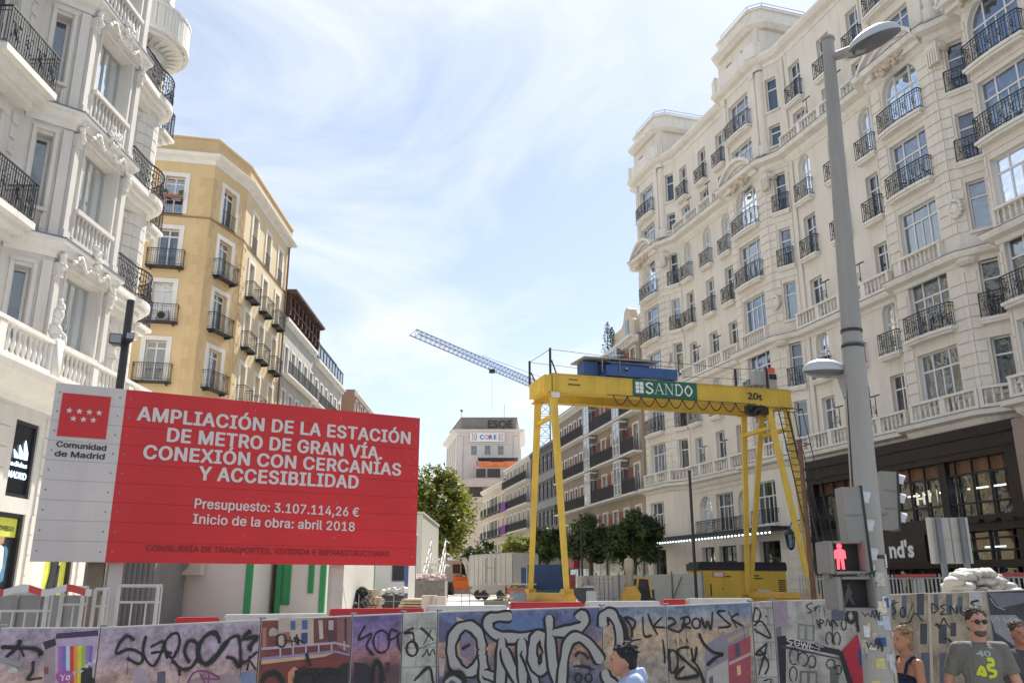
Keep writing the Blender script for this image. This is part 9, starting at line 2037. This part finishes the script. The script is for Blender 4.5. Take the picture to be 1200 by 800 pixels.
# ================================================================== PEOPLE
def solidify(mb, name, m, parent, voxel=.009, smooth=4, rz=0, loc=(0, 0, 0)):
    me = mb.mesh(name, m); o = bpy.data.objects.new(name, me); COL.objects.link(o)
    r = o.modifiers.new('r', 'REMESH'); r.mode = 'VOXEL'; r.voxel_size = voxel; r.use_smooth_shade = True
    s = o.modifiers.new('s', 'SMOOTH'); s.iterations = smooth; s.factor = .5
    dg = bpy.context.evaluated_depsgraph_get(); me2 = bpy.data.meshes.new_from_object(o.evaluated_get(dg)); bpy.data.objects.remove(o); bpy.data.meshes.remove(me)
    me2.name = name; me2.polygons.foreach_set('use_smooth', [True]*len(me2.polygons))
    if not me2.materials: me2.materials.append(m)
    o = bpy.data.objects.new(name, me2); COL.objects.link(o); o.parent = parent
    return o
def limb(mb, P, rs, n=12):
    for i in range(len(P)-1): mb.bar(P[i], P[i+1], rs[i], rs[i+1], n)
    for p, r in zip(P, rs): mb.ball(tuple(p), r, r, r, 12, 8)
def person(label, x, y, z0, H, facing, skin, hairc, shirt, trouser, build=1.0, sleeves='short', swing=.25, hair='short', beard=None, glasses=False, group=None, nod=(0, 0)):
    """facing: heading angle in radians about z of the body's own +y"""
    t = thing('person', label, 'person', (x, y, z0), facing-PI/2, group); s = H/1.75; V = lambda a, b, c: Vector((a*s, b*s, c*s))
    M_s = mat('skin_'+skin[0], skin[1], .55, .06, 8); b_ = build
    hip = {-1: V(-.09, 0, .92), 1: V(.09, 0, .92)}; kn = {}; an = {}; el = {}; wr = {}; sh = {}
    for q in (-1, 1):
        kn[q] = V(.095*q, .16*q*swing*2+.03, .5); an[q] = V(.09*q, .32*q*swing*2-.06*(q < 0), .09+(.05 if q < 0 else 0))
        sh[q] = V(.185*b_*q, 0, 1.42); el[q] = V((.235*b_+.02)*q, -.10*q*swing*3-.03, 1.14); wr[q] = V(.25*b_*q+.01*q, -.22*q*swing*2+.08, .90)
    def torso(mb, k=0, low=.93):
        mb.ball(tuple(V(0, 0, .95)), (.165*b_+k)*s, (.12*b_+k)*s, (.13+k)*s, 18, 12); mb.ball(tuple(V(0, .01, 1.1)), (.15*b_+k)*s, (.115*b_+k)*s, (.17+k)*s, 18, 12); mb.ball(tuple(V(0, 0, 1.29)), (.168*b_+k)*s, (.12*b_+k)*s, (.19+k*.5)*s, 18, 12)
        limb(mb, [V(-.15*b_, -.01, 1.415), V(.15*b_, -.01, 1.415)], [(.055+k)*s]*2)
    mb = MB(); torso(mb)
    mb.bar(V(0, -.02, 1.42), V(0, .01+nod[0]*.7, 1.56-nod[1]), .064*s, .058*s, 14)
    for q in (-1, 1):
        limb(mb, [sh[q], el[q], wr[q]], [.052*s*b_**.5, .042*s, .029*s]); limb(mb, [hip[q], kn[q], an[q]], [.088*s, .058*s, .038*s])
        f = an[q]; limb(mb, [f+V(0, -.03, -.05), f+V(0, .15, -.065)], [.038*s, .03*s]); 
        h = (wr[q]-el[q]).normalized(); pm = wr[q]+h*.055*s; mb.ball(tuple(pm), .02*s, .042*s, .05*s, 10, 8)
        for k in range(4):
            b0 = wr[q]+h*.095*s+V(0, -.03+.02*k, 0); ln = (.06, .072, .068, .052)[3-k]*s; b1 = b0+h*ln*.55+V(-.008*q, .0, 0); b2 = b1+h*ln*.5+V(-.022*q, .004, 0); limb(mb, [b0-h*.02*s, b1, b2], [.010*s, .0095*s, .008*s], 7)
        b0 = wr[q]+h*.03*s+V(0, .03, 0); limb(mb, [b0, b0+h*.035*s+V(-.01*q, .035, 0), b0+h*.07*s+V(-.018*q, .045, 0)], [.013*s, .011*s, .009*s], 7)
    # head
    hc = V(0, .02+nod[0], 1.645-nod[1])
    mb.ball(tuple(hc), .075*s, .095*s, .105*s, 20, 16); mb.ball(tuple(hc+V(0, .03, -.05)), .058*s, .07*s, .068*s, 16, 12); mb.ball(tuple(hc+V(0, .062, -.088)), .03*s, .03*s, .024*s, 10, 8)
    mb.bar(hc+V(0, .09, .005), hc+V(0, .113, -.032), .009*s, .015*s, 8); mb.ball(tuple(hc+V(0, .108, -.034)), .015*s, .013*s, .010*s, 8, 6)
    mb.ball(tuple(hc+V(0, .088, -.066)), .024*s, .012*s, .007*s, 8, 6); mb.ball(tuple(hc+V(0, .088, -.078)), .02*s, .012*s, .007*s, 8, 6)
    for q in (-1, 1): mb.ball(tuple(hc+V(.03*q, .083, .022)), .022*s, .012*s, .007*s, 8, 6); mb.ball(tuple(hc+V(.077*q, -.005, -.015)), .010*s, .02*s, .032*s, 8, 8)
    solidify(mb, 'body', M_s, t, .0085*s, 3)
    for q in (-1, 1):
        mb = MB(); mb.ball(tuple(hc+V(.03*q, .086, .004)), .012*s, .007*s, .006*s, 10, 8); wbuild_local(mb, 'eye', mat('eye_dark', (.05, .035, .03), .3), t)
    M_h = mat('hair_'+hairc[0], hairc[1], .75, .35, 18, .5, 60); random.seed(len(label)); mb = MB()
    mb.ball(tuple(hc+V(0, -.022, .032)), .083*s, .093*s, .09*s, 18, 12, jit=.04); mb.ball(tuple(hc+V(0, -.055, -.03)), .066*s, .055*s, .065*s, 14, 10, jit=.05)
    for k in range(170):
        a = random.uniform(0, 2*PI); e = random.uniform(.25, 1.45); d = Vector((math.cos(a)*math.cos(e), math.sin(a)*math.cos(e), math.sin(e)))
        c = hc+V(0, -.02, .03)+Vector((d.x*.08*s, d.y*.09*s, d.z*.088*s)); mb.bar(c, c+(d*random.uniform(.012, .03)+Vector((random.uniform(-.012, .012), -.012, -.006)))*s, .010*s, .005*s, 5)
    if hair == 'bob': mb.ball(tuple(hc+V(0, -.05, -.06)), .08*s, .06*s, .07*s, 12, 8, jit=.05)
    solidify(mb, 'hair', M_h, t, .0055*s, 1)
    if beard:
        mb = MB(); mb.ball(tuple(hc+V(0, .052, -.085)), .052*s, .052*s, .038*s, 14, 10, jit=.03); solidify(mb, 'beard', mat('beard', (.10, .075, .06), .8, .3, 20), t, .008*s, 1)
    if glasses:
        mb = MB()
        for q in (-1, 1): mb.bar(hc+V(.03*q, .094, .006), hc+V(.03*q, .101, .006), .022*s, n=12); mb.bar(hc+V(.05*q, .09, .012), hc+V(.078*q, -.01, .005), .003*s, n=4)
        mb.bar(hc+V(-.01, .1, .01), hc+V(.01, .1, .01), .003*s, n=4); wbuild_local(mb, 'glasses', M_blackp, t)
    if glasses == 'band' or hair == 'bob':
        mb = MB(); mb.bar(hc+V(0, -.02, .055), hc+V(0, -.018, .07), .086*s, .082*s, 16); wbuild_local(mb, 'hair_band', mat('hair_band_brown', (.12, .05, .04), .7), t)
    # shirt
    mb = MB(); k = .017
    if sleeves == 'none':
        mb.ball(tuple(V(0, 0, .93)), (.168*b_+k)*s, (.125*b_+k)*s, (.13+k)*s, 18, 12); mb.ball(tuple(V(0, .01, 1.1)), (.15*b_+k)*s, (.115*b_+k)*s, (.17+k)*s, 18, 12); mb.ball(tuple(V(0, .0, 1.24)), (.165*b_+k*.8)*s, (.13*b_+k)*s, (.13+k)*s, 18, 12)
        for q in (-1, 1): mb.tube([V(.085*q, .13, 1.28), V(.1*q, .09, 1.42), V(.1*q, .0, 1.482), V(.09*q, -.09, 1.42), V(.08*q, -.13, 1.28)], .018*s, 8)
    else:
        torso(mb, k); limb(mb, [V(0, -.02, 1.40), V(0, -.01, 1.455)], [.085*s, .07*s])
        for q in (-1, 1):
            e = sh[q]+(el[q]-sh[q])*(.72 if sleeves == 'short' else 1.0); limb(mb, [sh[q], sh[q]+(e-sh[q])*.5], [.066*s, .064*s]); mb.bar(sh[q]+(e-sh[q])*.4, e, .064*s, .066*s, 14)
            if sleeves == 'long': limb(mb, [el[q], wr[q]], [.055*s, .042*s])
        if sleeves == 'long': mb.bar(V(0, -.035, 1.42), V(0, -.02, 1.505), .088*s, .072*s, 16)
        mb.bar(V(0, .0, .99), V(0, .0, .83), .17*s*b_, .172*s*b_, 18)
    so = solidify(mb, 'shirt', cloth('cloth_'+shirt[0], shirt[1]), t, .009*s, 4)
    mb = MB(); mb.ball(tuple(V(0, 0, .92)), .178*s*b_, .135*s*b_, .13*s, 16, 10)
    for q in (-1, 1): limb(mb, [hip[q], kn[q], an[q]+V(0, 0, .03)], [.105*s, .078*s, .062*s])
    solidify(mb, 'trousers', cloth('cloth_'+trouser[0], trouser[1]), t, .010*s, 3)
    for q in (-1, 1):
        mb = MB(); f = an[q]; limb(mb, [f+V(0, -.045, -.045), f+V(0, .16, -.058)], [.048*s, .04*s]); solidify(mb, 'shoe', M_blackp, t, .009*s, 2)
    return t, s
def wbuild_local(mb, name, m, parent):
    me = mb.mesh(name, m, True); o = bpy.data.objects.new(name, me); COL.objects.link(o); o.parent = parent; return o
def heads(u, v, Y): p = at(u, v, Y); return p.x, p.z
x, z = heads(740, 754, 6.9)
person('dark-haired man in a pale blue shirt walking past the silver graffiti', x, 6.9, .0, z+.065, PI-.1, ('tan', (.42, .21, .14)), ('black', (.012, .012, .018)), ('pale_blue', (.36, .44, .62)), ('navy', (.03, .04, .07)), sleeves='long', nod=(.05, .075))
x, z = heads(1057, 734, 8.3)
person('woman with short light brown hair in a navy tank top beside the lamp post', x, 8.3, .12, z-.12-.01, PI+.35, ('brown', (.42, .20, .125)), ('light_brown', (.26, .16, .09)), ('navy_top', (.012, .016, .045)), ('jeans', (.05, .08, .15)), build=.86, sleeves='none', hair='bob')
x, z = heads(1141, 712, 8.0)
man, ms = person('bearded man in sunglasses and a grey t-shirt with a yellow print, walking towards the viewer', x, 8.0, .12, 1.77, -PI/2-.12, ('pale', (.50, .27, .19)), ('dark_brown', (.05, .035, .03)), ('grey_green', (.155, .15, .135)), ('shorts', (.12, .11, .09)), build=1.0, beard=True, glasses=True)
x, z = heads(1192, 727, 8.7)
person('man in a dark grey t-shirt walking behind the bearded one at the right edge', x, 8.7, .12, z-.12-.01, -PI/2-.2, ('ruddy', (.42, .19, .13)), ('brown_short', (.07, .05, .04)), ('charcoal', (.08, .08, .085)), ('black_cloth', (.03, .03, .03)), build=1.0)
def tee_print():
    mb = MB(); y = .1605*ms
    def q(x, z): return (x*ms*-1, z*ms)
    for pts in ([(-.05, 1.20), (-.01, 1.24), (.03, 1.20), (.06, 1.14), (.02, 1.11), (-.03, 1.10), (-.045, 1.15)],): pass
    base = Vector((0, y, 0))
    fr = Frame((0, y, 0), (-1, 0)); mb.fr = fr
    put_text(mb, '40', -.075*ms, 1.37*ms, .045*ms, width=.12*ms, y=.0, bold=.03, mi=1)
    ribbon(mb, [(-.0*ms, 1.34*ms), (.04*ms, 1.345*ms), (.045*ms, 1.305*ms), (.005*ms, 1.295*ms), (.005*ms, 1.265*ms), (.05*ms, 1.25*ms), (.05*ms, 1.215*ms), (-.0*ms, 1.205*ms)], .03*ms, .0, 0)
    ribbon(mb, [(-.085*ms, 1.215*ms), (-.055*ms, 1.285*ms), (-.03*ms, 1.22*ms), (-.075*ms, 1.235*ms)], .028*ms, .0, 0)
    fr0 = mb.fr; mb.fr = None
    o = wbuild_local(mb, 'shirt_print', None, man) if False else None
    me = mb.mesh('shirt_print', [mat('print_yellow', (.55, .62, .03), .7), mat('print_grey', (.35, .38, .38), .7)]); o = bpy.data.objects.new('shirt_print', me); COL.objects.link(o); o.parent = man
    sw = [c for c in man.children if c.name.startswith('shirt') and 'print' not in c.name][0]
    dg = bpy.context.evaluated_depsgraph_get()
    # drape the print on the chest: project every vertex onto the shirt
    from mathutils.bvhtree import BVHTree
    bv = BVHTree.FromPolygons([v.co.copy() for v in sw.data.vertices], [tuple(p.vertices) for p in sw.data.polygons])
    for v in me.vertices:
        h = bv.ray_cast(Vector((v.co.x, 1.0, v.co.z)), Vector((0, -1, 0)))
        if h[0]: v.co.y = h[0].y+.004
tee_print()

# ================================================================== SKY, SUN, CAMERA
EL, AZ = R(50), math.atan2(.34, .94)         # azimuth measured from +y toward +x
def world():
    w = bpy.data.worlds.new('World'); SC.world = w; w.use_nodes = True; nt = w.node_tree; N = nt.nodes; L = nt.links; bg = N['Background']
    sky = N.new('ShaderNodeTexSky'); sky.sky_type = 'NISHITA'; sky.sun_disc = False; sky.sun_elevation = EL; sky.sun_rotation = AZ; sky.air_density = 1.0; sky.dust_density = .5; sky.ozone_density = 1.2
    tc = N.new('ShaderNodeTexCoord'); mp = N.new('ShaderNodeMapping'); L.new(tc.outputs['Generated'], mp.inputs['Vector']); mp.inputs['Scale'].default_value = (1.0, .8, 2.2); mp.inputs['Rotation'].default_value = (.25, .35, .5); mp.inputs['Location'].default_value = (CLX, CLY, 0)
    nz = N.new('ShaderNodeTexNoise'); nz.inputs['Scale'].default_value = 2.3; nz.inputs['Detail'].default_value = 8; nz.inputs['Roughness'].default_value = .58; nz.inputs['Distortion'].default_value = .6; L.new(mp.outputs[0], nz.inputs['Vector'])
    cr = N.new('ShaderNodeValToRGB'); cr.color_ramp.elements[0].position = CL0; cr.color_ramp.elements[1].position = CL1; L.new(nz.outputs['Fac'], cr.inputs[0])
    cr.color_ramp.elements[0].color = (.14, .14, .14, 1)
    # thicker veil low over the horizon
    sp = N.new('ShaderNodeSeparateXYZ'); L.new(tc.outputs['Generated'], sp.inputs[0]); mr = N.new('ShaderNodeMapRange'); mr.inputs[1].default_value = .5; mr.inputs[2].default_value = .05; mr.inputs[3].default_value = 0; mr.inputs[4].default_value = .45; L.new(sp.outputs['Z'], mr.inputs[0])
    mx_ = N.new('ShaderNodeMath'); mx_.operation = 'ADD'; mx_.use_clamp = True; L.new(cr.outputs[0], mx_.inputs[0]); L.new(mr.outputs[0], mx_.inputs[1])
    mx = N.new('ShaderNodeMix'); mx.data_type = 'RGBA'; L.new(mx_.outputs[0], mx.inputs['Factor']); L.new(sky.outputs[0], mx.inputs['A']); mx.inputs['B'].default_value = CLC
    L.new(mx.outputs['Result'], bg.inputs['Color']); bg.inputs['Strength'].default_value = SKY_S
CL0, CL1, CLX, CLY = .41, .65, .3, 1.7
CLC = (6.0, 6.35, 6.8, 1); SKY_S = .065
world()
sd = bpy.data.lights.new('sun', 'SUN'); sd.energy = 3.3; sd.angle = R(.6); sd.color = (1, .95, .87)
so = bpy.data.objects.new('sun', sd); COL.objects.link(so)
dirv = Vector((math.sin(AZ)*math.cos(EL), math.cos(AZ)*math.cos(EL), math.sin(EL))); so.rotation_euler = dirv.to_track_quat('Z', 'Y').to_euler(); so.location = (0, 0, 60)
cd = bpy.data.cameras.new('camera'); cam = bpy.data.objects.new('camera', cd); COL.objects.link(cam); SC.camera = cam
cd.sensor_width = 36; cd.lens = 36*FPX/1200; cd.clip_end = 3000; cd.clip_start = .05
cam.location = (0, 0, CZ); cam.rotation_euler = (PI/2+PITCH, 0, 0)
SC.view_settings.view_transform = 'Standard'; SC.view_settings.look = 'None'; SC.view_settings.gamma = 1; SC.view_settings.exposure = 1.33
SC.render.engine = 'CYCLES'; SC.cycles.max_bounces = 6; SC.cycles.transparent_max_bounces = 12; SC.cycles.sample_clamp_indirect = 6
SC.cycles.use_denoising = True
